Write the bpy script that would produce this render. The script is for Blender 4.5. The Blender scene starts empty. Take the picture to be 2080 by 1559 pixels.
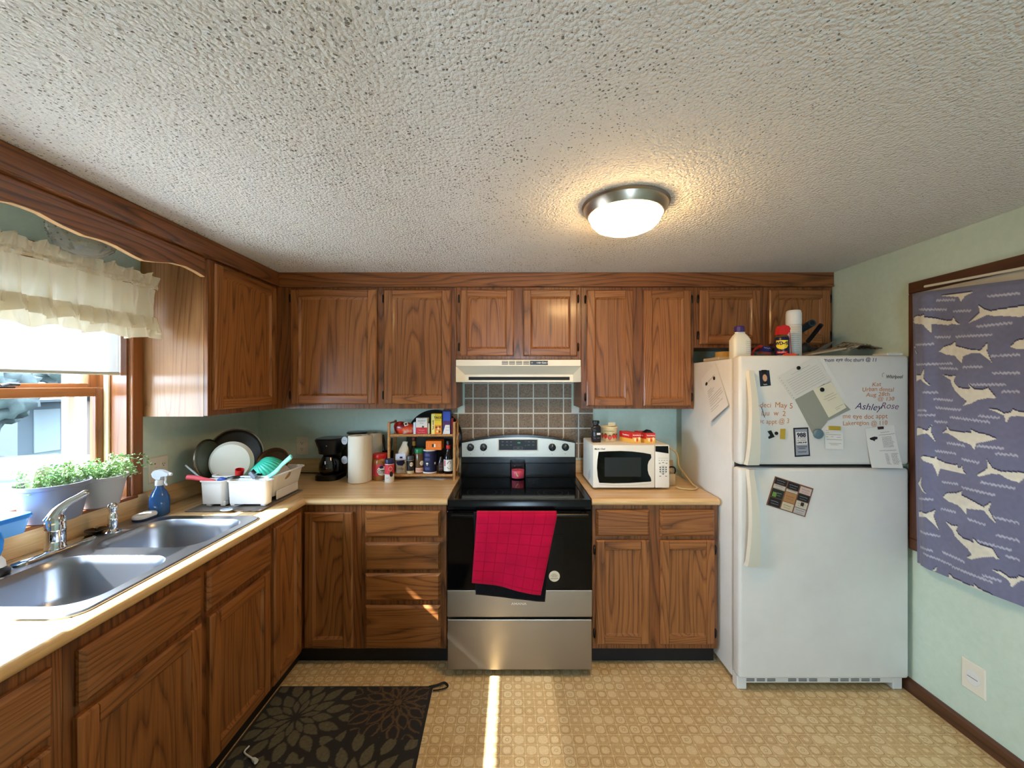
import bpy, bmesh, math, random
from mathutils import Vector, Matrix, noise
random.seed(7)
scn = bpy.context.scene
C = scn.collection
PI = math.pi

# ------------------------------------------------------------------ camera
K = 830.0; CX = 1040.0; CY = 780.0; H = 1.53          # focal length in pixels of the 2080 frame, eye height
cam = bpy.data.objects.new('camera', bpy.data.cameras.new('camera'))
C.objects.link(cam)
cam.location = (0, 0, H); cam.rotation_euler = (PI/2, 0, 0)
cam.data.sensor_width = 36.0; cam.data.lens = K/2080*36.0
cam.data.clip_start = 0.05; cam.data.clip_end = 200
scn.camera = cam

# ------------------------------------------------------------------ world, sun, exposure
w = bpy.data.worlds.new('sky'); scn.world = w; w.use_nodes = True
bg = w.node_tree.nodes['Background']
bg.inputs[0].default_value = (0.64, 0.83, 1.0, 1); bg.inputs[1].default_value = 32.0
sl = bpy.data.lights.new('sun', 'SUN'); sl.energy = 38; sl.angle = math.radians(0.6); sl.color = (1, 0.96, 0.90)
sun = bpy.data.objects.new('sun', sl); C.objects.link(sun)
sun.rotation_euler = Vector((1.0, 0.30, -0.91)).to_track_quat('-Z', 'Y').to_euler()
def portal(name, loc, rot, sx, sy):
    l = bpy.data.lights.new(name, 'AREA'); l.shape = 'RECTANGLE'; l.size = sx; l.size_y = sy
    l.cycles.is_portal = True
    o = bpy.data.objects.new(name, l); C.objects.link(o); o.location = loc; o.rotation_euler = rot
    return o
portal('window_portal', (-1.93, 1.27, 1.51), (0, -PI/2, 0), 1.02, 1.26)
portal('fill_door_portal', (0.20, -3.42, 1.05), (PI/2, 0, 0), 0.60, 2.04)
scn.view_settings.view_transform = 'Standard'
scn.view_settings.look = 'None'
scn.view_settings.gamma = 1.0
scn.view_settings.use_curve_mapping = False
scn.view_settings.exposure = 0.16
scn.cycles.max_bounces = 8; scn.cycles.diffuse_bounces = 4; scn.cycles.glossy_bounces = 4
scn.cycles.transparent_max_bounces = 12; scn.cycles.sample_clamp_indirect = 8.0

# ------------------------------------------------------------------ room dimensions (metres)
XL = -1.77; XR = 1.985; YB = 2.85; ZC = 2.218; YF = -3.4
CT = 0.914                                             # worktop height

# points of the place from where they stand in the photograph, on a plane whose distance is known
def at_y(px, py, Y): return Vector(((px-CX)*Y/K, Y, H-(py-CY)*Y/K))
def at_x(px, py, X):
    Y = X*K/(px-CX); return Vector((X, Y, H-(py-CY)*Y/K))
def at_z(px, py, Z):
    Y = (H-Z)*K/(py-CY); return Vector(((px-CX)*Y/K, Y, Z))

# ------------------------------------------------------------------ materials
MATS = {}
def lin(c):
    f = lambda v: (v/12.92 if v <= 0.04045 else ((v+0.055)/1.055)**2.4)
    return tuple(f(v/255.0) for v in c)
def P(name, rgb, rough=0.5, metal=0.0, spec=0.5, coat=0.0, trans=0.0, emit=None, es=0.0, alpha=1.0, sheen=0.0, ior=1.45):
    if name in MATS: return MATS[name]
    m = bpy.data.materials.new(name); m.use_nodes = True
    b = m.node_tree.nodes['Principled BSDF']
    b.inputs['Base Color'].default_value = (*lin(rgb), 1)
    b.inputs['Roughness'].default_value = rough; b.inputs['Metallic'].default_value = metal
    b.inputs['Specular IOR Level'].default_value = spec; b.inputs['Coat Weight'].default_value = coat
    b.inputs['Coat Roughness'].default_value = 0.15
    b.inputs['Transmission Weight'].default_value = trans; b.inputs['IOR'].default_value = ior
    b.inputs['Sheen Weight'].default_value = sheen
    if emit: 
        b.inputs['Emission Color'].default_value = (*lin(emit), 1); b.inputs['Emission Strength'].default_value = es
    MATS[name] = m
    return m
class N:
    """small helper for building node trees"""
    def __init__(s, m):
        s.m = m; s.t = m.node_tree; s.L = s.t.links; s.b = s.t.nodes.get('Principled BSDF')
    def n(s, typ, **kw):
        nd = s.t.nodes.new(typ)
        for k, v in kw.items(): setattr(nd, k, v)
        return nd
    def val(s, sock, v):
        if isinstance(v, bpy.types.NodeSocket): s.L.new(v, sock)
        elif v is not None: sock.default_value = v
    def math(s, op, a, b=None, c=None):
        nd = s.n('ShaderNodeMath', operation=op)
        for i, v in enumerate((a, b, c)):
            if v is not None: s.val(nd.inputs[i], v)
        return nd.outputs[0]
    def vm(s, op, a, b=None, scale=None):
        nd = s.n('ShaderNodeVectorMath', operation=op)
        s.val(nd.inputs[0], a)
        if b is not None: s.val(nd.inputs[1], b)
        if scale is not None: s.val(nd.inputs['Scale'], scale)
        return nd.outputs['Value'] if op in ('LENGTH', 'DISTANCE', 'DOT_PRODUCT') else nd.outputs[0]
    def noise(s, vec, scale, detail=2.0, rough=0.5, dist=0.0, col=False):
        nd = s.n('ShaderNodeTexNoise'); s.val(nd.inputs['Vector'], vec)
        nd.inputs['Scale'].default_value = scale; nd.inputs['Detail'].default_value = detail
        nd.inputs['Roughness'].default_value = rough; nd.inputs['Distortion'].default_value = dist
        return nd.outputs['Color' if col else 'Fac']
    def ramp(s, fac, stops):
        nd = s.n('ShaderNodeValToRGB'); s.val(nd.inputs[0], fac)
        e = nd.color_ramp.elements
        while len(e) < len(stops): e.new(0.5)
        for i, (p, c) in enumerate(stops):
            e[i].position = p; e[i].color = (*c, 1) if len(c) == 3 else c
        return nd.outputs[0]
    def mix(s, fac, a, b, blend='MIX'):
        nd = s.n('ShaderNodeMix', data_type='RGBA', blend_type=blend)
        s.val(nd.inputs[0], fac)
        s.val(nd.inputs[6], a if isinstance(a, bpy.types.NodeSocket) else (*a, 1))
        s.val(nd.inputs[7], b if isinstance(b, bpy.types.NodeSocket) else (*b, 1))
        return nd.outputs[2]
    def obj(s):
        return s.n('ShaderNodeTexCoord').outputs['Object']
    def rnd(s):
        return s.n('ShaderNodeObjectInfo').outputs['Random']
    def uv(s):
        return s.n('ShaderNodeTexCoord').outputs['UV']
    def bump(s, h, strength=0.3, dist=0.002):
        nd = s.n('ShaderNodeBump'); nd.inputs['Strength'].default_value = strength
        nd.inputs['Distance'].default_value = dist; s.val(nd.inputs['Height'], h)
        s.L.new(nd.outputs[0], s.b.inputs['Normal'])
    def color(s, c): s.L.new(c, s.b.inputs['Base Color'])

def make_wood(name, axis, light, dark, deep, rough=0.38, rings=21.0, coat=0.25):
    m = P(name, light, rough, coat=coat); k = N(m)
    r = k.vm('SCALE', k.n('ShaderNodeCombineXYZ').outputs[0], scale=1.0)
    o = k.obj(); rn = k.rnd()
    cmb = k.n('ShaderNodeCombineXYZ')
    for i, f in enumerate((7.3, 11.1, 5.7)): k.val(cmb.inputs[i], k.math('MULTIPLY', rn, f))
    p = k.vm('ADD', o, cmb.outputs[0])
    along = [1.0, 1.0, 1.0]; along[axis] = 0.085
    pl = k.vm('MULTIPLY', p, Vector(along))
    n1 = k.noise(pl, 6.0, 1.5, 0.40)
    g = k.math('FRACT', k.math('MULTIPLY', n1, rings))
    g = k.ramp(g, [(0.0, (0.0,)*3), (0.22, (0.72,)*3), (0.80, (1,)*3), (1.0, (0.30,)*3)])
    fine = [1.0, 1.0, 1.0]; fine[axis] = 0.028
    n2 = k.noise(k.vm('MULTIPLY', p, Vector(fine)), 190.0, 2.0, 0.6)
    n3 = k.noise(pl, 26.0, 3.0, 0.6)
    f = k.math('ADD', k.math('MULTIPLY', g, 0.42), k.math('MULTIPLY', n2, 0.66))
    f = k.math('ADD', f, k.math('MULTIPLY', k.math('SUBTRACT', n3, 0.5), 0.25))
    col = k.ramp(f, [(0.18, lin(deep)), (0.42, lin(dark)), (0.80, lin(light))])
    tone = k.math('ADD', k.math('MULTIPLY', rn, 0.22), 0.87)
    col = k.vm('SCALE', col, scale=tone)
    k.color(col)
    k.bump(f, 0.10, 0.0015)
    return m
OAK_L, OAK_D, OAK_K = (160, 102, 54), (120, 71, 34), (56, 30, 13)
WX = make_wood('oak_grain_x', 0, OAK_L, OAK_D, OAK_K)
WY = make_wood('oak_grain_y', 1, OAK_L, OAK_D, OAK_K)
WZ = make_wood('oak_grain_z', 2, OAK_L, OAK_D, OAK_K)
FR = make_wood('oak_frame', 2, (140, 84, 42), (92, 52, 24), (50, 26, 11))
FRX = make_wood('oak_frame_x', 0, (140, 84, 42), (92, 52, 24), (50, 26, 11))
FRY = make_wood('oak_frame_y', 1, (140, 84, 42), (92, 52, 24), (50, 26, 11))
SIDE = make_wood('oak_side_panel', 2, (158, 112, 70), (132, 88, 50), (84, 50, 24), rings=16)
TRIMZ = make_wood('window_wood_z', 2, (142, 84, 42), (120, 68, 32), (86, 46, 20), rings=6)
TRIMY = make_wood('window_wood_y', 1, (142, 84, 42), (120, 68, 32), (86, 46, 20), rings=6)
DARKY = make_wood('dark_trim_y', 1, (92, 56, 34), (70, 40, 24), (46, 25, 14), rings=5)
DARKZ = make_wood('dark_trim_z', 2, (92, 56, 34), (70, 40, 24), (46, 25, 14), rings=5)
TOE = P('toe_kick_black', (26, 20, 18), 0.7)

def make_laminate(name, axis):
    m = P(name, (205, 168, 118), 0.32, coat=0.15); k = N(m)
    p = k.obj(); a = [1.0, 1.0, 1.0]; a[axis] = 0.05
    n1 = k.noise(k.vm('MULTIPLY', p, Vector(a)), 42.0, 3.0, 0.6)
    n2 = k.noise(k.vm('MULTIPLY', p, Vector(a)), 230.0, 2.0, 0.6)
    n3 = k.noise(p, 900.0, 1.0)
    f = k.math('ADD', k.math('MULTIPLY', n1, 0.7), k.math('MULTIPLY', n2, 0.3))
    col = k.ramp(f, [(0.28, lin((190, 146, 94))), (0.5, lin((222, 184, 130))), (0.72, lin((238, 208, 162)))])
    k.color(k.mix(k.math('MULTIPLY', n3, 0.12), col, lin((140, 100, 60))))
    return m
LAMX = make_laminate('laminate_grain_x', 0)
LAMY = make_laminate('laminate_grain_y', 1)

def make_wall():
    m = P('mint_wall_paint', (188, 203, 186), 0.62, spec=0.3); k = N(m); p = k.obj()
    n1 = k.noise(p, 2.2, 4.0, 0.6); n2 = k.noise(p, 30.0, 4.0, 0.7); n3 = k.noise(p, 160.0, 2.0)
    f = k.math('ADD', k.math('MULTIPLY', n1, 0.55), k.math('MULTIPLY', n2, 0.45))
    k.color(k.ramp(f, [(0.3, lin((194, 212, 196))), (0.7, lin((212, 228, 214)))]))
    k.bump(n3, 0.12, 0.001)
    return m
WALL = make_wall()

def make_ceiling():
    m = P('popcorn_ceiling', (226, 222, 214), 0.85, spec=0.15); k = N(m); p = k.obj()
    v = k.n('ShaderNodeTexVoronoi'); k.val(v.inputs['Vector'], k.vm('ADD', p, k.vm('SCALE', k.noise(p, 60.0, 2.0, col=True), scale=0.012)))
    v.inputs['Scale'].default_value = 95.0
    h = k.math('SUBTRACT', 1.0, v.outputs['Distance'])
    n = k.noise(p, 130.0, 3.0, 0.6)
    hh = k.math('ADD', k.math('MULTIPLY', h, 0.9), k.math('MULTIPLY', n, 0.8))
    # pits between the splatter, their shade painted as dark colour, with some blank patches
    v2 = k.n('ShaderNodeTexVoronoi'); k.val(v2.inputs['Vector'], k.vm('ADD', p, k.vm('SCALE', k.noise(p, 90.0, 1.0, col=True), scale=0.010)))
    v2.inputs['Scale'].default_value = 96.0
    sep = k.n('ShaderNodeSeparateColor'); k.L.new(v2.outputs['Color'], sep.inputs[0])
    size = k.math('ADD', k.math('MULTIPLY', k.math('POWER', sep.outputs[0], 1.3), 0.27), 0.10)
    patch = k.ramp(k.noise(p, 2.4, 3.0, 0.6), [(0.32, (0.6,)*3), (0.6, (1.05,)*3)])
    sx = k.n('ShaderNodeSeparateXYZ'); k.L.new(p, sx.inputs[0])          # painted pits fade to the right, imitating how light hides them there
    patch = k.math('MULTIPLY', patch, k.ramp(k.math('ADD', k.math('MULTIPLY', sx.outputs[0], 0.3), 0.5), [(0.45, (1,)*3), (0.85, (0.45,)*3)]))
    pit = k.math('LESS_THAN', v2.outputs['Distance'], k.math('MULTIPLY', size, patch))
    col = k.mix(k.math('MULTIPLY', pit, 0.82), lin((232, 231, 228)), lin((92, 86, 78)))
    k.color(col)
    k.bump(k.math('SUBTRACT', hh, k.math('MULTIPLY', pit, 0.8)), 1.0, 0.007)
    return m
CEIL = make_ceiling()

def make_floor():
    m = P('patterned_vinyl', (176, 140, 88), 0.34, spec=0.45); k = N(m); p = k.obj()
    q = k.vm('SCALE', p, scale=1/0.0515)
    cell = k.vm('FLOOR', q); f = k.vm('SUBTRACT', k.vm('FRACTION', q), Vector((0.5, 0.5, 0.5)))
    sx = k.n('ShaderNodeSeparateXYZ'); k.L.new(f, sx.inputs[0])
    ax = k.math('ABSOLUTE', sx.outputs[0]); ay = k.math('ABSOLUTE', sx.outputs[1])
    cc = k.n('ShaderNodeSeparateXYZ'); k.L.new(cell, cc.inputs[0])
    cv = k.n('ShaderNodeCombineXYZ'); k.L.new(cc.outputs[0], cv.inputs[0]); k.L.new(cc.outputs[1], cv.inputs[1])
    wn = k.n('ShaderNodeTexWhiteNoise'); k.L.new(cv.outputs[0], wn.inputs['Vector'])
    rn = wn.outputs['Value']
    # superellipse radius: round to square-ish blobs
    r = k.math('POWER', k.math('ADD', k.math('POWER', ax, 2.6), k.math('POWER', ay, 2.6)), 1/2.6)
    mot = k.noise(p, 190.0, 3.0, 0.65)
    mot2 = k.noise(p, 55.0, 3.0, 0.6)
    r = k.math('ADD', r, k.math('MULTIPLY', k.math('SUBTRACT', mot2, 0.5), 0.06))
    rad = k.math('ADD', 0.17, k.math('MULTIPLY', k.math('FLOOR', k.math('MULTIPLY', rn, 3.0)), 0.105))
    blob = k.ramp(k.math('SUBTRACT', r, rad), [(0.0, (1,)*3), (0.03, (0,)*3)])
    ring = k.math('LESS_THAN', k.math('ABSOLUTE', k.math('SUBTRACT', r, 0.42)), 0.018)
    ring2 = k.math('MULTIPLY', k.math('LESS_THAN', k.math('ABSOLUTE', k.math('SUBTRACT', r, 0.13)), 0.02), k.math('GREATER_THAN', rn, 0.72))
    ring = k.math('MULTIPLY', k.math('ADD', ring, ring2), k.math('GREATER_THAN', k.math('FRACT', k.math('MULTIPLY', rn, 7.0)), 0.45))
    grout = k.math('GREATER_THAN', k.math('MAXIMUM', ax, ay), 0.478)
    dot = k.math('GREATER_THAN', k.math('MINIMUM', ax, ay), 0.445)
    base = k.ramp(mot, [(0.3, lin((190, 156, 106))), (0.7, lin((216, 186, 138)))])
    lightc = k.ramp(mot, [(0.3, lin((216, 190, 142))), (0.7, lin((234, 212, 168)))])
    col = k.mix(blob, base, lightc)
    col = k.mix(k.math('MULTIPLY', ring, 0.6), col, lin((136, 102, 62)))
    col = k.mix(k.math('MULTIPLY', grout, 0.75), col, lin((230, 204, 154)))
    col = k.mix(k.math('MULTIPLY', dot, 0.9), col, lin((242, 220, 176)))
    k.color(col)
    k.bump(k.math('SUBTRACT', k.math('MULTIPLY', mot, 0.4), grout), 0.10, 0.001)
    return m
FLOOR = make_floor()

def make_fridge():
    m = P('fridge_white_enamel', (222, 221, 216), 0.30, spec=0.5); k = N(m); p = k.obj()
    k.bump(k.noise(p, 420.0, 2.0, 0.5), 0.10, 0.0008)
    n = k.noise(p, 3.0, 4.0, 0.6)
    k.color(k.ramp(n, [(0.3, lin((216, 214, 208))), (0.7, lin((228, 227, 222)))]))
    return m
FRIDGE = make_fridge()

def make_steel(name, axis, rgb=(196, 190, 180), rough=0.30):
    m = P(name, rgb, rough, metal=1.0); k = N(m); p = k.obj(); a = [1.0]*3; a[axis] = 0.01
    n = k.noise(k.vm('MULTIPLY', p, Vector(a)), 600.0, 2.0)
    k.L.new(k.math('ADD', k.math('MULTIPLY', n, 0.16), rough-0.08), k.b.inputs['Roughness'])
    k.bump(n, 0.05, 0.0005)
    return m
STEELX = make_steel('brushed_steel', 0, (158, 150, 138), 0.36)
SINK = make_steel('sink_steel', 1, (158, 162, 170), 0.32)
NICKEL = P('brushed_nickel', (176, 166, 154), 0.32, metal=1.0)
CHROME = P('chrome', (225, 228, 232), 0.05, metal=1.0)
BLACKG = P('black_glass', (5, 5, 6), 0.07, spec=0.28)
BLACKE = P('black_enamel', (8, 8, 9), 0.20, spec=0.35)
BLACKP = P('black_plastic', (16, 16, 17), 0.30)
BLACKM = P('black_matte', (14, 14, 14), 0.6)
WHITE = P('white_plastic', (228, 228, 224), 0.35)
WHITEP = P('white_paper', (226, 224, 218), 0.75)
CREAM = P('cream_enamel', (242, 236, 218), 0.32)
IVORY = P('ivory_plate', (232, 226, 210), 0.4)
INK = P('black_ink', (22, 22, 24), 0.7)
GREYINK = P('grey_ink', (88, 86, 84), 0.8)
RED = P('red_plastic', (190, 24, 24), 0.3)
NAVY = P('navy_print', (24, 28, 74), 0.4)

def make_glass(name, tint=(1, 1, 1), gl=0.08):
    m = bpy.data.materials.new(name); m.use_nodes = True; t = m.node_tree
    for n in list(t.nodes): t.nodes.remove(n)
    out = t.nodes.new('ShaderNodeOutputMaterial'); mx = t.nodes.new('ShaderNodeMixShader')
    tr = t.nodes.new('ShaderNodeBsdfTransparent'); gs = t.nodes.new('ShaderNodeBsdfGlossy')
    fr = t.nodes.new('ShaderNodeLayerWeight'); fr.inputs[0].default_value = 0.12
    ad = t.nodes.new('ShaderNodeMath'); ad.operation = 'MULTIPLY'; ad.inputs[1].default_value = gl*8
    tr.inputs[0].default_value = (*tint, 1); gs.inputs['Roughness'].default_value = 0.02
    t.links.new(fr.outputs['Fresnel'], ad.inputs[0]); t.links.new(ad.outputs[0], mx.inputs[0])
    t.links.new(tr.outputs[0], mx.inputs[1]); t.links.new(gs.outputs[0], mx.inputs[2]); t.links.new(mx.outputs[0], out.inputs[0])
    return m
GLASS = make_glass('window_glass', (0.96, 0.98, 1.0), 0.06)
JAR = make_glass('jar_glass', (0.93, 0.93, 0.93), 0.16)

def make_cloth(name, rgb, transl=0.4, tcol=None):
    m = bpy.data.materials.new(name); m.use_nodes = True; t = m.node_tree
    for n in list(t.nodes): t.nodes.remove(n)
    out = t.nodes.new('ShaderNodeOutputMaterial'); mx = t.nodes.new('ShaderNodeMixShader')
    d = t.nodes.new('ShaderNodeBsdfDiffuse'); tr = t.nodes.new('ShaderNodeBsdfTranslucent')
    d.inputs[0].default_value = (*lin(rgb), 1); tr.inputs[0].default_value = (*lin(tcol or rgb), 1)
    mx.inputs[0].default_value = transl
    t.links.new(d.outputs[0], mx.inputs[1]); t.links.new(tr.outputs[0], mx.inputs[2]); t.links.new(mx.outputs[0], out.inputs[0])
    return m
def make_sheer(name, rgb, transl, clear):
    m = make_cloth(name, rgb, transl); t = m.node_tree
    out = [n for n in t.nodes if n.type == 'OUTPUT_MATERIAL'][0]; src = out.inputs[0].links[0].from_socket
    mx = t.nodes.new('ShaderNodeMixShader'); tr = t.nodes.new('ShaderNodeBsdfTransparent'); mx.inputs[0].default_value = clear
    t.links.new(src, mx.inputs[1]); t.links.new(tr.outputs[0], mx.inputs[2]); t.links.new(mx.outputs[0], out.inputs[0])
    return m
CURTAIN = make_sheer('cream_sheer', (232, 222, 198), 0.22, 0.05)
SHADE = make_sheer('roller_shade_fabric', (228, 232, 232), 0.28, 0.20)

# ------------------------------------------------------------------ geometry helpers
class G:
    """collects faces; build() links them as one mesh object"""
    def __init__(s): s.v = []; s.f = []; s.mi = []; s.uv = None; s.col = None
    def add(s, vf, mat=0, M=None):
        vs, fs = vf; o = len(s.v)
        s.v += [tuple(M @ Vector(p)) for p in vs] if M is not None else [tuple(p) for p in vs]
        s.f += [tuple(i+o for i in f) for f in fs]; s.mi += [mat]*len(fs)
        return s
def box(x0, x1, y0, y1, z0, z1, b=0.0, seg=1):
    x0, x1 = min(x0, x1), max(x0, x1); y0, y1 = min(y0, y1), max(y0, y1); z0, z1 = min(z0, z1), max(z0, z1)
    if b <= 0:
        v = [(x, y, z) for z in (z0, z1) for y in (y0, y1) for x in (x0, x1)]
        return v, [(0, 2, 3, 1), (4, 5, 7, 6), (0, 1, 5, 4), (2, 6, 7, 3), (0, 4, 6, 2), (1, 3, 7, 5)]
    bm = bmesh.new(); bmesh.ops.create_cube(bm, size=1)
    for q in bm.verts: q.co = Vector(((x0+x1)/2+q.co.x*(x1-x0), (y0+y1)/2+q.co.y*(y1-y0), (z0+z1)/2+q.co.z*(z1-z0)))
    bmesh.ops.bevel(bm, geom=bm.edges[:], offset=min(b, 0.49*min(x1-x0, y1-y0, z1-z0)), segments=seg, profile=0.5, affect='EDGES')
    bm.verts.index_update()
    r = ([tuple(q.co) for q in bm.verts], [tuple(q.index for q in f.verts) for f in bm.faces]); bm.free()
    return r
def lathe(prof, seg=28, a0=0.0, a1=2*PI, cap0=True, cap1=True, rib=0, ribd=0.0):
    full = abs(a1-a0-2*PI) < 1e-6; n = seg if full else seg+1
    v = []; f = []
    for r, z in prof:
        for i in range(n):
            a = a0+(a1-a0)*i/seg; rr = r*(1+(ribd*math.cos(rib*a) if rib else 0))
            v.append((rr*math.cos(a), rr*math.sin(a), z))
    for j in range(len(prof)-1):
        for i in range(seg):
            k = (i+1) % n
            f.append((j*n+i, j*n+k, (j+1)*n+k, (j+1)*n+i))
    if full and cap0 and prof[0][0] > 1e-6: f.append(tuple(reversed(range(n))))
    if full and cap1 and prof[-1][0] > 1e-6: f.append(tuple((len(prof)-1)*n+i for i in range(n)))
    return v, f
def tube(pts, r, sides=8, cap=True, flat=1.0):
    pts = [Vector(p) for p in pts]; n = len(pts); R = r if isinstance(r, (list, tuple)) else [r]*n
    t0 = (pts[1]-pts[0]).normalized(); u = t0.orthogonal().normalized()
    v = []; f = []
    for i, p in enumerate(pts):
        t = (pts[min(i+1, n-1)]-pts[max(i-1, 0)]).normalized()
        u = (u-t*u.dot(t)).normalized(); q = t.cross(u)
        for k in range(sides):
            a = 2*PI*k/sides; v.append(tuple(p+u*math.cos(a)*R[i]+q*math.sin(a)*R[i]*flat))
    for i in range(n-1):
        for k in range(sides):
            l = (k+1) % sides; f.append((i*sides+k, i*sides+l, (i+1)*sides+l, (i+1)*sides+k))
    if cap: f.append(tuple(reversed(range(sides)))); f.append(tuple((n-1)*sides+k for k in range(sides)))
    return v, f
def smooth_path(pts, n=8):
    pts = [Vector(p) for p in pts]; out = []
    for i in range(len(pts)-1):
        a, b, c, d = pts[max(i-1, 0)], pts[i], pts[i+1], pts[min(i+2, len(pts)-1)]
        for k in range(n):
            t = k/n; out.append(0.5*((2*b)+(c-a)*t+(2*a-5*b+4*c-d)*t*t+(3*b-a-3*c+d)*t**3))
    out.append(pts[-1]); return out
def prism(poly, fn, n0, n1):
    """polygon (u,v) extruded between heights n0 and n1; fn(u,n,v) -> world"""
    m = len(poly)
    v = [tuple(fn(a, n0, b)) for a, b in poly]+[tuple(fn(a, n1, b)) for a, b in poly]
    f = [tuple(range(m)), tuple(reversed(range(m, 2*m)))]
    f += [(i, (i+1) % m, (i+1) % m+m, i+m) for i in range(m)]
    return v, f
def loft(rects, fn, cap0=True):
    """stack of (u0,u1,v0,v1,n) rectangles, last one closed"""
    v = []; f = []
    for u0, u1, v0, v1, n in rects:
        v += [tuple(fn(u0, n, v0)), tuple(fn(u1, n, v0)), tuple(fn(u1, n, v1)), tuple(fn(u0, n, v1))]
    for j in range(len(rects)-1):
        for i in range(4):
            k = (i+1) % 4; f.append((j*4+i, j*4+k, j*4+4+k, j*4+4+i))
    e = (len(rects)-1)*4; f.append((e, e+1, e+2, e+3))
    if cap0: f.append((3, 2, 1, 0))
    return v, f
def grid(nu, nv, fn):
    v = [tuple(fn(i/nu, j/nv)) for j in range(nv+1) for i in range(nu+1)]
    f = [(j*(nu+1)+i, j*(nu+1)+i+1, (j+1)*(nu+1)+i+1, (j+1)*(nu+1)+i) for j in range(nv) for i in range(nu)]
    return v, f
def rrect(x0, x1, y0, y1, r, n=6):
    out = []
    for cx, cy, a in ((x1-r, y1-r, 0), (x0+r, y1-r, 90), (x0+r, y0+r, 180), (x1-r, y0+r, 270)):
        for k in range(n+1):
            t = math.radians(a+90*k/n); out.append((cx+r*math.cos(t), cy+r*math.sin(t)))
    return out
def loops(ls, cap_end=True, cap_start=False):
    m = len(ls[0]); v = [p for l in ls for p in l]; f = []
    for j in range(len(ls)-1):
        for i in range(m):
            k = (i+1) % m; f.append((j*m+i, j*m+k, (j+1)*m+k, (j+1)*m+i))
    if cap_end: f.append(tuple((len(ls)-1)*m+i for i in range(m)))
    if cap_start: f.append(tuple(reversed(range(m))))
    return v, f
def T(x, y, z): return Matrix.Translation((x, y, z))
def Rz(a): return Matrix.Rotation(a, 4, 'Z')
def Rx(a): return Matrix.Rotation(a, 4, 'X')
def Ry(a): return Matrix.Rotation(a, 4, 'Y')
def facing(loc, normal, spin=0.0):
    """matrix that puts local +Z along normal at loc"""
    return T(*loc) @ Vector(normal).to_track_quat('Z', 'Y').to_matrix().to_4x4() @ Rz(spin)

WL = {}                                               # world location of every object
def obj(name, g, mats, parent=None, smooth=None, label=None, fix=True, kind=None):
    if isinstance(g, tuple): g = G().add(g)
    if not isinstance(mats, (list, tuple)): mats = [mats]
    xs = [p[0] for p in g.v]; ys = [p[1] for p in g.v]; zs = [p[2] for p in g.v]
    o0 = Vector(((min(xs)+max(xs))/2, (min(ys)+max(ys))/2, min(zs)))
    me = bpy.data.meshes.new(name)
    me.from_pydata([(p[0]-o0.x, p[1]-o0.y, p[2]-o0.z) for p in g.v], [], g.f)
    for m in mats: me.materials.append(m)
    if len(mats) > 1: me.polygons.foreach_set('material_index', g.mi)
    if g.uv:
        l = me.uv_layers.new(name='UVMap')
        for lp in me.loops: l.data[lp.index].uv = g.uv[lp.vertex_index]
    if g.col:
        ca = me.color_attributes.new('Col', 'FLOAT_COLOR', 'POINT')
        ca.data.foreach_set('color', [c for q in g.col for c in (*q, 1.0)])
    if fix and len(g.f) < 20000:
        bm = bmesh.new(); bm.from_mesh(me); bmesh.ops.recalc_face_normals(bm, faces=bm.faces[:]); bm.to_mesh(me); bm.free()
    if smooth is not None:
        me.shade_smooth()
        if smooth < 180: me.set_sharp_from_angle(angle=math.radians(smooth))
    me.update()
    o = bpy.data.objects.new(name, me); C.objects.link(o)
    WL[o] = o0
    if parent is not None: o.parent = parent; o.location = o0-WL[parent]
    else: o.location = o0
    if label: o['label'] = label
    if kind: o['kind'] = kind
    return o
def thing(name, label, cat, loc, group=None):
    o = bpy.data.objects.new(name, None); C.objects.link(o); o.empty_display_size = 0.05
    o.location = loc; WL[o] = Vector(loc)
    return tag(o, label, cat, group)
def tag(o, label, cat, group=None):
    o['label'] = label; o['category'] = cat
    if group: o['group'] = group
    return o
def struct(o): o['kind'] = 'structure'; return o
def dup(o, delta, parent=None):
    c = o.copy(); C.objects.link(c); WL[c] = WL[o]+Vector(delta)
    if parent is not None: c.parent = parent; c.location = WL[c]-WL[parent]
    else: c.location = WL[c]
    return c

# flat print: polygons, strokes and lettering laid on a surface given by fn(u, v) -> point
def plane(o, U, V):
    o = Vector(o); U = Vector(U); V = Vector(V)
    return lambda u, v: o+U*u+V*v
def wrap(c, r, th):
    """lettering bent round an upright cylinder; th is the direction its front looks in"""
    c = Vector(c)
    def f(u, v): return c+Vector((r*math.cos(th+u/r), r*math.sin(th+u/r), v))
    f.bent = True
    return f
def poly(pts, fn):
    if not getattr(fn, 'bent', False): return [tuple(fn(*p)) for p in pts], [tuple(range(len(pts)))]
    us = [p[0] for p in pts]; a, b = min(us), max(us); n = max(6, int((b-a)/0.0025)); v = []   # follow the curved surface in narrow strips
    for i in range(n+1):
        u = a+(b-a)*(0.002+0.996*i/n); vs = []
        for j in range(len(pts)):
            (u0, v0), (u1, v1) = pts[j], pts[(j+1) % len(pts)]
            if (u0 <= u) != (u1 <= u): vs.append(v0+(v1-v0)*(u-u0)/(u1-u0))
        v += [tuple(fn(u, min(vs))), tuple(fn(u, max(vs)))]
    return v, [(2*i, 2*i+2, 2*i+3, 2*i+1) for i in range(n)]
def quadp(u0, u1, v0, v1, fn, n=1):
    v = []; 
    for i in range(n+1):
        u = u0+(u1-u0)*i/n; v += [tuple(fn(u, v0)), tuple(fn(u, v1))]
    return v, [(2*i, 2*i+2, 2*i+3, 2*i+1) for i in range(n)]
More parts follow.
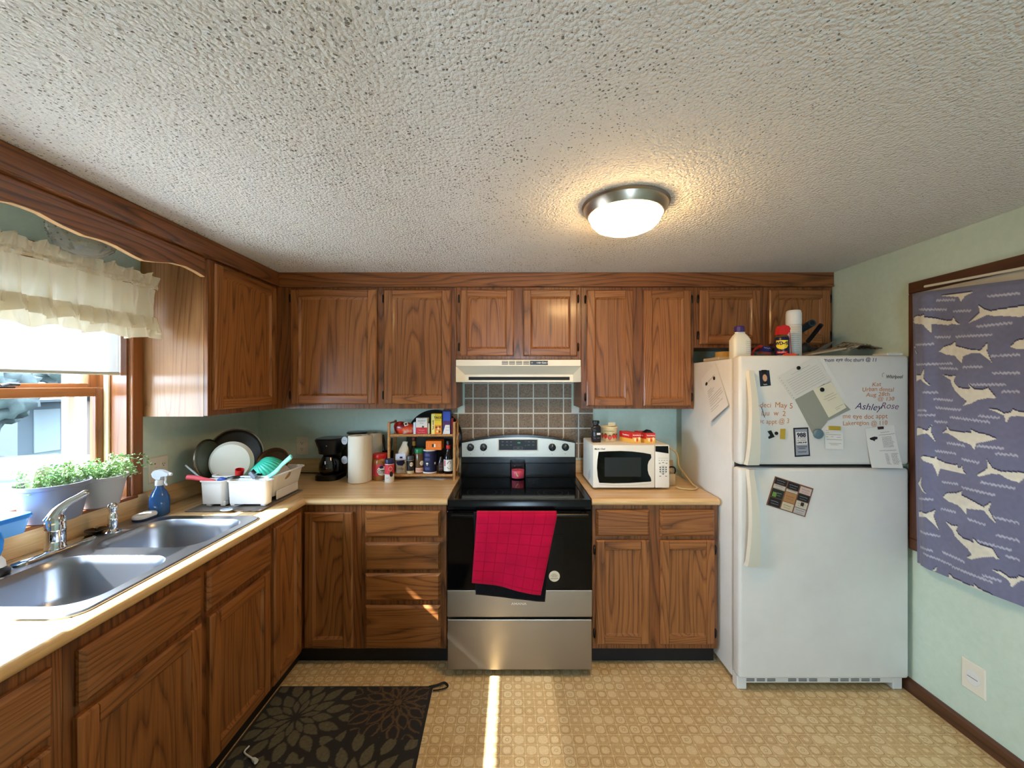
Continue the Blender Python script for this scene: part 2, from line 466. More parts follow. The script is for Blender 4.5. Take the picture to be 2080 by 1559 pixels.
def stroke(pts, wd, fn):
    pts = [Vector((p[0], p[1])) for p in pts]; v = []; n = len(pts)
    for i, p in enumerate(pts):
        t = pts[min(i+1, n-1)]-pts[max(i-1, 0)]; t = t.normalized() if t.length > 1e-9 else Vector((1, 0))
        q = Vector((-t.y, t.x))*wd/2; a = p+q; b = p-q
        v += [tuple(fn(a.x, a.y)), tuple(fn(b.x, b.y))]
    return v, [(2*i, 2*i+2, 2*i+3, 2*i+1) for i in range(n-1)]
def scribble(u0, u1, v, h, fn, wd=0.0007, step=0.003, seed=0):
    rg = random.Random(seed); pts = []; u = u0; s = 1
    while u < u1:
        pts.append((u, v+s*h*rg.uniform(0.2, 0.5))); s = -s; u += step*rg.uniform(0.5, 1.5)
        if rg.random() < 0.12: pts.append((u, v)); u += step*0.4; pts.append((u, v))
    return stroke(pts, wd, fn) if len(pts) > 1 else None
FONT = {}
def text(body, size, fn, align='CENTER', shear=0.0, bold=0.0, wide=1.0, jitter=0.0):
    cu = bpy.data.curves.new('lettering', 'FONT'); cu.body = body; cu.size = size; cu.align_x = align; cu.align_y = 'CENTER'
    cu.shear = shear; cu.offset = bold; cu.resolution_u = 3
    o = bpy.data.objects.new('lettering', cu); C.objects.link(o)
    dg = bpy.context.evaluated_depsgraph_get(); me = bpy.data.meshes.new_from_object(o.evaluated_get(dg))
    v = [tuple(fn(q.co.x*wide, q.co.y+jitter*math.sin(q.co.x/size*1.3+size*900))) for q in me.vertices]; f = [tuple(p.vertices) for p in me.polygons]
    bpy.data.objects.remove(o); bpy.data.curves.remove(cu); bpy.data.meshes.remove(me)
    return v, f

# ------------------------------------------------------------------ room shell
WT = 0.14
s = struct(obj('floor', box(XL-WT, XR+WT, YF-WT, YB+WT, -0.06, 0.0), FLOOR)); s['label'] = 'tan patterned sheet vinyl floor'
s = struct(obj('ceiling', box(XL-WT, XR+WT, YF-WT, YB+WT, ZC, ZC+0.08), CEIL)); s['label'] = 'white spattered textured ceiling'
WY0, WY1, WZ0, WZ1 = 0.66, 1.888, 1.012, 2.0          # opening of the sink window
g = G()
g.add(box(XL-WT, XL, YF, WY0, 0, ZC)).add(box(XL-WT, XL, WY1, YB+WT, 0, ZC))
g.add(box(XL-WT, XL, WY0, WY1, 0, WZ0)).add(box(XL-WT, XL, WY0, WY1, WZ1, ZC))
struct(obj('wall_left', g, WALL))['label'] = 'mint green wall with the sink window'
struct(obj('wall_back', box(XL, XR, YB, YB+WT, 0, ZC), WALL))['label'] = 'mint green wall behind the range'
struct(obj('wall_right', box(XR, XR+WT, YF, YB+WT, 0, ZC), WALL))['label'] = 'mint green wall beside the fridge'
DX0, DX1, DZ1 = -0.10, 0.50, 2.06                     # added unseen glazed door behind the viewer, its width set for fill light
g = G()
g.add(box(XL, DX0, YF-WT, YF, 0, ZC)).add(box(DX1, XR, YF-WT, YF, 0, ZC)).add(box(DX0, DX1, YF-WT, YF, DZ1, ZC))
struct(obj('wall_front', g, WALL))['label'] = 'mint green wall with an added door opening for fill light'
struct(obj('wall_light_block', box(XL, -0.12, -0.50, -0.38, 0, ZC), WALL))['label'] = 'mint green unseen wall added to block rear light'  # unseen wall, added to keep rear light off the left side
g = G()
for a in ((DX0, DX0+0.05, 0, DZ1), (DX1-0.05, DX1, 0, DZ1), (DX0, DX1, DZ1-0.05, DZ1), (DX0, DX1, 0, 0.04)):
    g.add(box(a[0], a[1], YF-0.10, YF-0.04, a[2], a[3], 0.004))
d = struct(obj('fill_door', g, WHITE)); d['label'] = 'white framed glazed door, unseen, added for fill daylight'
obj('pane', box(DX0+0.05, DX1-0.05, YF-0.073, YF-0.067, 0.04, DZ1-0.05), GLASS, d)  # pane of the added, unseen fill door

# baseboard along the right wall
bb = prism([(0, 0), (0.014, 0), (0.014, 0.055), (0.006, 0.067), (0, 0.067)], lambda u, n, v: (XR-u, n, v), -3.3, YB-0.05)
struct(obj('baseboard_right', bb, DARKY))['label'] = 'dark wood baseboard below the mint wall'

# ------------------------------------------------------------------ sink window in the left wall
XS = -1.865                                           # room face of the sashes
win = thing('window_1', 'wooden double hung window over the sink', 'window', (XL-0.05, 1.27, WZ0)); win['kind'] = 'structure'; del win['category']
g = G().add(box(XL-WT+0.002, XL, WY1-0.012, WY1, WZ0, WZ1)).add(box(XL-WT+0.002, XL, WY0, WY0+0.012, WZ0, WZ1)).add(box(XL-WT+0.002, XL, WY0, WY1, WZ1-0.012, WZ1))
obj('jamb', g, TRIMZ, win)
obj('stop', G().add(box(XS, XS+0.022, WY1-0.024, WY1-0.0125, WZ0+0.02, WZ1-0.014, 0.002)), P('pale_stop', (226, 205, 170), 0.4), win)
obj('casing', box(XL, XL+0.018, WY1, WY1+0.055, WZ0, WZ1+0.055, 0.003), TRIMZ, win)
obj('casing', box(XL, XL+0.018, WY0-0.055, WY0, WZ0, WZ1+0.055, 0.003), TRIMZ, win)
obj('casing', box(XL, XL+0.018, WY0, WY1, WZ1, WZ1+0.055, 0.003), TRIMY, win)
obj('window_sill', box(XL-WT+0.002, XL+0.026, WY0, WY1+0.02, WZ0-0.012, WZ0+0.001, 0.002), TRIMY, win)
def sash(x, z0, z1, sw=0.042):
    y0, y1 = WY0+0.014, WY1-0.014
    s1 = obj('sash', box(x-0.03, x, y1-sw, y1, z0, z1, 0.003), TRIMZ, win)
    obj('stile', box(x-0.03, x, y0, y0+sw, z0, z1, 0.003), TRIMZ, s1)
    obj('rail', box(x-0.03, x, y0+sw, y1-sw, z1-0.040, z1, 0.003), TRIMY, s1)
    obj('rail', box(x-0.03, x, y0+sw, y1-sw, z0, z0+0.045, 0.003), TRIMY, s1)
    obj('pane', box(x-0.017, x-0.013, y0+sw, y1-sw, z0+0.045, z1-0.040), GLASS, s1)
    return s1
sash(XS, WZ0+0.002, 1.515)
sash(XS-0.034, 1.488, WZ1-0.014)
lk = at_x(14, 782, XS)
obj('sash_lock', G().add(box(XS-0.03, XS-0.002, lk.y-0.03, lk.y+0.03, 1.515, 1.522, 0.002)).add(tube([(XS-0.016, lk.y-0.005, 1.522), (XS-0.016, lk.y+0.02, 1.530), (XS-0.016, lk.y+0.05, 1.528)], 0.006)), BLACKP, win)
# white storm frame outside the glass
sf = G()
for a in ((WY1-0.11, WY1-0.075), (WY0+0.075, WY0+0.11)): sf.add(box(XS-0.10, XS-0.07, a[0], a[1], WZ0-0.02, WZ1, 0.004))
for a in ((WY1-0.055, WY1-0.02), (WY0+0.02, WY0+0.055)): sf.add(box(XS-0.14, XS-0.075, a[0], a[1], WZ0-0.02, WZ1, 0.004))
obj('storm_frame', sf, WHITE, win)

# roller shade and ruffled valance
sh = thing('roller_shade', 'white roller shade half drawn over the sink window', 'shade', (-1.80, 1.27, 1.575))
obj('shade_cloth', box(-1.8008, -1.7996, WY0+0.016, WY1-0.016, 1.582, 1.985), SHADE, sh)
obj('hem_bar', box(-1.806, -1.794, WY0+0.016, WY1-0.016, 1.570, 1.584, 0.003), P('shade_hem', (196, 196, 184), 0.6), sh)
obj('shade_roll', tube([(-1.80, WY0+0.016, 1.965), (-1.80, WY1-0.016, 1.965)], 0.018, 16), SHADE, sh, 40)
cv = thing('curtain_valance', 'cream ruffled curtain valance gathered on a rod above the sink', 'curtain', (-1.66, 1.27, 1.73))
cy0, cy1 = 0.62, 1.905
def ruff(z0, z1, x0, fr, amp0, amp1, seed, nz=10, flare=0.0):
    ny = 420
    def fn(a, b):
        y = cy0+(cy1-cy0)*a; t = b
        amp = amp0+(amp1-amp0)*t
        ph = y*fr+2.2*noise.noise(Vector((y*5, seed, 0)))
        x = x0+flare*t+amp*math.sin(ph)+amp*0.5*math.sin(ph*2.3+seed+t)+0.006*noise.noise(Vector((y*40, t*3, seed)))
        z = z0+(z1-z0)*t+0.008*t*noise.noise(Vector((y*14, seed, 3)))+0.010*(t*math.sin(ph*0.5))*(amp1 > 0.009)
        return Vector((x, y, z))
    return grid(ny, nz, fn)
obj('header_ruffle', ruff(1.988, 2.030, -1.655, 150, 0.004, 0.011, 1.0, flare=0.004), CURTAIN, cv, 180, fix=False)
obj('rod_pocket', ruff(1.988, 1.962, -1.646, 190, 0.004, 0.004, 5.0), CURTAIN, cv, 180, fix=False)
obj('body', ruff(1.965, 1.795, -1.652, 62, 0.008, 0.024, 2.0, 14), CURTAIN, cv, 180, fix=False)
obj('lower_ruffle', ruff(1.832, 1.772, -1.636, 85, 0.010, 0.022, 3.0, 10, flare=0.008), CURTAIN, cv, 180, fix=False)
obj('hem_ruffle', ruff(1.812, 1.735, -1.652, 70, 0.008, 0.018, 4.0, 10, flare=0.006), CURTAIN, cv, 180, fix=False)
obj('curtain_rod', tube([(-1.752, cy1+0.004, 1.976), (-1.655, cy1+0.004, 1.976), (-1.652, cy1-0.004, 1.976), (-1.652, cy0+0.004, 1.976), (-1.655, cy0-0.004, 1.976), (-1.752, cy0-0.004, 1.976)], 0.0045, 8), WHITE, cv)

# ------------------------------------------------------------------ the garden outside
def make_ground():
    m = P('lawn', (70, 92, 60), 0.9); k = N(m); p = k.obj()
    n = k.noise(p, 0.9, 5.0, 0.7); n2 = k.noise(p, 6.0, 4.0, 0.7)
    k.color(k.ramp(k.math('ADD', k.math('MULTIPLY', n, 0.6), k.math('MULTIPLY', n2, 0.4)), [(0.40, lin((17, 25, 25))), (0.55, lin((30, 40, 37))), (0.70, lin((76, 84, 80)))]))
    return m
gr = struct(obj('ground', box(-60, -1.95, -30, 45, -0.75, -0.55), make_ground())); gr['label'] = 'lawn outside the sink window'
def make_bounce_slab():
    m = P('bounce_slab_pale', (214, 212, 206), 0.9); k = N(m); k.color(k.ramp(k.noise(k.obj(), 3.0, 4.0, 0.6), [(0.3, lin((200, 198, 192))), (0.7, lin((222, 220, 214)))])); return m
pt_ = struct(obj('bounce_slab', box(-6.2, -1.95, -5.0, 6.5, -0.549, -0.53), make_bounce_slab())); pt_['label'] = 'pale unseen slab added below the sink window to bounce light'  # added pale slab, out of view, bounces sunlight up to the ceiling
def make_leaf():
    m = P('tree_leaves', (62, 84, 58), 0.8); k = N(m); p = k.obj()
    k.color(k.ramp(k.noise(p, 2.5, 4.0, 0.7), [(0.35, lin((10, 18, 19))), (0.65, lin((34, 45, 40)))]))
    return m
LEAFT = make_leaf(); BARK = P('bark', (70, 58, 50), 0.9)
def tree(x, y, h, r, lab, seed):
    t = thing('garden_tree', lab, 'tree', (x, y, -0.56), 'trees in the garden')
    obj('trunk', tube([(x, y, -0.57), (x+0.05, y, h*0.35), (x, y+0.05, h*0.7)], [0.16, 0.12, 0.06], 10), BARK, t, 40)
    rg = random.Random(seed); g = G()
    for i in range(5):
        cx, cy, cz = x+rg.uniform(-.5, .5)*r, y+rg.uniform(-.5, .5)*r, h*rg.uniform(0.45, 0.85)
        rr = r*rg.uniform(0.5, 0.8)
        bm = bmesh.new(); bmesh.ops.create_icosphere(bm, subdivisions=4, radius=1.0)
        for q in bm.verts:
            n = noise.noise(q.co*2.2+Vector((seed, i, 0)))*0.35+noise.noise(q.co*7+Vector((i, seed, 0)))*0.22
            q.co *= rr*(1+n)
        bm.verts.index_update(); g.add(([(q.co.x+cx, q.co.y+cy, q.co.z*0.9+cz) for q in bm.verts], [tuple(v.index for v in f.verts) for f in bm.faces])); bm.free()
    obj('crown', g, LEAFT, t, 180)
tree(-18.6, 15.4, 4.6, 2.0, 'leafy tree behind the shed outside the window', 3)
tree(-19.0, 20.5, 5.2, 2.5, 'tall leafy tree at the far side of the lawn', 5)
tree(-20.5, 9.0, 4.4, 2.4, 'rounded leafy tree left of the shed outside', 8)
tree(-11.0, 17.0, 4.8, 2.2, 'leafy tree right of the shed outside', 11)
SX, SY = -5.6, 4.6
tree(-11.2, 8.6, 2.0, 1.0, 'low rounded bush in front of the shed outside', 14)
tree(-12.6, 12.2, 2.6, 1.1, 'bushy young tree beside the shed outside', 17)
shd = thing('garden_shed', 'pale garden shed on the lawn outside the window', 'shed', (-9.6+SX, 8.2+SY, -0.56))
obj('wall', box(-10.6+SX, -8.8+SX, 7.3+SY, 9.0+SY, -0.57, 1.0), P('shed_wall', (48, 54, 58), 0.8), shd)
obj('roof', prism([(-10.8, 0.98), (-9.7, 1.55), (-8.6, 0.98), (-8.6, 1.05), (-9.7, 1.63), (-10.8, 1.05)], lambda u, n, v: (u+SX, n+SY, v), 7.1, 9.2), P('shed_roof', (70, 76, 80), 0.7), shd)
obj('door', box(-8.81+SX, -8.77+SX, 7.7+SY, 8.4+SY, -0.57, 0.75), P('shed_door', (84, 90, 92), 0.7), shd)

# ------------------------------------------------------------------ cabinets
XU = -1.448; YU = 2.527                                # faces of the wall cabinet frames
XD = -1.134; YD = 2.216                                # faces of the base cabinet frames
ZU0, ZU1 = 1.377, 2.128
fU = lambda u, n, v: Vector((u, YU-n, v))              # back run, wall cabinets: n outwards
fUL = lambda u, n, v: Vector((XU+n, u, v))             # left run
fD = lambda u, n, v: Vector((u, YD-n, v))
fDL = lambda u, n, v: Vector((XD+n, u, v))
ux = lambda px: (px-CX)*2.508/K
uz = lambda py: H-(py-CY)*2.508/K
dx = lambda px: (px-CX)*2.197/K
dz = lambda py: H-(py-CY)*2.197/K
dyl = lambda px: -1.115*K/(px-CX)
HINGE = P('hinge_bronze', (30, 22, 18), 0.35, metal=0.6)
def hinge(door, fn, u, v):
    g = G().add(tube([fn(u, 0.006, v-0.026), fn(u, 0.006, v-0.018), fn(u, 0.008, v+0.018), fn(u, 0.006, v+0.026)], [0.0025, 0.006, 0.006, 0.0025], 8))
    obj('hinge', g, HINGE, door, 40)
def panel_door(parent, fn, u0, u1, v0, v1, left_run=False, hinges='', sw=0.052):
    """frame and flat panel door; the panel carries its stiles, rails and hinges"""
    th = 0.019; i = sw
    core = loft([(u0+i-0.004, u1-i+0.004, v0+i-0.004, v1-i+0.004, 0.002), (u0+i-0.004, u1-i+0.004, v0+i-0.004, v1-i+0.004, 0.015),
                 (u0+i, u1-i, v0+i, v1-i, 0.0165), (u0+i+0.006, u1-i-0.006, v0+i+0.006, v1-i-0.006, 0.012),
                 (u0+i+0.012, u1-i-0.012, v0+i+0.012, v1-i-0.012, 0.008)], fn)
    d = obj('door', core, WZ, parent)
    HG = WY if left_run else WX
    def member(name, a0, a1, b0, b1, m, edges):
        c = 0.007
        l = (a0 + (c if 'l' in edges else 0.0015)); r = a1-(c if 'r' in edges else 0.0015)
        bt = b0+(c if 'b' in edges else 0.0015); tp = b1-(c if 't' in edges else 0.0015)
        obj(name, loft([(a0, a1, b0, b1, 0.0005), (a0, a1, b0, b1, th-0.006), (l, r, bt, tp, th)], fn), m, d)
    member('stile', u0, u0+i, v0, v1, WZ, 'ltb'); member('stile', u1-i, u1, v0, v1, WZ, 'rtb')
    member('rail', u0+i, u1-i, v0, v0+i, HG, 'b'); member('rail', u0+i, u1-i, v1-i, v1, HG, 't')
    if hinges:
        u = u0-0.007 if hinges == 'l' else u1+0.007
        hinge(d, fn, u, v0+0.055); hinge(d, fn, u, v1-0.055)
    return d
def drawer_front(parent, fn, u0, u1, v0, v1, left_run=False, name='drawer'):
    th = 0.019; c = 0.012
    return obj(name, loft([(u0, u1, v0, v1, 0.0005), (u0, u1, v0, v1, 0.009), (u0+c*0.4, u1-c*0.4, v0+c*0.4, v1-c*0.4, 0.0135), (u0+c, u1-c, v0+c, v1-c, th)], fn), WY if left_run else WX, parent)

# wall cabinets over the back run
def wall_cab(label, u0, u1, z0, doors, side=None):
    t = thing('wall_cabinet', label, 'cabinet', ((u0+u1)/2, (YU+YB)/2, z0), 'oak wall cabinets')
    obj('body', box(u0, u1, YU+0.020, YB-0.009, z0+0.004, ZU1), FR, t)
    obj('face_frame', box(u0, u1, YU, YU+0.0195, z0, ZU1, 0.0015), FR, t)
    for a in doors: panel_door(t, fU, *a)
    return t
wall_cab('wide oak wall cabinet with two doors above the coffee maker and wicker rack', XU+0.024, ux(926.5), ZU0,
    [(ux(589), ux(764), uz(821), uz(587), False, 'l'), (ux(779), ux(915), uz(821), uz(588), False, 'l')])
wall_cab('short oak wall cabinet with two doors over the range hood', ux(927), ux(1181), 1.683,
    [(ux(934), ux(1044), uz(723), uz(588), False, 'l', 0.045), (ux(1063), ux(1173), uz(723), uz(588), False, 'r', 0.045)])
wall_cab('tall oak wall cabinet with two doors above the microwave', ux(1181.5), ux(1411.5), ZU0,
    [(ux(1192), ux(1287), uz(825), uz(589), False, 'l', 0.048), (ux(1308), ux(1405), uz(825), uz(589), False, 'r', 0.048)])
wall_cab('short dark oak wall cabinet with two doors above the fridge', ux(1412), XR-0.004, 1.753,
    [(ux(1422), ux(1546), uz(699), uz(588), False, 'l'), (ux(1564), ux(1688), uz(699), uz(588), False, 'r')])
# wall cabinet on the left wall, its end panel towards the window
YS = 1.945
t = thing('wall_cabinet', 'oak wall cabinet with one door beside the sink window', 'cabinet', (-1.6, 2.2, ZU0), 'oak wall cabinets')
obj('body', box(XL+0.002, XU-0.0205, YS+0.0065, YB-0.009, ZU0+0.004, ZU1), FR, t)
obj('side_panel', box(XL+0.002, XU-0.0205, YS, YS+0.006, ZU0-0.002, ZU1), SIDE, t)
obj('face_frame', box(XU-0.020, XU, YS, YU+0.002, ZU0, ZU1, 0.0015), FR, t)
obj('corner_stile', box(XU, XU+0.023, YU, YU+0.0195, ZU0, ZU1), FR, t)
panel_door(t, fUL, YS+0.028, 2.485, uz(822), uz(587), True, '')

# fascia boards up to the ceiling and the scalloped board over the sink
tr = obj('trim_1', G().add(box(XU+0.012, XR-0.003, YU-0.012, YU+0.008, ZU1+0.001, ZC-0.001, 0.002)).add(box(XU+0.012, XR-0.003, YU-0.018, YU-0.012, ZU1+0.001, ZU1+0.010, 0.002)), FRX)
struct(tr)['label'] = 'oak fascia board between wall cabinets and ceiling'
tr = obj('trim_2', G().add(box(XU-0.008, XU+0.012, 0.30, YU+0.008, ZU1+0.001, ZC-0.001, 0.002)).add(box(XU+0.012, XU+0.018, 0.30, YU-0.012, ZU1+0.001, ZU1+0.010, 0.002)), FRY)
struct(tr)['label'] = 'oak fascia board above the sink'
edge = [(416, 562), (398, 551), (378, 541), (350, 534), (315, 532), (293, 529), (276, 521), (256, 510), (236, 499), (215, 490), (195, 484), (172, 478), (150, 468), (128, 458), (105, 446), (80, 432), (52, 421), (25, 412), (0, 408)]
pts = []
for px, py in edge:
    q = at_x(px, py, XU); pts.append((min(q.y, YS-0.001), q.z))
mir = [(2*1.27-y-0.0, z) for y, z in reversed(pts) if y > 1.36]
low = pts+[(1.11, 2.064)]+[(y, z) for y, z in mir if y < 1.10]
sb = obj('scalloped_valance_board', prism([(low[0][0], ZU1)]+low+[(low[-1][0], ZU1)], lambda u, n, v: Vector((XU-0.019+n, u, v)), 0.0, 0.019), [FRY])
tag(sb, 'scalloped oak board with a pale cut edge above the sink window', 'board')
obj('cut_edge', G().add((lambda P2: ([tuple(Vector((XU-0.0195+0.020*k, y, z-0.0015*j))) for y, z in P2 for k in (0, 1) for j in (0, 1)], [f for i in range(len(P2)-1) for f in ((4*i, 4*i+4, 4*i+5, 4*i+1), (4*i+2, 4*i+3, 4*i+7, 4*i+6), (4*i+1, 4*i+5, 4*i+7, 4*i+3), (4*i, 4*i+2, 4*i+6, 4*i+4))]))(low)), P('pale_cut_wood', (214, 172, 122), 0.5), sb)

# base cabinets
def toe(t, b): obj('toe_kick', b, TOE, t)
def base_back(label, u0, u1):
    t = thing('base_cabinet', label, 'cabinet', ((u0+u1)/2, 2.5, 0), 'oak base cabinets')
    g = G().add(box(u0, u0+0.016, YD+0.02, YB-0.002, 0.096, 0.878)).add(box(u1-0.016, u1, YD+0.02, YB-0.002, 0.096, 0.878)).add(box(u0+0.016, u1-0.016, YD+0.02, YB-0.002, 0.096, 0.112))
    g.add(box(u0+0.016, u1-0.016, YB-0.012, YB-0.002, 0.112, 0.878))
    obj('body', g, FR, t)
    obj('face_frame', box(u0, u1, YD, YD+0.0195, 0.096, 0.879, 0.0015), FR, t)
    toe(t, box(u0, u1, YD+0.045, YD+0.06, 0.001, 0.095))
    return t
t = base_back('oak base cabinet with two drawers over two doors beneath the microwave', dx(1204.5), dx(1461))
for a, b in ((1211, 1320), (1342, 1453)):
    drawer_front(t, fD, dx(a), dx(b), dz(1090), dz(1036))
panel_door(t, fD, dx(1211), dx(1320), dz(1310), dz(1098), False, 'l', 0.046)
panel_door(t, fD, dx(1342), dx(1453), dz(1310), dz(1098), False, 'r', 0.046)
t = base_back('oak base cabinet with a stack of four drawers left of the range', dx(732), dx(906))
for a, b in ((1038, 1092), (1103, 1158.5), (1166, 1221), (1231, 1318)): drawer_front(t, fD, dx(740.5), dx(894.5), dz(b), dz(a))
# corner cabinet: a door on each leg of the L
YK = 1.915
t = thing('base_cabinet', 'dark oak corner base cabinet with two tall narrow doors', 'cabinet', (-1.3, 2.4, 0), 'oak base cabinets')
g = G().add(box(XL+0.002, XD-0.02, YK, YK+0.016, 0.096, 0.878)).add(box(XL+0.002, XL+0.012, YK+0.016, YB-0.002, 0.096, 0.878)).add(box(XL+0.012, dx(732)-0.001, YB-0.012, YB-0.002, 0.096, 0.878))
g.add(box(dx(732)-0.017, dx(732)-0.001, YD+0.02, YB-0.012, 0.096, 0.878)).add(box(XL+0.012, XD-0.02, YK+0.016, YB-0.012, 0.096, 0.112)).add(box(XD-0.02, dx(732)-0.017, YD+0.02, YB-0.012, 0.096, 0.112))
obj('body', g, FR, t)
obj('face_frame', G().add(box(XD-0.0195, XD, YK, YD, 0.096, 0.879)).add(box(XD-0.0195, dx(732)-0.001, YD, YD+0.0195, 0.096, 0.879)), FR, t)
toe(t, G().add(box(XD-0.06, XD-0.045, YK, YD+0.045, 0.001, 0.095)).add(box(XD-0.06, dx(732)-0.001, YD+0.045, YD+0.06, 0.001, 0.095)))
panel_door(t, fDL, YK+0.008, 2.168, 0.107, 0.852, True, '', 0.045)
panel_door(t, fD, dx(617), dx(715.5), dz(1317), dz(1041), False, '', 0.048)
def base_left(label, y0, y1):
    t = thing('base_cabinet', label, 'cabinet', (-1.45, (y0+y1)/2, 0), 'oak base cabinets')
    g = G().add(box(XL+0.002, XD-0.02, y0, y0+0.016, 0.096, 0.878)).add(box(XL+0.002, XD-0.02, y1-0.016, y1, 0.096, 0.878)).add(box(XL+0.002, XD-0.02, y0+0.016, y1-0.016, 0.096, 0.112))
    obj('body', g, FR, t)
    obj('face_frame', box(XD-0.0195, XD, y0, y1, 0.096, 0.879, 0.0015), FR, t)
    toe(t, box(XD-0.06, XD-0.045, y0, y1, 0.001, 0.095))
    return t
t = base_left('oak sink base cabinet with two false drawer fronts over two doors', 1.032, YK-0.001)
for a, b in ((168, 413), (425, 553)): drawer_front(t, fDL, dyl(a), dyl(b), 0.692, 0.838, True, 'false_drawer_front')
panel_door(t, fDL, dyl(162), dyl(413), 0.112, 0.668, True)
panel_door(t, fDL, dyl(429), dyl(551), 0.112, 0.668, True)
t = base_left('oak base cabinet with a drawer over a door nearest the viewer', 0.46, 1.031)
drawer_front(t, fDL, 0.50, dyl(114), 0.672, 0.838, True)
panel_door(t, fDL, 0.50, dyl(110), 0.112, 0.650, True)

# ------------------------------------------------------------------ worktops
XE, YE = -1.104, 2.184
nose = [(0, 0.914), (0.006, 0.9128), (0.0115, 0.909), (0.015, 0.903), (0.016, 0.897), (0.015, 0.889), (0.011, 0.883), (0.005, 0.880), (0, 0.8797)]
sinkX0, sinkX1, sinkY0, sinkY1 = -1.727, -1.148, 1.065, 1.895
top = lambda u, n, v: Vector((u, v, n))
def slab(g, pl, mat): g.add(prism(pl, top, 0.8797, CT), mat)
wt = thing('countertop', 'wood look laminate worktop running from the sink round to the range', 'worktop', (-1.4, 1.6, 0.88))
g = G(); xi = XE-0.016; yi = YE+0.016; y0 = 0.40
hx0, hx1, hy0, hy1 = sinkX0+0.022, sinkX1-0.012, sinkY0+0.012, sinkY1-0.012
slab(g, [(XL+0.001, y0), (xi, y0), (xi, hy0), (XL+0.001, hy0)], 0)
slab(g, [(XL+0.001, hy0), (hx0, hy0), (hx0, hy1), (XL+0.001, hy1)], 0)
slab(g, [(hx1, hy0), (xi, hy0), (xi, hy1), (hx1, hy1)], 0)
slab(g, [(XL+0.001, hy1), (xi, hy1), (xi, yi), (XL+0.001, YB-0.001)], 0)
def sweep(g, path0, path1, mat):
    v = [tuple(path0(d, z)) for d, z in nose]+[tuple(path1(d, z)) for d, z in nose]; m = len(nose)
    g.add((v, [(i, i+1, m+i+1, m+i) for i in range(m-1)]), mat)
sweep(g, lambda d, z: (xi+d, y0, z), lambda d, z: (xi+d, yi-d, z), 0)
XG0 = -0.346
slab(g, [(XL+0.001, YB-0.001), (xi, yi), (XG0, yi), (XG0, YB-0.001)], 1)
sweep(g, lambda d, z: (xi+d, yi-d, z), lambda d, z: (XG0, yi-d, z), 1)
g.add(([tuple((XG0, yi-d, z)) for d, z in nose]+[(XG0, yi, 0.8797)], [tuple(range(len(nose)))]), 1)
obj('top', g, [LAMY, LAMX], wt, 40)
obj('backsplash', box(XL+0.001, XL+0.020, y0, YB-0.001, CT+0.0003, 1.012, 0.003), LAMY, wt)
obj('backsplash', box(XL+0.0203, XG0, YB-0.020, YB-0.001, CT+0.0003, 1.012, 0.003), LAMX, wt)
XG1, XG2 = 0.428, 1.116
wt2 = thing('countertop', 'short wood look laminate worktop between range and fridge', 'worktop', (0.77, 2.5, 0.88))
g = G(); slab(g, [(XG1, yi), (XG2-0.004, yi), (XG2, yi+0.01), (XG2, YB-0.001), (XG1, YB-0.001)], 0)
sweep(g, lambda d, z: (XG1, yi-d, z), lambda d, z: (XG2-0.004, yi-d, z), 0)
for xx in (XG1, XG2-0.004): g.add(([tuple((xx, yi-d, z)) for d, z in nose], [tuple(range(len(nose)))]), 0)
obj('top', g, LAMX, wt2, 40)
obj('backsplash', box(XG1, XG2, YB-0.020, YB-0.001, CT+0.0003, 1.002, 0.003), LAMX, wt2)

# ------------------------------------------------------------------ tiles behind the range
def make_tile():
    m = P('flowered_tile', (150, 128, 100), 0.45, spec=0.35); k = N(m); p = k.vm('ADD', k.obj(), k.vm('SCALE', k.vm('ADD', Vector((1, 1, 1)), Vector((0, 0, 0))), scale=k.rnd()))
    v = k.n('ShaderNodeTexVoronoi'); k.L.new(p, v.inputs['Vector']); v.inputs['Scale'].default_value = 62.0
    sp = k.ramp(v.outputs['Distance'], [(0.20, (1,)*3), (0.30, (0,)*3)])
    n = k.noise(p, 120.0, 3.0, 0.6)
    base = k.ramp(n, [(0.35, lin((112, 92, 72))), (0.65, lin((142, 120, 94)))])
    k.color(k.mix(k.math('MULTIPLY', sp, 0.65), base, lin((74, 54, 42))))
    return m
TILE = make_tile()
ts = YB/K; pit = 30.5*ts; tx0 = (900.2-CX)*ts; tz0 = H-(930.4-CY)*ts; pz = 30.35*ts
bs = thing('tile_splashback', 'brown flowered wall tiles with pale grout behind the range', 'tiles', (0.05, YB, tz0))
obj('grout', box(max(tx0, -0.345)+0.0, tx0+10*pit-0.003, YB-0.004, YB-0.0005, tz0, tz0+3.40*pz), P('grout', (222, 218, 208), 0.8), bs)
obj('grout', box(ux(927)+0.012, ux(1181)-0.012, YB-0.004, YB-0.0005, tz0+3.41*pz, 1.66), MATS['grout'], bs)
gw = 0.0043; proto = None; par = None
for j in range(6):
    for i in range(10):
        x0, x1 = tx0+i*pit+gw, tx0+(i+1)*pit-gw; z0, z1 = tz0+j*pz+gw, tz0+(j+1)*pz-gw
        if i in (0, 9) and j > 3: continue
        if i in (0, 9) and j == 3: z1 = 1.374
        if j >= 3 and i == 1: x0 = max(x0, ux(927)+0.013)
        if j >= 3 and i == 8: x1 = min(x1, ux(1181)-0.013)
        if j == 5: z1 = min(z1, 1.655)
        if x1-x0 < 0.01: continue
        full = abs((x1-x0)-(pit-2*gw)) < 1e-5 and abs((z1-z0)-(pz-2*gw)) < 1e-5
        if full and proto is not None: dup(proto, (x0-PX0[0], 0, z0-PX0[1]), bs)
        else:
            o = obj('tile', box(x0, x1, YB-0.0085, YB-0.003, z0, z1, 0.0018, 2), TILE, bs)
            if full and proto is None: proto = o; PX0 = (x0, z0)

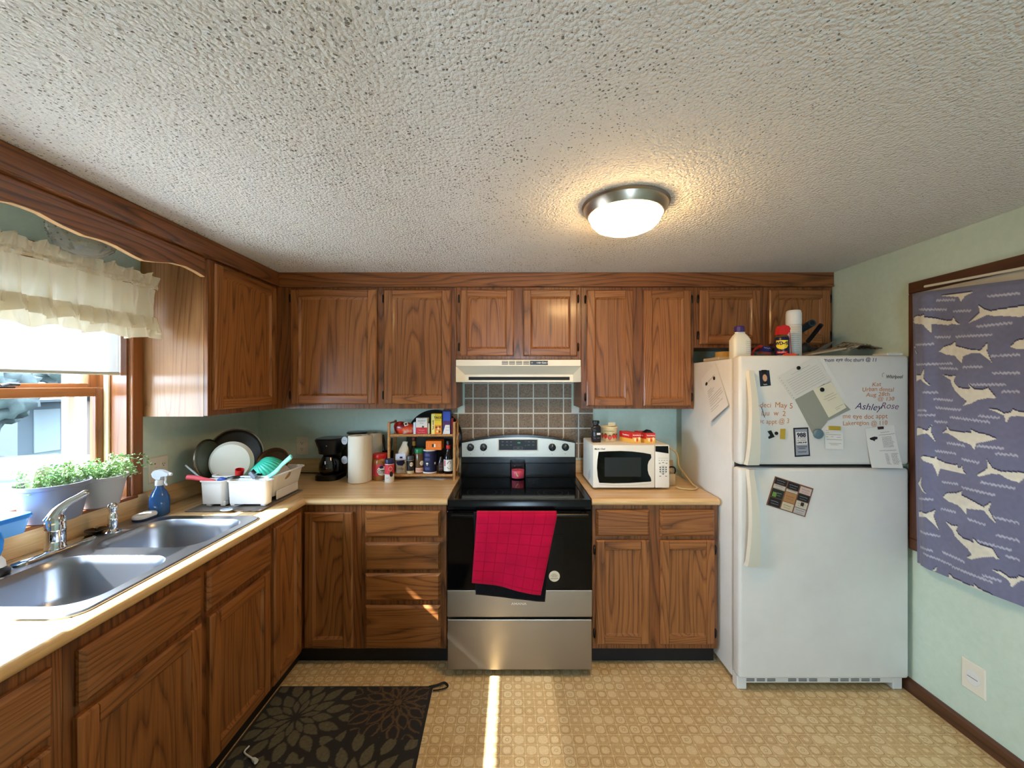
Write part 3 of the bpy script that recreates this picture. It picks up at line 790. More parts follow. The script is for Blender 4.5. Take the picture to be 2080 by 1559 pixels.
# ------------------------------------------------------------------ range hood
hd = thing('range_hood', 'cream under cabinet range hood above the range', 'range hood', (0.04, 2.6, 1.539))
Yh = 2.488; hxf = lambda px, Y=Yh: (px-CX)*Y/K; hzf = lambda py, Y=Yh: H-(py-CY)*Y/K
u0, u1 = hxf(926), hxf(1180); zt, zb, zl = hzf(730.5), hzf(744), hzf(776)
Yi = 2.555; i0, i1 = hxf(944.6, Yi), hxf(1164, Yi); zm = hzf(761, Yi)
obj('shell', G().add(box(u0, u1, Yi+0.002, YB-0.02, zl, zt)).add(box(u0, u1, Yh, Yi+0.001, zb, zt, 0.004, 2)), CREAM, hd)
v = [(u0, Yh, zb), (u1, Yh, zb), (i1, Yi, zm), (i0, Yi, zm), (u0, Yh, zl), (i0, Yi, zl), (u1, Yh, zl), (i1, Yi, zl), (u0, Yi, zl), (u1, Yi, zl), (u0, Yi, zb), (u1, Yi, zb)]
obj('visor', (v, [(0, 1, 2, 3), (0, 3, 5, 4), (1, 6, 7, 2), (3, 2, 7, 5), (4, 5, 8), (6, 9, 7), (0, 4, 8, 10), (1, 11, 9, 6)]), CREAM, hd)
obj('light_slot', box(hxf(952, Yi), hxf(1157, Yi), Yi-0.003, Yi+0.004, hzf(772, Yi), hzf(765.5, Yi), 0.001), BLACKM, hd)
for a, b in ((1019.3, 1032), (1034, 1046), (1048.3, 1060.6), (1062.8, 1075)):
    g = G()
    for k in range(4): g.add(box(hxf(a), hxf(b), Yh-0.0012, Yh+0.002, hzf(734.6+k*2.0), hzf(733.6+k*2.0)))
    obj('vent_slots', g, P('slot_dark', (60, 54, 44), 0.7), hd)
cp = obj('switch_plate', box(hxf(1076.4), hxf(1113), Yh-0.002, Yh+0.002, hzf(741.3), hzf(732.8), 0.0008), BLACKP, hd)
for px in (1080.5, 1091): obj('rocker_switch', G().add(lathe([(0.0, 0.0), (0.0055, 0.0), (0.0055, 0.006), (0.0, 0.007)], 14), 0, facing((hxf(px), Yh-0.002, hzf(737)), (0, -1, 0))), P('switch_grey', (150, 146, 138), 0.4), cp, 40)
obj('brand_lettering', text('Air Care II', 0.0145, plane((hxf(1103), Yh-0.0026, hzf(737)), (1, 0, 0), (0, 0, 1)), shear=0.2, bold=0.0004), WHITE, cp)

# ------------------------------------------------------------------ electric range
rg_ = thing('electric_range', 'black and stainless electric range with glass cooktop', 'range', (0.04, 2.45, 0))
rx0, rx1 = -0.338, 0.4175; Yr = 2.126; ZT = 0.925
rz = lambda py, Y=Yr: H-(py-CY)*Y/K
rxx = lambda px, Y=Yr: (px-CX)*Y/K
obj('body', box(rx0+0.004, rx1-0.004, Yr+0.045, 2.80, 0.03, 0.885), BLACKE, rg_)
obj('foot', box(rx0+0.03, rx0+0.07, 2.22, 2.26, 0.0, 0.031), BLACKM, rg_)
dup([o for o in rg_.children if o.name.startswith('foot')][0], (rx1-rx0-0.10, 0, 0), rg_)
dup([o for o in rg_.children if o.name.startswith('foot')][0], (rx1-rx0-0.10, 0.48, 0), rg_)
dup([o for o in rg_.children if o.name.startswith('foot')][0], (0, 0.48, 0), rg_)
fr = rrect(rx0, rx1, Yr+0.008, 2.70, 0.012); fi = rrect(rx0+0.032, rx1-0.032, Yr+0.040, 2.665, 0.006); fi2 = rrect(rx0+0.036, rx1-0.036, Yr+0.044, 2.66, 0.006)
obj('cooktop_frame', loops([[(x, y, 0.886) for x, y in fr], [(x, y, ZT-0.006) for x, y in fr], [(x+(0.004 if x < 0 else -0.004), y+(0.004 if y < 2.4 else -0.004), ZT) for x, y in fr], [(x, y, ZT) for x, y in fi], [(x, y, ZT-0.004) for x, y in fi2]], True, True), BLACKE, rg_, 35)
ck = obj('cooktop_glass', prism(rrect(rx0+0.0365, rx1-0.0365, Yr+0.0445, 2.6595, 0.006), top, ZT-0.0075, ZT-0.003), BLACKG, rg_)
RING = P('burner_print', (34, 34, 36), 0.25)
for cx_, cy_, r_ in ((-0.15, 2.30, 0.10), (0.23, 2.29, 0.085), (-0.15, 2.55, 0.075), (0.23, 2.54, 0.095)):
    g = G()
    for q in (r_, r_*0.62): g.add((lambda a, b: ([(cx_+rr*math.cos(2*PI*k/48), cy_+rr*math.sin(2*PI*k/48), ZT-0.0028) for k in range(48) for rr in (a, b)], [(2*k, 2*k+1, (2*k+3) % 96, (2*k+2) % 96) for k in range(48)]))(q, q+0.0022))
    obj('burner_ring', g, RING, ck)
Yg = 2.70; gx = lambda px: rxx(px, Yg); gz = lambda py: rz(py, Yg)
xm = (gx(936.5)+gx(1169.5))/2; hw = (gx(1169.5)-gx(936.5))/2
def arch(xa, xb, zlow, zs, zc, n=24): return [(xa, zlow), (xb, zlow)]+[(xb+(xa-xb)*k/n, zs+(zc-zs)*(1-((xb+(xa-xb)*k/n-xm)/hw)**2)) for k in range(n+1)]
fg = lambda u, n, v: Vector((u, Yg-n, v))
obj('backguard', prism(arch(gx(936.5), gx(1169.5), ZT-0.002, gz(898), gz(883.5)), fg, -0.08, 0.0), BLACKE, rg_)
pn = obj('control_panel', prism(arch(gx(938.5), gx(1167.3), gz(927.5), gz(900), gz(888)), fg, 0.0002, 0.006), STEELX, rg_)
obj('ledge', G().add(box(gx(938), gx(1168), Yg-0.018, Yg-0.0003, gz(942.5), gz(940), 0.002)).add(box(gx(938), gx(1168), Yg-0.03, Yg-0.0003, ZT-0.001, ZT+0.006, 0.002)), BLACKE, rg_)
ds = obj('display_bezel', box(gx(1011), gx(1093), Yg-0.0085, Yg-0.006, gz(915.5), gz(891), 0.002), P('bezel_light', (206, 198, 184), 0.45), pn)
obj('display', box(gx(1013.3), gx(1091), Yg-0.0100, Yg-0.0084, gz(913.6), gz(892.8), 0.001), P('display_black', (8, 8, 9), 0.3, spec=0.2), pn)
gp = plane((0, Yg-0.0103, 0), (1, 0, 0), (0, 0, 1))
obj('clock_digits', G().add(text('111', 0.013, lambda a, b: gp(a+gx(1054), b+gz(899)))), P('clock_green', (40, 60, 40), 0.5, emit=(120, 255, 150), es=1.2), pn)
g = G()
for cx_ in (1021, 1030, 1038): 
    for cy_ in (897, 903.5): g.add(quadp(gx(cx_-2), gx(cx_+2), gz(cy_+0.5), gz(cy_-0.5), gp))
for cx_ in (1074, 1083):
    for cy_ in (897, 903.5): g.add(quadp(gx(cx_-2.4), gx(cx_+2.4), gz(cy_+0.5), gz(cy_-0.5), gp))
for a in ((1043.5, 1061.5, 907, 907.5), (1043.5, 1061.5, 911.5, 912), (1043.5, 1044, 907, 912), (1061, 1061.5, 907, 912), (1066, 1069, 896, 896.6), (1066, 1069, 904, 904.6), (1050, 1055, 909.2, 909.9)): g.add(quadp(gx(a[0]), gx(a[1]), gz(a[3]), gz(a[2]), gp))
obj('button_marks', g, P('key_print', (120, 118, 112), 0.6), pn)
gk = plane((0, Yg-0.0063, 0), (1, 0, 0), (0, 0, 1))
for px, py in ((956, 908), (982.3, 908), (1121.3, 908), (1148, 907.5)):
    kx, kz = gx(px), gz(py)
    kb = obj('knob', G().add(lathe([(0, 0), (0.0245, 0), (0.0235, 0.016), (0.020, 0.018), (0, 0.018)], 28), 0, facing((kx, Yg-0.0062, kz), (0, -1, 0))).add(box(kx-0.0045, kx+0.0045, Yg-0.038, Yg-0.020, kz-0.020, kz+0.020, 0.003)), BLACKP, pn, 40)
    obj('pointer', box(kx-0.001, kx+0.001, Yg-0.0387, Yg-0.0375, kz+0.008, kz+0.019), WHITE, kb)
    g = G()
    for k in range(11):
        a = math.radians(-60+30*k); g.add(stroke([(kx+0.031*math.cos(a), kz+0.031*math.sin(a)), (kx+0.0345*math.cos(a), kz+0.0345*math.sin(a))], 0.0016, gk))
    g.add(quadp(kx-0.002, kx+0.002, kz-0.047, kz-0.043, gk)); g.add(quadp(kx-0.002, kx+0.002, kz+0.041, kz+0.044, gk))
    obj('dial_marks', g, INK, pn)
# oven door, handle, drawer
obj('front_rail', box(rx0+0.002, rx1-0.002, Yr+0.012, Yr+0.046, 0.872, 0.886, 0.002), BLACKE, rg_)
od = obj('oven_door', box(rx0, rx1, Yr, Yr+0.044, rz(1198), 0.870, 0.005, 2), BLACKG, rg_)
obj('oven_window', box(rxx(985), rxx(1145), Yr-0.0012, Yr+0.002, rz(1190), rz(1085), 0.0005), P('oven_glass', (8, 7, 7), 0.05, spec=0.3), od)
obj('door_trim', box(rx0, rx1, Yr-0.001, Yr+0.044, rz(1253), rz(1198.6), 0.003, 2), STEELX, rg_)
zh = 0.860; Yhn = Yr-0.046
obj('handle', G().add(tube([(rx0+0.03, Yhn, zh), (rx1-0.03, Yhn, zh)], 0.011, 14, flat=1.2)).add(box(rx0+0.03, rx0+0.06, Yhn, Yr+0.002, zh-0.010, zh+0.010, 0.003)).add(box(rx1-0.06, rx1-0.03, Yhn, Yr+0.002, zh-0.010, zh+0.010, 0.003)), BLACKE, rg_, 50)
dw = obj('storage_drawer', box(rx0+0.001, rx1-0.001, Yr+0.002, Yr+0.044, rz(1361), rz(1258.5), 0.004, 2), STEELX, rg_)
obj('brand_lettering', text('AMANA', 0.0165, plane((rxx(1054), Yr-0.0016, rz(1226)), (1, 0, 0), (0, 0, 1)), bold=0.0003, wide=1.35), P('silver_print', (226, 222, 214), 0.35), rg_)
fo = plane((rxx(1126), Yr-0.0014, rz(1170)), (1, 0, 0), (0, 0, 1))
st = obj('round_sticker', G().add(poly([(0.0285*math.cos(2*PI*k/40), 0.0285*math.sin(2*PI*k/40)) for k in range(40)], fo)), P('sticker_cream', (226, 214, 190), 0.6), od)
g = G(); fo2 = plane((rxx(1126), Yr-0.0018, rz(1170)), (1, 0, 0), (0, 0, 1))
for k, hwid in enumerate((0.010, 0.018, 0.014)): 
    q = scribble(-hwid, hwid, 0.011-0.0065*k, 0.004, fo2, 0.0014, 0.0022, k); g.add(q)
g.add(scribble(-0.02, 0.02, -0.012, 0.004, fo2, 0.0018, 0.0026, 9))
obj('sticker_print', g, INK, od)

# towels over the oven handle
def towel_mat(name, rgb, rgb2):
    m = P(name, rgb, 0.95, spec=0.1, sheen=0.08); k = N(m); u = k.uv()
    f = k.vm('FRACTION', u); sx = k.n('ShaderNodeSeparateXYZ'); k.L.new(f, sx.inputs[0])
    e = k.math('LESS_THAN', k.math('MINIMUM', sx.outputs[0], sx.outputs[1]), 0.09)
    n = k.noise(k.obj(), 500.0, 3.0, 0.7); n2 = k.noise(k.obj(), 9.0, 2.0)
    k.color(k.mix(k.math('MULTIPLY', e, 0.75), k.ramp(k.math('ADD', k.math('MULTIPLY', n, 0.5), k.math('MULTIPLY', n2, 0.5)), [(0.3, lin(rgb2)), (0.7, lin(rgb))]), lin(rgb2)))
    k.bump(k.math('SUBTRACT', k.math('MULTIPLY', n, 0.5), e), 0.5, 0.003)
    return m
def towel(name, label, TLp, TRp, BRp, BLp, rad, back, mat, cols, rows, wob, seed):
    """cloth hung over the handle bar: front sheet to the given corners, short back sheet behind the bar"""
    nu, nf, na, nb = 40, 46, 8, 14; g = G(); vs = []; uv = []
    Yf = Yhn-rad
    for i in range(nu+1):
        a = i/nu
        tl = TLp+(TRp-TLp)*a; bt = BLp+(BRp-BLp)*a
        col = []
        for j in range(nb): col.append((tl[0]+(bt[0]-tl[0])*min(1, back*(1-j/nb)/max(0.05, zh-bt[1]))*1.02, Yhn+rad+0.0, zh-back*(1-j/nb)))
        for j in range(na+1):
            th = PI*j/na; col.append((tl[0], Yhn+rad*math.cos(th), zh+rad*math.sin(th)*1.15))
        for j in range(1, nf+1):
            t = j/nf; x = tl[0]+(bt[0]-tl[0])*t; z = zh+(bt[1]-zh)*t
            y = Yf-wob*t*(0.5+0.5*math.sin(a*7+seed+t*1.2))-0.006*t*noise.noise(Vector((a*4, t*3, seed)))
            col.append((x, y, z))
        L = len(col)
        for j, c in enumerate(col):
            vs.append(c); uv.append((a*cols, j/(L-1)*rows*1.3))
    g.v = vs; g.uv = uv
    g.f = [(i*L+j, (i+1)*L+j, (i+1)*L+j+1, i*L+j+1) for i in range(nu) for j in range(L-1)]; g.mi = [0]*len(g.f)
    o = obj(name, g, mat, None, 180, fix=False)
    md = o.modifiers.new('thickness', 'SOLIDIFY'); md.thickness = 0.0035; md.offset = 0
    return tag(o, label, 'towel')
Yt = Yhn-0.02; tw = lambda px, py: Vector((rxx(px, Yt), rz(py, Yt)))
towel('dish_towel', 'crimson checked dish towel hanging on the oven handle', tw(968, 1041), tw(1131, 1041), tw(1098, 1206), tw(959, 1180), 0.020, 0.22, towel_mat('crimson_terry', (200, 14, 62), (150, 6, 42)), 7, 8, 0.020, 1.0)
towel('dish_towel', 'black dish towel underneath the crimson towel', tw(962, 1043), tw(1124, 1043), tw(1107, 1223), tw(966, 1208), 0.0148, 0.30, towel_mat('black_terry', (20, 20, 24), (10, 10, 13)), 7, 8, 0.004, 2.0)

# ------------------------------------------------------------------ sink and taps
sk = thing('kitchen_sink', 'double bowl stainless steel sink set in the worktop', 'sink', (-1.44, 1.48, 0.76))
outer = rrect(sinkX0, sinkX1, sinkY0, sinkY1, 0.055, 8)
b1 = rrect(-1.595, -1.185, 1.118, 1.452, 0.085, 10); b2 = rrect(-1.595, -1.185, 1.522, 1.842, 0.085, 10)
ZS = 0.9215
bm = bmesh.new(); es = []
for l in (rrect(sinkX0+0.006, sinkX1-0.006, sinkY0+0.006, sinkY1-0.006, 0.05, 8), b1, b2):
    vs = [bm.verts.new((x, y, ZS)) for x, y in l]
    es += [bm.edges.new((vs[i], vs[(i+1) % len(vs)])) for i in range(len(vs))]
bmesh.ops.triangle_fill(bm, use_beauty=True, edges=es); bm.verts.index_update()
g = G().add(([tuple(v.co) for v in bm.verts], [tuple(v.index for v in f.verts) for f in bm.faces])); bm.free()
inn = rrect(sinkX0+0.006, sinkX1-0.006, sinkY0+0.006, sinkY1-0.006, 0.05, 8)
g.add(loops([[(x, y, CT+0.0006) for x, y in outer], [(x, y, CT+0.004) for x, y in outer], [(x, y, ZS) for x, y in inn]], False))
obj('deck', g, SINK, sk, 30)
def bowl(x0, x1, y0, y1):
    ls = []
    for ins, z, r in ((0.0, ZS, 0.085), (0.004, ZS-0.005, 0.083), (0.010, ZS-0.03, 0.08), (0.022, 0.80, 0.075), (0.032, 0.772, 0.07), (0.052, 0.757, 0.06), (0.085, 0.752, 0.05)):
        ls.append([(x, y, z) for x, y in rrect(x0+ins, x1-ins, y0+ins, y1-ins, r, 10)])
    o = obj('bowl', loops(ls), SINK, sk, 60)
    cx_, cy_ = (x0+x1)/2, (y0+y1)/2
    obj('drain', G().add(lathe([(0.045, 0.0), (0.043, 0.003), (0.030, 0.002), (0.026, -0.004), (0, -0.004)], 28, cap0=False), 0, T(cx_, cy_, 0.7525)), CHROME, o, 40)
bowl(-1.595, -1.185, 1.118, 1.452); bowl(-1.595, -1.185, 1.522, 1.842)
ft = thing('kitchen_faucet', 'chrome single lever faucet between the sink bowls', 'faucet', (-1.66, 1.487, ZS))
fx, fy = -1.662, 1.487
obj('base_plate', loops([[(x, y, z) for x, y in rrect(fx-0.032+i, fx+0.032-i, fy-0.135+i, fy+0.135-i, 0.031-i, 8)] for i, z in ((0, ZS+0.0005), (0, ZS+0.006), (0.006, ZS+0.011))], True, True), CHROME, ft, 40)
obj('body', G().add(lathe([(0.030, 0), (0.030, 0.004), (0.0275, 0.008), (0.0275, 0.062), (0.029, 0.065), (0.029, 0.073), (0.0275, 0.076), (0.0285, 0.095), (0.027, 0.112), (0.018, 0.124), (0, 0.128)], 36), 0, T(fx, fy, ZS+0.0112)), CHROME, ft, 40)
obj('spout', G().add(tube(smooth_path([(fx+0.000, fy-0.010, ZS+0.112), (fx+0.006, fy+0.004, ZS+0.146), (fx+0.018, fy+0.026, ZS+0.170), (fx+0.030, fy+0.050, ZS+0.184), (fx+0.040, fy+0.076, ZS+0.198)], 5), [0.026, 0.0245, 0.023, 0.0215, 0.020, 0.019, 0.018, 0.0172, 0.0165, 0.0158, 0.015, 0.0145, 0.014, 0.0135, 0.013, 0.0128, 0.0128, 0.013, 0.013, 0.012, 0.008], 14, flat=0.75)), CHROME, ft, 60)
q = at_z(229, 1082, ZS)
sp = thing('side_sprayer', 'chrome pump dispenser standing on the sink deck', 'sprayer', (q.x, q.y, ZS))
obj('base', G().add(lathe([(0.026, 0), (0.026, 0.006), (0.017, 0.012), (0.015, 0.016), (0, 0.016)], 24), 0, T(q.x, q.y, ZS+0.0005)), CHROME, sp, 40)
obj('stem', G().add(lathe([(0.0125, 0), (0.016, 0.02), (0.0165, 0.05), (0.012, 0.068), (0.014, 0.078), (0.017, 0.088), (0.015, 0.10), (0.008, 0.106), (0, 0.107)], 24), 0, T(q.x, q.y, ZS+0.0166)), CHROME, sp, 40)
q = at_z(189, 1082, ZS)+Vector((0.014, 0, 0))
st = thing('sink_strainer', 'small dark metal strainer basket lying on the sink deck', 'strainer', (q.x, q.y, ZS))
obj('basket', G().add(lathe([(0.012, 0), (0.026, 0.006), (0.036, 0.012), (0.036, 0.014), (0.024, 0.009), (0, 0.004)], 28), 0, T(q.x, q.y, ZS+0.0005)), P('dark_metal', (70, 66, 64), 0.3, metal=0.9), st, 40)
obj('knob', G().add(lathe([(0.004, 0), (0.004, 0.012), (0.009, 0.015), (0.009, 0.019), (0, 0.021)], 16), 0, T(q.x, q.y, ZS+0.004)), CHROME, st, 40)
# oval scrubber on the rim
q = at_z(294, 1053, ZS)
sc_ = thing('dish_scrubber', 'white oval dish sponge on a blue base at the back of the sink', 'sponge', (q.x, q.y, ZS))
obj('pad', loops([[(q.x+x*s_, q.y+y*s_, z) for x, y in rrect(-0.030, 0.030, -0.050, 0.050, 0.029, 8)] for s_, z in ((0.96, ZS+0.0005), (1.0, ZS+0.004), (0.98, ZS+0.008))], True, True), P('sponge_blue', (46, 62, 104), 0.8), sc_, 50)
obj('cover', loops([[(q.x+x*s_, q.y+y*s_, z) for x, y in rrect(-0.030, 0.030, -0.050, 0.050, 0.029, 8)] for s_, z in ((0.99, ZS+0.0082), (1.02, ZS+0.014), (0.95, ZS+0.022), (0.75, ZS+0.026))], True, True), WHITE, sc_, 50)
# dish wand at the near end of the tap plate
q = at_z(8, 1160, ZS); q.x += 0.005; q.y -= 0.03
wd = thing('dish_wand', 'blue and white dish brush standing by the faucet', 'brush', (q.x, q.y, ZS))
obj('base', G().add(lathe([(0.034, 0), (0.036, 0.012), (0.024, 0.022), (0, 0.024)], 24), 0, T(q.x, q.y, ZS+0.0005)), BLACKP, wd, 40)
obj('collar', G().add(lathe([(0.026, 0), (0.024, 0.018), (0.015, 0.034), (0, 0.036)], 24), 0, T(q.x, q.y, ZS+0.0245)), WHITE, wd, 40)
obj('grip', G().add(lathe([(0.012, 0), (0.019, 0.02), (0.021, 0.05), (0.016, 0.075), (0.006, 0.084), (0, 0.085)], 20), 0, T(q.x, q.y, ZS+0.056)), P('clear_blue', (40, 130, 210), 0.15), wd, 50)

# ------------------------------------------------------------------ plants and things on the sill
def make_pot(rgb, name):
    m = P(name, rgb, 0.45); k = N(m); k.bump(k.noise(k.vm('MULTIPLY', k.obj(), Vector((1, 1, 14))), 7.0, 2.0), 0.15, 0.003); return m
POT1 = make_pot((118, 120, 132), 'grey_pot'); POT2 = make_pot((170, 170, 168), 'white_pot')
SOIL = P('soil', (66, 48, 36), 0.95); VINE = P('vine_green', (118, 158, 92), 0.5); VINE2 = P('leaf_pale', (186, 208, 168), 0.5)
def foliage(c, spread, n, seed, lean):
    rg = random.Random(seed); g = G()
    for i in range(n):
        a = rg.uniform(0, 2*PI); L = rg.uniform(0.05, spread); h = rg.uniform(0.015, 0.085)
        d = Vector((math.cos(a)*0.45, math.sin(a), 0))*L+Vector(lean)*rg.uniform(0.2, 1.2)
        p0 = Vector(c)+Vector((rg.uniform(-.05, .05), rg.uniform(-.06, .06), 0))
        pts = smooth_path([p0, p0+d*0.35+Vector((0, 0, h)), p0+d*0.8+Vector((0, 0, h*0.9)), p0+d+Vector((0, 0, h*0.3-rg.uniform(0, 0.03)))], 4)
        for p in pts: p.x = max(p.x, XS+0.012)
        g.add(tube(pts, 0.0011, 4), 0)
        for p in pts[2:]:
            for k in range(3):
                b = rg.uniform(0, 2*PI); up = rg.uniform(-0.3, 0.8)
                u = Vector((math.cos(b), math.sin(b), up)).normalized(); s_ = u.orthogonal().normalized()
                s_ = (Matrix.Rotation(rg.uniform(0, 6), 3, u) @ s_); l = rg.uniform(0.008, 0.017); w_ = l*0.27
                q0 = Vector(p)
                if q0.x+u.x*l < XS+0.006: u.x = abs(u.x)
                nn = u.cross(s_)
                g.add(([tuple(q0), tuple(q0+u*l*0.5+s_*w_+nn*0.001), tuple(q0+u*l), tuple(q0+u*l*0.5-s_*w_+nn*0.001)], [(0, 1, 2, 3)]), 1 if rg.random() < 0.6 else 2)
    return g
SZ = WZ0+0.0015
def potplant(label, px, X, rt, rb, h, mat, n, spread, seed, lean, cy_shift=0):
    Y = -X*K/(CX-px)
    t = thing('potted_plant', label, 'plant', (X, Y, SZ), 'plants on the window sill')
    prof = [(rb*0.9, 0), (rb, 0.004), (rb+(rt-rb)*0.5, h*0.5), (rt-0.003, h*0.88), (rt+0.002, h*0.90), (rt+0.003, h), (rt-0.003, h), (rt-0.006, h*0.86), (rt-0.010, h*0.8)]
    obj('pot', G().add(lathe(prof, 40, cap1=False), 0, T(X, Y, SZ)), mat, t, 40)
    obj('soil', G().add(lathe([(0, h*0.82), (rt-0.008, h*0.82)], 32, cap0=False), 0, T(X, Y, SZ)), SOIL, t)
    obj('foliage', foliage((X, Y, SZ+h*0.84), spread, n, seed, lean), [MATS['vine_green'], VINE, VINE2], t, kind='stuff')
    return t, X, Y
t1, X1, Y1 = potplant('grey round pot of trailing vine with a white plant tag', 107, -1.755, 0.104, 0.078, 0.142, POT1, 46, 0.12, 4, (0.0, 0.05, 0))
f = lambda u, n, v: Vector((X1-0.005+n, Y1-0.055+u, SZ+0.12+v))
tg = obj('plant_tag', prism([(-0.018, 0), (0.030, 0), (0.048, 0.07), (0.042, 0.085), (0.012, 0.085), (0.002, 0.076)], f, 0, 0.0015), WHITEP, t1)
g = G()
for k in range(6): g.add(scribble(-0.004+0.003*k, 0.028+0.003*k, 0.014+0.010*k, 0.004, lambda a, b: f(a, 0.0019, b), 0.0008, 0.003, k))
obj('tag_print', g, P('faded_print', (170, 168, 160), 0.8), t1)
potplant('white ribbed pot of trailing vine nearest the window casing', 203, -1.752, 0.088, 0.062, 0.128, POT2, 54, 0.13, 9, (0.01, 0.045, 0.01))
# blue lidded food box
q = Vector((-1.748, 1.342, SZ))
fb = thing('food_container', 'blue plastic food box with lid on the window sill', 'container', q)
obj('tub', loops([[(q.x+x*s_, q.y+y*s_, z) for x, y in rrect(-0.062, 0.062, -0.10, 0.10, 0.02, 5)] for s_, z in ((0.86, SZ), (0.88, SZ+0.004), (0.97, SZ+0.050))], True, True), P('clear_blue_tub', (110, 176, 236), 0.2), fb, 40)
obj('lid', loops([[(q.x+x*s_, q.y+y*s_, z) for x, y in rrect(-0.065, 0.065, -0.104, 0.104, 0.022, 5)] for s_, z in ((1.0, SZ+0.0505), (1.0, SZ+0.062), (0.97, SZ+0.066), (0.93, SZ+0.064))], True, True), P('blue_lid', (40, 128, 214), 0.3), fb, 40)
# small figurine near the casing
q = at_z(253, 1001, SZ); q.y = min(q.y, 1.84)
fg2 = thing('trinket', 'tiny white and dark trinket in the corner of the sill', 'trinket', q)
obj('body', G().add(lathe([(0.010, 0), (0.016, 0.006), (0.013, 0.016), (0.006, 0.022), (0, 0.023)], 14), 0, T(q.x, q.y, SZ)), WHITE, fg2, 60)
obj('base', G().add(box(q.x-0.012, q.x+0.012, q.y-0.036, q.y-0.018, SZ, SZ+0.016, 0.004)), BLACKP, fg2)

# spray bottle
q = at_z(324, 1045, CT); q.y = max(q.y, 1.925)
sbm = P('blue_bottle', (44, 92, 150), 0.18, spec=0.6)
sb_ = thing('spray_bottle', 'blue spray bottle with white trigger head beside the sink', 'bottle', q)
obj('bottle', G().add(lathe([(0.036, 0), (0.039, 0.004), (0.040, 0.06), (0.037, 0.085), (0.026, 0.112), (0.016, 0.126), (0.0145, 0.138), (0, 0.138)], 32), 0, T(q.x, q.y, CT+0.0006)), sbm, sb_, 40)
hg = G().add(lathe([(0.017, 0), (0.017, 0.020), (0.013, 0.026), (0, 0.026)], 20), 0, T(q.x, q.y, CT+0.1388))
obj('collar', hg, WHITE, sb_, 40)
fh = lambda u, n, v: Vector((q.x+u, q.y+n, CT+0.164+v))
head = obj('trigger_head', prism([(-0.030, 0.030), (-0.026, 0.014), (-0.008, 0.002), (0.010, 0.002), (0.014, 0.016), (0.045, 0.020), (0.048, 0.030), (0.020, 0.044), (-0.006, 0.047), (-0.022, 0.042)], fh, -0.011, 0.011), P('frosted_white', (226, 232, 240), 0.3), sb_)
obj('trigger', G().add(tube(smooth_path([fh(0.026, 0, 0.018), fh(0.030, 0, 0.004), fh(0.027, 0, -0.012), fh(0.036, 0, -0.026)], 4), [0.0045]*12+[0.003], 8)), MATS['frosted_white'], sb_, 50)
obj('nozzle', tube([fh(0.046, 0, 0.026), fh(0.058, 0, 0.026)], 0.007, 12), MATS['frosted_white'], sb_, 40)

# ------------------------------------------------------------------ outlets
def outlet(name, label, fn, w_, h_, duplex, switch=None, round_=False):
    t = thing(name, label, 'outlet', fn(0, 0, 0))
    obj('plate', loft([(-w_/2, w_/2, -h_/2, h_/2, 0.0005), (-w_/2, w_/2, -h_/2, h_/2, 0.003), (-w_/2+0.004, w_/2-0.004, -h_/2+0.004, h_/2-0.004, 0.006)], fn), IVORY, t)
    if round_:
        rr = lambda r, n: [tuple(fn(r*math.cos(2*PI*k/32), n, r*math.sin(2*PI*k/32)*1.15)) for k in range(32)]
        obj('socket', loops([rr(0.027, 0.0061), rr(0.027, 0.0078), rr(0.024, 0.0086)]), WHITE, t)
        obj('seam', G().add(loft([(-0.020, 0.020, -0.0012, 0.0012, 0.0086), (-0.020, 0.020, -0.0012, 0.0012, 0.0092)], fn)), GREYINK, t)
    for uo in duplex:
        for vo in (0.021, -0.021):
            s_ = obj('socket', loft([(uo-0.016, uo+0.016, vo-0.014, vo+0.014, 0.0061), (uo-0.015, uo+0.015, vo-0.013, vo+0.013, 0.0078)], fn), IVORY, t)
            g = G()
            for a, b, c, d_ in ((-0.0075, -0.005, -0.002, 0.007), (0.005, 0.0075, -0.001, 0.006), (-0.0025, 0.0025, -0.0095, -0.005)): g.add(loft([(uo+a, uo+b, vo+c, vo+d_, 0.0078), (uo+a, uo+b, vo+c, vo+d_, 0.0081)], fn))
            obj('slots', g, INK, s_, kind='stuff')
    if switch is not None:
        obj('toggle', loft([(switch-0.005, switch+0.005, -0.012, 0.012, 0.006), (switch-0.004, switch+0.004, -0.002, 0.010, 0.014)], fn), IVORY, t)
        g = G()
        for vo in (0.03, -0.03): g.add(loft([(switch-0.003, switch+0.003, vo-0.003, vo+0.003, 0.006), (switch-0.003, switch+0.003, vo-0.003, vo+0.003, 0.0066)], fn))
        obj('screws', g, GREYINK, t)
    return t
c = at_x(321, 952.5, XL)
outlet('outlet_plate', 'wide ivory switch and outlet plate behind the spray bottle', lambda u, n, v: Vector((XL+n, c.y+u, c.z+v)), 0.112, 0.124, [0.024], -0.024)
c2 = at_y(614.5, 905.5, YB)
outlet('outlet_plate', 'ivory duplex outlet on the wall left of the coffee maker', lambda u, n, v: Vector((c2.x+u, YB-n, c2.z+v)), 0.084, 0.126, [0.0])
c3 = at_x(1979, 1377, XR)
outlet('outlet_plate', 'ivory outlet plate with round socket low on the right wall', lambda u, n, v: Vector((XR-n, c3.y-u, c3.z+v)), 0.092, 0.128, [], None, True)

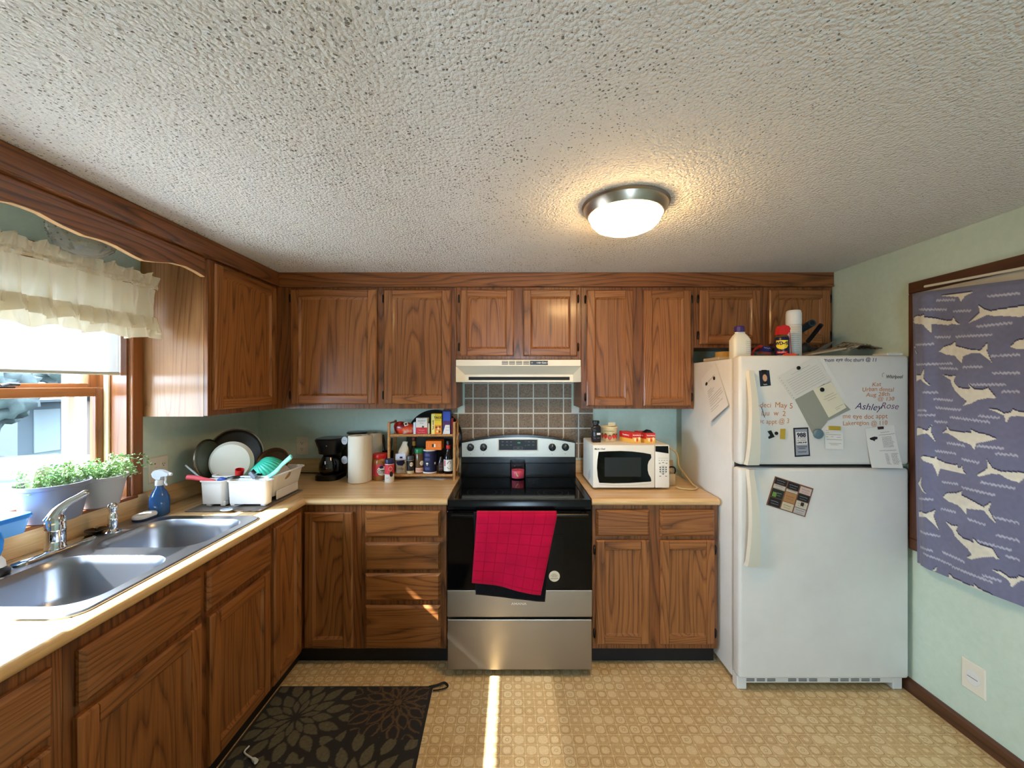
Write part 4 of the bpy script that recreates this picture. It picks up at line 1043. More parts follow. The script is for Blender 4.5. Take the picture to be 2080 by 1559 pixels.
# ------------------------------------------------------------------ ceiling lamps
lx, ly = 0.435, 1.571
la = thing('ceiling_lamp', 'lit flush ceiling lamp with brushed nickel ring and frosted dome', 'lamp', (lx, ly, ZC-0.10))
obj('ring', G().add(lathe([(0.150, ZC-0.001), (0.164, ZC-0.001), (0.165, ZC-0.006), (0.158, ZC-0.012), (0.156, ZC-0.020), (0.143, ZC-0.043), (0.139, ZC-0.044), (0.137, ZC-0.040)], 64, cap0=False, cap1=False), 0, T(lx, ly, 0)), NICKEL, la, 30)
LAMPM = P('lamp_glow', (255, 246, 230), 0.4, emit=(255, 206, 140), es=58.0)
obj('dome', G().add(lathe([(0.134, ZC-0.035), (0.134, ZC-0.050), (0.128, ZC-0.066), (0.112, ZC-0.083), (0.085, ZC-0.095), (0.045, ZC-0.102), (0.0, ZC-0.104)], 48, cap0=False), 0, T(lx, ly, 0)), LAMPM, la, 180)
gx_, gy_ = -1.605, 1.535
gl = thing('ceiling_lamp', 'unlit pressed glass dome lamp behind the scalloped board', 'lamp', (gx_, gy_, 2.0))
obj('base', G().add(lathe([(0.075, ZC-0.001), (0.075, ZC-0.05), (0.06, ZC-0.085), (0.0, ZC-0.085)], 32, cap0=True), 0, T(gx_, gy_, 0)), WHITE, gl, 40)
PRESS = P('pressed_glass', (210, 212, 204), 0.08, trans=0.75)
obj('shade', G().add(lathe([(0.098, 2.125), (0.099, 2.11), (0.094, 2.075), (0.080, 2.043), (0.055, 2.020), (0.028, 2.011), (0, 2.009)], 40, cap0=False, rib=20, ribd=0.02), 0, T(gx_, gy_, 0)), PRESS, gl, 60)
g = G()
for k in range(20):
    for r_, z_ in ((0.0995, 2.105), (0.098, 2.085), (0.0915, 2.065), (0.080, 2.045)):
        a = 2*PI*k/20; g.add(lathe([(0, -0.004), (0.004, 0), (0, 0.004)], 6), 0, T(gx_+r_*math.cos(a), gy_+r_*math.sin(a), z_))
obj('glass_beads', g, PRESS, gl, 180, kind='stuff')

# ------------------------------------------------------------------ fridge
fx0, fx1, Yf = 1.122, 1.962, 2.016
frd = thing('refrigerator', 'white top freezer refrigerator covered with notes and magnets', 'refrigerator', ((fx0+fx1)/2, 2.35, 0))
fzz = lambda py, Y=Yf: H-(py-CY)*Y/K
fxx = lambda px, Y=Yf: (px-CX)*Y/K
obj('cabinet', box(fx0+0.004, fx1-0.004, Yf+0.080, 2.72, 0.035, 1.660, 0.006, 2), FRIDGE, frd, 40)
obj('gasket', box(fx0+0.018, fx1-0.018, Yf+0.066, Yf+0.0795, 0.09, 1.655), P('gasket_grey', (60, 58, 54), 0.7), frd)
fd = obj('freezer_door', box(fx0, fx1, Yf, Yf+0.066, 1.131, 1.671, 0.016, 4), FRIDGE, frd, 40)
rd = obj('fridge_door', box(fx0, fx1, Yf, Yf+0.066, 0.073, 1.114, 0.016, 4), FRIDGE, frd, 40)
gr_ = obj('grille', box(fx0+0.05, fx1-0.045, Yf+0.035, Yf+0.078, 0.030, 0.070, 0.003), FRIDGE, frd)
g = G()
for i in range(13):
    if i in (3, 7): continue
    x = fxx(1524)+i*(fxx(1805)-fxx(1524))/13.0
    for k in range(3): g.add(box(x, x+0.041, Yf+0.0338, Yf+0.037, 0.040+k*0.0085, 0.0435+k*0.0085))
obj('slots', g, BLACKM, gr_, kind='stuff')
for x in (fx0+0.006, fx1-0.054): obj('foot', box(x, x+0.048, Yf+0.03, Yf+0.078, 0.001, 0.069, 0.004), FRIDGE, frd)
for y in (2.62,):
    for x in (fx0+0.02, fx1-0.06): obj('roller', box(x, x+0.04, y, y+0.05, 0.001, 0.036, 0.004), BLACKM, frd)
HANDLE = P('handle_white', (226, 220, 202), 0.32)
def fhandle(name, z0, z1, top_, parent):
    """blade handle bowed away from the door"""
    n = 18; ls = []
    for i in range(n+1):
        t = i/n; z = z0+(z1-z0)*t; s_ = (1-t) if top_ else t
        bow = 0.018+0.030*math.sin(PI*min(1, s_*1.05))**0.8+0.006*(1-s_)
        wl = 0.030+0.036*(1-s_)**1.3 if top_ else 0.030+0.034*(1-s_)**1.2
        xa = fx0+0.020+0.012*s_; xb = xa+wl
        ls.append([(xa, Yf-0.0004 if i in (0, n) else Yf-bow+0.018, z), (xb, Yf-0.0004 if i in (0, n) else Yf-bow+0.018, z), (xb, Yf-bow, z), (xa+0.004, Yf-bow-0.004, z)])
    return obj(name, loops(ls, True, True), HANDLE, parent, 30)
fhandle('handle', 1.134, fzz(753), False, fd)
fhandle('handle', fzz(1147), 1.112, False, rd).rotation_euler = (0, 0, 0)
obj('hinge_cap', box(fx1-0.10, fx1-0.02, Yf+0.01, Yf+0.10, 1.6715, 1.684, 0.004), FRIDGE, frd)

# lettering and marker notes on the doors
ff = plane((0, Yf-0.0006, 0), (1, 0, 0), (0, 0, 1))
def note(body, px, py, size, mat, parent, shear=0.12, jit=0.002, wide=1.15, bold=0.0, rot=0.0, name='marker_writing'):
    ca, sa = math.cos(rot), math.sin(rot); ox, oz = fxx(px), fzz(py)
    obj(name, text(body, size, lambda a, b: ff(ox+a*ca-b*sa, oz+a*sa+b*ca), shear=shear, jitter=jit, wide=wide, bold=bold), mat, parent)
OR = P('orange_marker', (196, 120, 54), 0.6); PU = P('purple_marker', (60, 44, 96), 0.6); PK = P('mauve_marker', (120, 84, 116), 0.6)
note('mom eye doc thurs @ 11', 1727, 731, 0.025, PU, fd, wide=1.0, bold=0.0002)
note('Whirlpool', 1816, 765.5, 0.023, P('logo_grey', (92, 88, 82), 0.4), fd, shear=0.25, jit=0, wide=0.85, bold=0.0006, name='brand_lettering')
g = G().add(stroke([(fxx(1795)+0.008*math.cos(a/10), fzz(762)+0.010*math.sin(a/10)) for a in range(12, 45, 3)], 0.0018, ff))
obj('brand_swirl', g, MATS['logo_grey'], fd)
note('Kat', 1780, 781, 0.028, OR, fd); note('Urban dental', 1783, 791, 0.030, OR, fd, wide=1.0); note('Aug 28th', 1783, 801.5, 0.028, OR, fd); note('@ 130', 1799, 810, 0.026, OR, fd)
note('Ashley', 1763, 826, 0.046, PU, fd, shear=0.35, jit=0.004, wide=1.05); note('Rose', 1806, 826, 0.044, PK, fd, shear=0.35, jit=0.004, wide=1.0)
note('me eye doc appt', 1757, 846, 0.033, OR, fd, shear=0.0, wide=1.0); note('Lakeregion @ 110', 1757, 859.5, 0.031, OR, fd, shear=0.0, wide=0.95)
note('Jodeci', 1549, 824, 0.036, OR, fd, shear=0.05, jit=0.003, wide=0.95); note('May 5', 1592, 824, 0.038, OR, fd, shear=0.05, jit=0.003, wide=0.98); note('X  luu  w  2', 1562, 840, 0.036, OR, fd, shear=0.05, wide=0.95); note('Doc appt @ 3', 1567, 856, 0.033, OR, fd, shear=0.05, wide=0.92)
obj('pen_stroke', stroke([(fxx(1546), fzz(826)), (fxx(1549), fzz(834)), (fxx(1553), fzz(848))], 0.003, ff), PU, fd)

# papers and magnets on the doors
def sheet(name, label, cat, corners, mat, lift=0.0012, thick=0.0006, curl=0.0):
    """flat card from four photo corners on the door front"""
    t = thing(name, label, cat, (sum(fxx(a) for a, b in corners)/4, Yf-lift, min(fzz(b) for a, b in corners)))
    P4 = [(fxx(a), fzz(b)) for a, b in corners]
    def f(u, v):
        a = Vector(P4[0])*(1-u)*(1-v)+Vector(P4[1])*u*(1-v)+Vector(P4[2])*u*v+Vector(P4[3])*(1-u)*v
        return a
    def sf(u, v, n=0.0):
        a = f(u, v); return Vector((a.x, Yf-lift-n-curl*v*v, a.y))
    vs = [tuple(sf(i/8, j/8, n)) for n in (0, thick) for j in range(9) for i in range(9)]
    o81 = 81; fs = []
    for j in range(8):
        for i in range(8):
            a = j*9+i; fs += [(a, a+1, a+10, a+9), (o81+a, o81+a+9, o81+a+10, o81+a+1)]
    rim = [i for i in range(9)]+[9*j+8 for j in range(1, 9)]+[72+i for i in range(7, -1, -1)]+[9*j for j in range(7, 0, -1)]
    fs += [(rim[k], rim[(k+1) % len(rim)], o81+rim[(k+1) % len(rim)], o81+rim[k]) for k in range(len(rim))]
    obj('sheet', (vs, fs), mat, t)
    return t, (lambda u, v: sf(u, v, thick+0.0004)), sf
def lines(parent, fn, rows, wd=0.0007, mat=INK, name='print_lines', step=0.003, hh=0.0035, scale=0.2):
    g = G()
    for k, (u0, u1, v) in enumerate(rows):
        q = scribble(0, (u1-u0)*scale, 0, hh, lambda a, b: fn(u0+a/scale, v-b/scale), wd/1.0, step, k)
        if q: g.add(q)
    if g.v: obj(name, g, mat, parent)
def magnet(label, px, py, r, mat, lift, group=None, parent=None):
    x, z = fxx(px), fzz(py)
    o = obj('magnet', G().add(lathe([(r, 0), (r, 0.003), (r*0.85, 0.005), (0, 0.0055)], 24), 0, facing((x, Yf-lift, z), (0, -1, 0))), mat, None, 40)
    return tag(o, label, 'magnet', group)
def bar_magnet(label, corners, mat, lift, thick=0.006):
    o = obj('magnet', prism([(fxx(a), fzz(b)) for a, b in corners], lambda u, n, v: Vector((u, Yf-n, v)), lift, lift+thick), mat)
    return tag(o, label, 'magnet')
t, pf, sf = sheet('note_paper', 'large handwritten white note sheet tilted on the freezer door', 'paper', [(1578, 766), (1655, 725), (1689, 771), (1611, 813)], P('note_white', (216, 214, 206), 0.8), 0.0030)
lines(t, pf, [(0.30, 0.80, 0.16+0.0*k) for k in range(1)]+[(0.12, 0.93, 0.28+0.085*k) for k in range(8)], 0.0011, GREYINK)
g = G()
for k in range(9): g.add(poly([(0.035+0.008*math.cos(2*PI*i/8), 0.07+0.107*k+0.012*math.sin(2*PI*i/8)) for i in range(8)], pf))
obj('punch_holes', g, GREYINK, t)
t, pf, sf = sheet('note_paper', 'white sheet peeking out behind the grey envelope', 'paper', [(1664, 728), (1672, 728), (1718, 807), (1707, 812)], WHITEP, 0.0012)
t, pf, sf = sheet('envelope', 'grey green open envelope under the handwritten note', 'envelope', [(1614, 811), (1672, 778), (1727, 832), (1652, 868)], P('envelope_grey', (150, 152, 140), 0.8), 0.0020)
obj('flap', prism([(fxx(a), fzz(b)) for a, b in ((1614, 811), (1648, 794), (1680, 856), (1657, 886), (1650, 880))], lambda u, n, v: Vector((u, Yf-n, v)), 0.0010, 0.0017), MATS['envelope_grey'], t)
t, pf, sf = sheet('card', 'cream invitation card tilted on the grey envelope', 'card', [(1650, 791), (1687, 776), (1718, 828), (1682, 848)], P('card_cream', (226, 220, 194), 0.7), 0.0038)
lines(t, pf, [(0.32, 0.85, 0.36), (0.22, 0.92, 0.44), (0.36, 0.80, 0.52), (0.50, 0.95, 0.84), (0.50, 0.72, 0.90)], 0.0012, INK)
magnet('black round magnet on the handwritten note', 1620.5, 747.5, 0.0095, BLACKP, 0.0044)
magnet('black round magnet on the cream card', 1668, 791.5, 0.0105, BLACKP, 0.0052)
# small portrait print
t, pf, sf = sheet('photo_print', 'small dark portrait photo print near the freezer handle', 'photo', [(1541, 753), (1562, 752), (1565.5, 783), (1544, 785)], P('photo_navy', (28, 40, 58), 0.3), 0.0012)
ell = lambda cu, cv, ru, rv, n=20: [(cu+ru*math.cos(2*PI*k/n), cv+rv*math.sin(2*PI*k/n)) for k in range(n)]
pf1 = lambda e: (lambda u, v: sf(u, v, 0.0006+e))
obj('print_hair', poly(ell(0.50, 0.36, 0.30, 0.26), pf1(0.0003)), P('print_hair', (34, 24, 20), 0.4), t)
obj('print_shirt', poly([(0.14, 0.97), (0.22, 0.80), (0.42, 0.70), (0.60, 0.70), (0.82, 0.80), (0.90, 0.97)], pf1(0.0004)), P('print_black', (18, 18, 20), 0.4), t)
obj('print_face', poly(ell(0.50, 0.48, 0.22, 0.23), pf1(0.0006)), P('print_skin', (206, 160, 126), 0.4), t)
lines(t, pf1(0.0009), [(0.30, 0.70, 0.90)], 0.0016, WHITEP, scale=0.05)
obj('clip', box(fxx(1546), fxx(1557), Yf-0.0035, Yf-0.0024, fzz(757), fzz(751.5), 0.0005), BLACKP, t)
# 988 magnet
t, pf, sf = sheet('lifeline_magnet', 'grey phone shaped magnet reading 988', 'magnet', [(1611, 869), (1641, 868), (1645, 926), (1614, 928)], P('magnet_black', (28, 28, 34), 0.4), 0.0008, 0.0012)
L2 = lambda e: (lambda u, v: sf(u, v, 0.0012+e))
obj('screen', poly([(0.08, 0.05), (0.92, 0.05), (0.92, 0.95), (0.08, 0.95)], L2(0.0004)), P('magnet_grey', (150, 156, 168), 0.4), t)
obj('white_panel', poly([(0.14, 0.15), (0.86, 0.15), (0.86, 0.59), (0.14, 0.59)], L2(0.0008)), WHITEP, t)
wr = lambda cu, cv, wdt: (lambda a, b: L2(0.0012)(cu+a/wdt, cv-b/wdt/1.95))
obj('lettering', G().add(text('988', 0.029, wr(0.50, 0.26, 0.073), bold=0.0012)).add(text('SUICIDE', 0.0095, wr(0.50, 0.365, 0.073), wide=1.25)).add(text('& CRISIS', 0.0095, wr(0.50, 0.44, 0.073), wide=1.2)).add(text('LIFELINE', 0.0105, wr(0.50, 0.52, 0.073), bold=0.0004, wide=1.2)), P('letter_navy', (30, 32, 60), 0.6), t)
lines(t, L2(0.0012), [(0.18, 0.84, 0.66), (0.28, 0.74, 0.72), (0.20, 0.80, 0.84)], 0.0012, INK, scale=0.073)
# appointment slip and phone list
t, pf, sf = sheet('note_paper', 'small white appointment slip under a yellow magnet', 'paper', [(1674, 868), (1712, 870), (1711, 912), (1675, 911)], WHITEP, 0.0012, curl=0.004)
lines(t, pf, [(0.06, 0.22, 0.14), (0.06, 0.24, 0.24), (0.06, 0.9, 0.32), (0.08, 0.2, 0.42), (0.34, 0.46, 0.42), (0.65, 0.9, 0.44), (0.08, 0.95, 0.56), (0.2, 0.9, 0.74), (0.3, 0.72, 0.80)], 0.0010, GREYINK, scale=0.09)
t, pf, sf = sheet('note_paper', 'white printed phone list hanging at the right of the freezer door', 'paper', [(1757, 871), (1815, 863), (1829, 950), (1766, 949)], WHITEP, 0.0012, curl=0.012)
lines(t, pf, [(0.50, 0.82, 0.14), (0.42, 0.95, 0.20)]+[(0.52, 0.86, 0.26+0.033*k) for k in range(8)]+[(0.36, 0.92, 0.58)]+[(0.52, 0.64, 0.66+0.03*k) for k in range(9)]+[(0.72, 0.92, 0.66+0.03*k) for k in range(9)], 0.0010, GREYINK, scale=0.14, step=0.0035)
obj('emblem', poly([(0.10, 0.25), (0.20, 0.23), (0.28, 0.22), (0.38, 0.24), (0.36, 0.29), (0.28, 0.30), (0.26, 0.34), (0.20, 0.31), (0.12, 0.29)], pf), INK, t)
bar_magnet('yellow bar magnet lying on the appointment slip', [(1682, 865), (1705, 866), (1705, 874), (1682, 873)], P('magnet_yellow', (186, 160, 52), 0.5), 0.0024)
bar_magnet('yellow bar magnet standing alone on the freezer door', [(1585, 871), (1594, 871), (1593, 892), (1584, 891)], MATS['magnet_yellow'], 0.0006)
bar_magnet('small dark magnet holding the phone list', [(1781, 867), (1792, 866), (1792, 871), (1782, 872)], P('magnet_maroon', (52, 26, 24), 0.5), 0.0026)
bar_magnet('black zigzag magnet low on the freezer door', [(1558.5, 876), (1565, 874), (1572, 887), (1561, 891), (1560, 888), (1564, 884)], BLACKP, 0.0006)
magnet('tiny black round magnet beside the zigzag magnet', 1576.5, 880, 0.0085, BLACKP, 0.0006)
o = obj('magnet', G().add(lathe([(0.024, 0), (0.025, 0.006), (0.020, 0.012), (0, 0.014)], 24), 0, facing((fxx(1660), Yf-0.0042, fzz(881)), (0, -1, 0))), P('magnet_teal', (92, 120, 130), 0.3), None, 40)
tag(o, 'grey blue domed magnet at the tip of the envelope', 'magnet')
# business card calendar magnet on the lower door
t, pf, sf = sheet('advert_magnet', 'brown advertising magnet with a grid of cards on the fridge door', 'magnet', [(1574, 967), (1652, 992), (1635, 1050), (1556, 1025)], P('advert_brown', (120, 76, 52), 0.5), 0.0008, 0.0012)
L3 = lambda e: (lambda u, v: sf(u, v, 0.0012+e))
cards = [((0.03, 0.33, 0.03, 0.22), (26, 20, 26)), ((0.36, 0.65, 0.03, 0.26), (18, 18, 20)), ((0.68, 0.97, 0.05, 0.28), (206, 178, 166)), ((0.03, 0.33, 0.24, 0.38), (196, 186, 172)), ((0.36, 0.65, 0.27, 0.36), (198, 182, 164)),
         ((0.03, 0.33, 0.40, 0.68), (30, 40, 30)), ((0.36, 0.65, 0.37, 0.70), (176, 126, 78)), ((0.68, 0.97, 0.30, 0.52), (20, 24, 26)), ((0.03, 0.33, 0.70, 0.97), (26, 18, 24)), ((0.36, 0.65, 0.72, 0.97), (206, 190, 160)), ((0.68, 0.97, 0.54, 0.76), (206, 196, 176)), ((0.68, 0.97, 0.78, 0.97), (188, 180, 176))]
for k, (r_, col) in enumerate(cards):
    o = obj('card_print', poly([(r_[0], r_[2]), (r_[1], r_[2]), (r_[1], r_[3]), (r_[0], r_[3])], L3(0.0004)), P('card_%d_%d_%d' % col, col, 0.5), t)
    mm = (r_[2]+r_[3])/2; bright = sum(col) > 300
    g = G(); g.add(scribble(0, (r_[1]-r_[0])*0.19*0.7, 0, 0.005, lambda a, b: L3(0.0008)(r_[0]+0.04+a/0.19, mm-0.03-b/0.15), 0.0013, 0.004, k)); g.add(scribble(0, (r_[1]-r_[0])*0.19*0.6, 0, 0.004, lambda a, b: L3(0.0008)(r_[0]+0.06+a/0.19, mm+0.05-b/0.15), 0.0009, 0.003, k+20))
    obj('card_lines', g, INK if bright else P('print_pale', (190, 186, 176), 0.6), o)
obj('card_picture', poly([(0.06, 0.52), (0.16, 0.52), (0.16, 0.66), (0.06, 0.66)], L3(0.001)), P('print_green', (110, 150, 60), 0.5), t)
obj('card_picture', poly([(0.80, 0.56), (0.88, 0.56), (0.88, 0.68), (0.80, 0.68)], L3(0.001)), P('print_dark', (46, 26, 24), 0.5), t)
# letter on the fridge side
Xs = fx0+0.004
q4 = [at_x(a, b, Xs-0.002) for a, b in ((1424, 771), (1453, 737), (1484, 823), (1449, 858))]
t = thing('letter', 'white printed letter hanging on the side of the fridge', 'paper', (Xs-0.002, q4[0].y, q4[3].z))
def lf(u, v, n=0.0):
    a = q4[0]*(1-u)*(1-v)+q4[1]*u*(1-v)+q4[2]*u*v+q4[3]*(1-u)*v
    return Vector((Xs-0.002-n-0.022*v*v*(1-0.5*u), a.y, a.z))
g = G().add(grid(8, 10, lambda a, b: lf(a, b))).add(grid(8, 10, lambda a, b: lf(a, b, 0.0006)))
obj('sheet', g, WHITEP, t, 180, fix=False)
fl = lambda u, v: lf(u, v, 0.0012)
lines(t, fl, [(0.34, 0.78, 0.20), (0.20, 0.45, 0.38), (0.18, 0.60, 0.42), (0.18, 0.50, 0.46), (0.18, 0.40, 0.50), (0.18, 0.92, 0.56), (0.18, 0.9, 0.61), (0.18, 0.92, 0.66), (0.18, 0.7, 0.71), (0.18, 0.85, 0.78), (0.18, 0.6, 0.83)], 0.0012, GREYINK, scale=0.2)
obj('emblem', poly(ell(0.24, 0.20, 0.07, 0.035), fl), INK, t)
mq = lf(0.72, 0.26, 0.0012)
tag(obj('magnet', G().add(lathe([(0.010, 0), (0.010, 0.003), (0, 0.005)], 20), 0, facing(mq, (-1, 0, 0))), BLACKP, None, 40), 'black round magnet holding the letter on the fridge side', 'magnet')

# ------------------------------------------------------------------ dish rack and drying dishes
rX0, rX1, rY0, rY1 = -1.555, -1.205, 2.015, 2.405
ZR = CT+0.0075
mt = obj('drying_mat', grid(40, 30, lambda a, b: Vector((-1.575+0.365*a, 1.965+0.40*b, CT+0.0055+0.003*noise.noise(Vector((a*9, b*9, 1)))*(1 if b < 0.18 else 0.15)+(0.004*max(0, math.sin(a*60))*(1-b/0.09) if b < 0.09 and a > 0.4 else 0)))), P('mat_grey', (112, 104, 98), 0.95), None, 180, fix=False)
mt.modifiers.new('thickness', 'SOLIDIFY').thickness = 0.003
tag(mt, 'grey brown drying mat under the dish rack', 'mat')
dr = thing('dish_rack', 'white plastic dish rack with two front utensil cups', 'dish rack', (-1.38, 2.2, ZR))
RK = P('rack_white', (232, 230, 226), 0.38)
def tub(name, x0, x1, y0, y1, z0, z1, r, fl=0.018, rim=0.010, th=0.004, parent=dr):
    ls = []
    for e, z in ((-fl, z0), (-fl*0.9, z0+0.006), (0, z1-0.006), (rim, z1-0.005), (rim, z1), (0, z1+0.001), (-th, z1), (-fl*0.9-th, z0+0.012)):
        ls.append([(x, y, z) for x, y in rrect(x0-e, x1+e, y0-e, y1+e, max(0.006, r+e), 6)])
    return obj(name, loops(ls, True, True), RK, parent, 40)
tub('basket', rX0+0.012, rX1-0.012, rY0+0.085, rY1-0.012, ZR+0.022, ZR+0.137, 0.03, 0.028, 0.012)
tub('utensil_cup', rX0+0.006, -1.430, rY0+0.010, rY0+0.070, ZR+0.012, ZR+0.128, 0.018, 0.006, 0.006)
tub('utensil_cup', -1.416, rX1-0.006, rY0+0.010, rY0+0.070, ZR+0.012, ZR+0.128, 0.022, 0.006, 0.006)
for x, y in ((rX0+0.03, rY0+0.02), (-1.455, rY0+0.02), (-1.405, rY0+0.02), (rX1-0.05, rY0+0.02), (rX0+0.05, rY1-0.07), (rX1-0.07, rY1-0.07)):
    obj('foot', box(x, x+0.026, y, y+0.03, ZR, ZR+0.026, 0.004), RK, dr)
obj('side_skirt', box(rX1-0.030, rX1-0.022, rY0+0.12, rY1-0.06, ZR+0.004, ZR+0.050, 0.003), RK, dr)
def dish(name, label, cat, c, nrm, prof, mat, seg=48, rib=0, ribd=0.0):
    t = obj(name, G().add(lathe(prof, seg, rib=rib, ribd=ribd), 0, facing(c, nrm)), mat, None, 35)
    return tag(t, label, cat)
PANM = P('pan_dark', (66, 62, 58), 0.35, metal=0.7); RIMM = P('rim_steel', (150, 138, 122), 0.25, metal=1.0)
c = at_y(481, 922, 2.37)
pl = thing('frying_pan', 'large dark pan with a steel rim standing at the back of the dish rack', 'pan', c)
obj('pan', G().add(lathe([(0.120, 0.0), (0.132, 0.006), (0.142, 0.012), (0.136, 0.004), (0.125, -0.010), (0.0, -0.010)], 56), 0, facing(c, (0.28, -1, 0.12))), PANM, pl, 40)
obj('rim', G().add(lathe([(0.138, 0.012), (0.1455, 0.010), (0.1455, 0.016), (0.138, 0.018), (0.134, 0.012)], 56, cap0=False, cap1=False), 0, facing(c, (0.28, -1, 0.12))), RIMM, pl, 40)
c = at_y(424, 933, 2.20)
pl = thing('saucepan_cover', 'glass pan cover with a thin steel band at the left of the dish rack', 'pan cover', c)
nv = (0.97, 0.05, 0.12)
obj('glass', G().add(lathe([(0.104, 0), (0.098, 0.010), (0.06, 0.022), (0, 0.027)], 48), 0, facing(c, nv)), P('lid_glass', (74, 84, 74), 0.08, spec=0.6), pl, 40)
obj('band', G().add(lathe([(0.104, -0.004), (0.109, -0.003), (0.109, 0.003), (0.104, 0.004)], 48, cap0=False, cap1=False), 0, facing(c, nv)), RIMM, pl, 40)
c = at_y(468, 939, 2.165)
dish('plate', 'pale stoneware plate leaning in the dish rack', 'plate', c, (0.22, -1, 0.10), [(0.060, 0.0), (0.092, -0.004), (0.106, -0.016), (0.109, -0.014), (0.094, 0.002), (0.062, 0.006), (0.0, 0.006)], P('stoneware', (196, 190, 172), 0.4))
c = at_y(530, 947, 2.215)
dish('bowl', 'ribbed turquoise plastic bowl tipped over in the dish rack', 'bowl', c, (-0.42, -0.42, 0.72), [(0.088, -0.052), (0.083, -0.030), (0.072, -0.004), (0.052, 0.016), (0.035, 0.022), (0.0, 0.022)], P('turquoise', (66, 196, 166), 0.3), 224, 28, 0.025)
c = at_y(556, 941, 2.375)
pl = thing('pan', 'copper rimmed pan behind the turquoise bowl', 'pan', c)
obj('pan', G().add(lathe([(0.075, 0.0), (0.086, 0.020), (0.082, 0.018), (0.072, 0.004), (0, 0.004)], 44), 0, facing(c, (0.1, -0.8, 0.55))), P('pan_inner', (96, 72, 52), 0.4, metal=0.6), pl, 40)
obj('rim', G().add(lathe([(0.084, 0.018), (0.089, 0.018), (0.089, 0.023), (0.084, 0.023)], 44, cap0=False, cap1=False), 0, facing(c, (0.1, -0.8, 0.55))), P('copper', (140, 84, 50), 0.3, metal=1.0), pl, 40)
c = at_y(486, 962, 2.125)
dish('cup', 'small red plastic cup between plate and turquoise bowl', 'cup', c, (0.25, -0.2, 1), [(0.017, -0.028), (0.021, 0.024), (0.019, 0.024), (0.016, -0.02), (0, -0.02)], RED, 24)
c = at_y(570, 962, 2.23)
dish('pot', 'tan brown pot lying in the dish rack', 'pot', c, (0.5, -0.5, 0.45), [(0.040, -0.030), (0.045, 0.024), (0.040, 0.028), (0.0, 0.028)], P('pot_tan', (140, 116, 96), 0.5), 32)
def handle(name, label, cat, pts, r, mat, flat=0.55):
    o = obj(name, tube(smooth_path(pts, 5), r, 12, flat=flat), mat, None, 60); return tag(o, label, cat)
Yq = 2.09
kf = thing('kitchen_knife', 'turquoise handled knife with a floral blade guard in the dish rack', 'knife', at_y(545, 975, Yq))
obj('handle', tube(smooth_path([at_y(546, 968, Yq), at_y(561, 957, Yq), at_y(575, 942, Yq), at_y(592, 927, Yq)], 5), [0.012, 0.012, 0.0125, 0.013, 0.013, 0.0135, 0.0135, 0.013, 0.0125, 0.0125, 0.013, 0.0135, 0.014, 0.0145, 0.0145, 0.013], 12, flat=0.6), P('aqua_handle', (132, 226, 218), 0.35), kf, 60)
def make_floral():
    m = P('floral_guard', (206, 220, 238), 0.4); k = N(m); v = k.n('ShaderNodeTexVoronoi'); k.L.new(k.obj(), v.inputs['Vector']); v.inputs['Scale'].default_value = 110.0
    sp = k.n('ShaderNodeSeparateColor'); k.L.new(v.outputs['Color'], sp.inputs[0])
    c = k.ramp(sp.outputs[0], [(0.0, lin((220, 230, 244))), (0.55, lin((214, 222, 240))), (0.62, lin((226, 150, 120))), (0.75, lin((96, 116, 190))), (0.9, lin((240, 190, 110)))]); k.color(c)
    return m
obj('blade_guard', G().add(tube([at_y(547, 967, Yq), at_y(536, 974, Yq), at_y(523, 982, Yq)], [0.014, 0.018, 0.012], 10, flat=0.25)), make_floral(), kf, 60)
handle('peeler', 'pink plastic handle poking out of the dish rack', 'utensil', [at_y(379, 969, 2.03), at_y(392, 970, 2.035), at_y(412, 973, 2.04), at_y(437, 978, 2.05)], [0.010]+[0.0125]*4+[0.012]*5+[0.010]*5+[0.008], P('pink_plastic', (232, 92, 104), 0.35), 0.8)
handle('drinking_straw', 'clear drinking straw leaning out of the dish rack', 'straw', [at_y(377, 945, 2.06), at_y(390, 956, 2.06), at_y(404, 968, 2.06)], 0.0045, P('clear_straw', (170, 186, 190), 0.2), 1.0)
handle('spatula', 'black spatula laid across the dish rack', 'utensil', [at_y(462, 972, 2.075), at_y(480, 969, 2.08), at_y(510, 968, 2.13), at_y(532, 962, 2.16)], 0.009, BLACKP, 0.5)
handle('scoop', 'blue and white scoop at the front of the dish rack', 'utensil', [at_y(444, 976, 2.05), at_y(450, 973, 2.05), at_y(458, 975, 2.052)], 0.011, P('royal_blue', (44, 70, 150), 0.3), 0.8)
gd = thing('grater', 'small black and silver gadget in front of the turquoise bowl', 'utensil', at_y(513, 966, 2.07))
obj('head', G().add(tube([at_y(509, 959, 2.075), at_y(519, 970, 2.075)], 0.013, 8)), P('gadget_silver', (170, 178, 196), 0.25, metal=0.6), gd, 40)
obj('clip', G().add(tube([at_y(510, 958, 2.07), at_y(514, 955, 2.07), at_y(519, 961, 2.07)], 0.006, 8)), BLACKP, gd, 40)
q = at_z(460, 1037, CT+0.010)
sp_ = thing('spoon', 'pale blue spoon lying on the mat under the dish rack', 'spoon', q)
obj('bowl', G().add(lathe([(0.0, 0.0), (0.016, 0.001), (0.024, 0.006), (0.023, 0.007), (0.014, 0.003), (0.0, 0.002)], 24), 0, T(q.x, q.y, CT+0.0095) @ Matrix.Diagonal((1.2, 0.8, 0.9, 1))), P('pale_blue', (176, 196, 224), 0.3), sp_, 60)
obj('stem', tube([(q.x, q.y+0.015, CT+0.014), (q.x+0.01, q.y+0.05, CT+0.016), (q.x+0.02, q.y+0.13, CT+0.014)], [0.006, 0.004, 0.005], 8, flat=0.5), MATS['pale_blue'], sp_, 60)

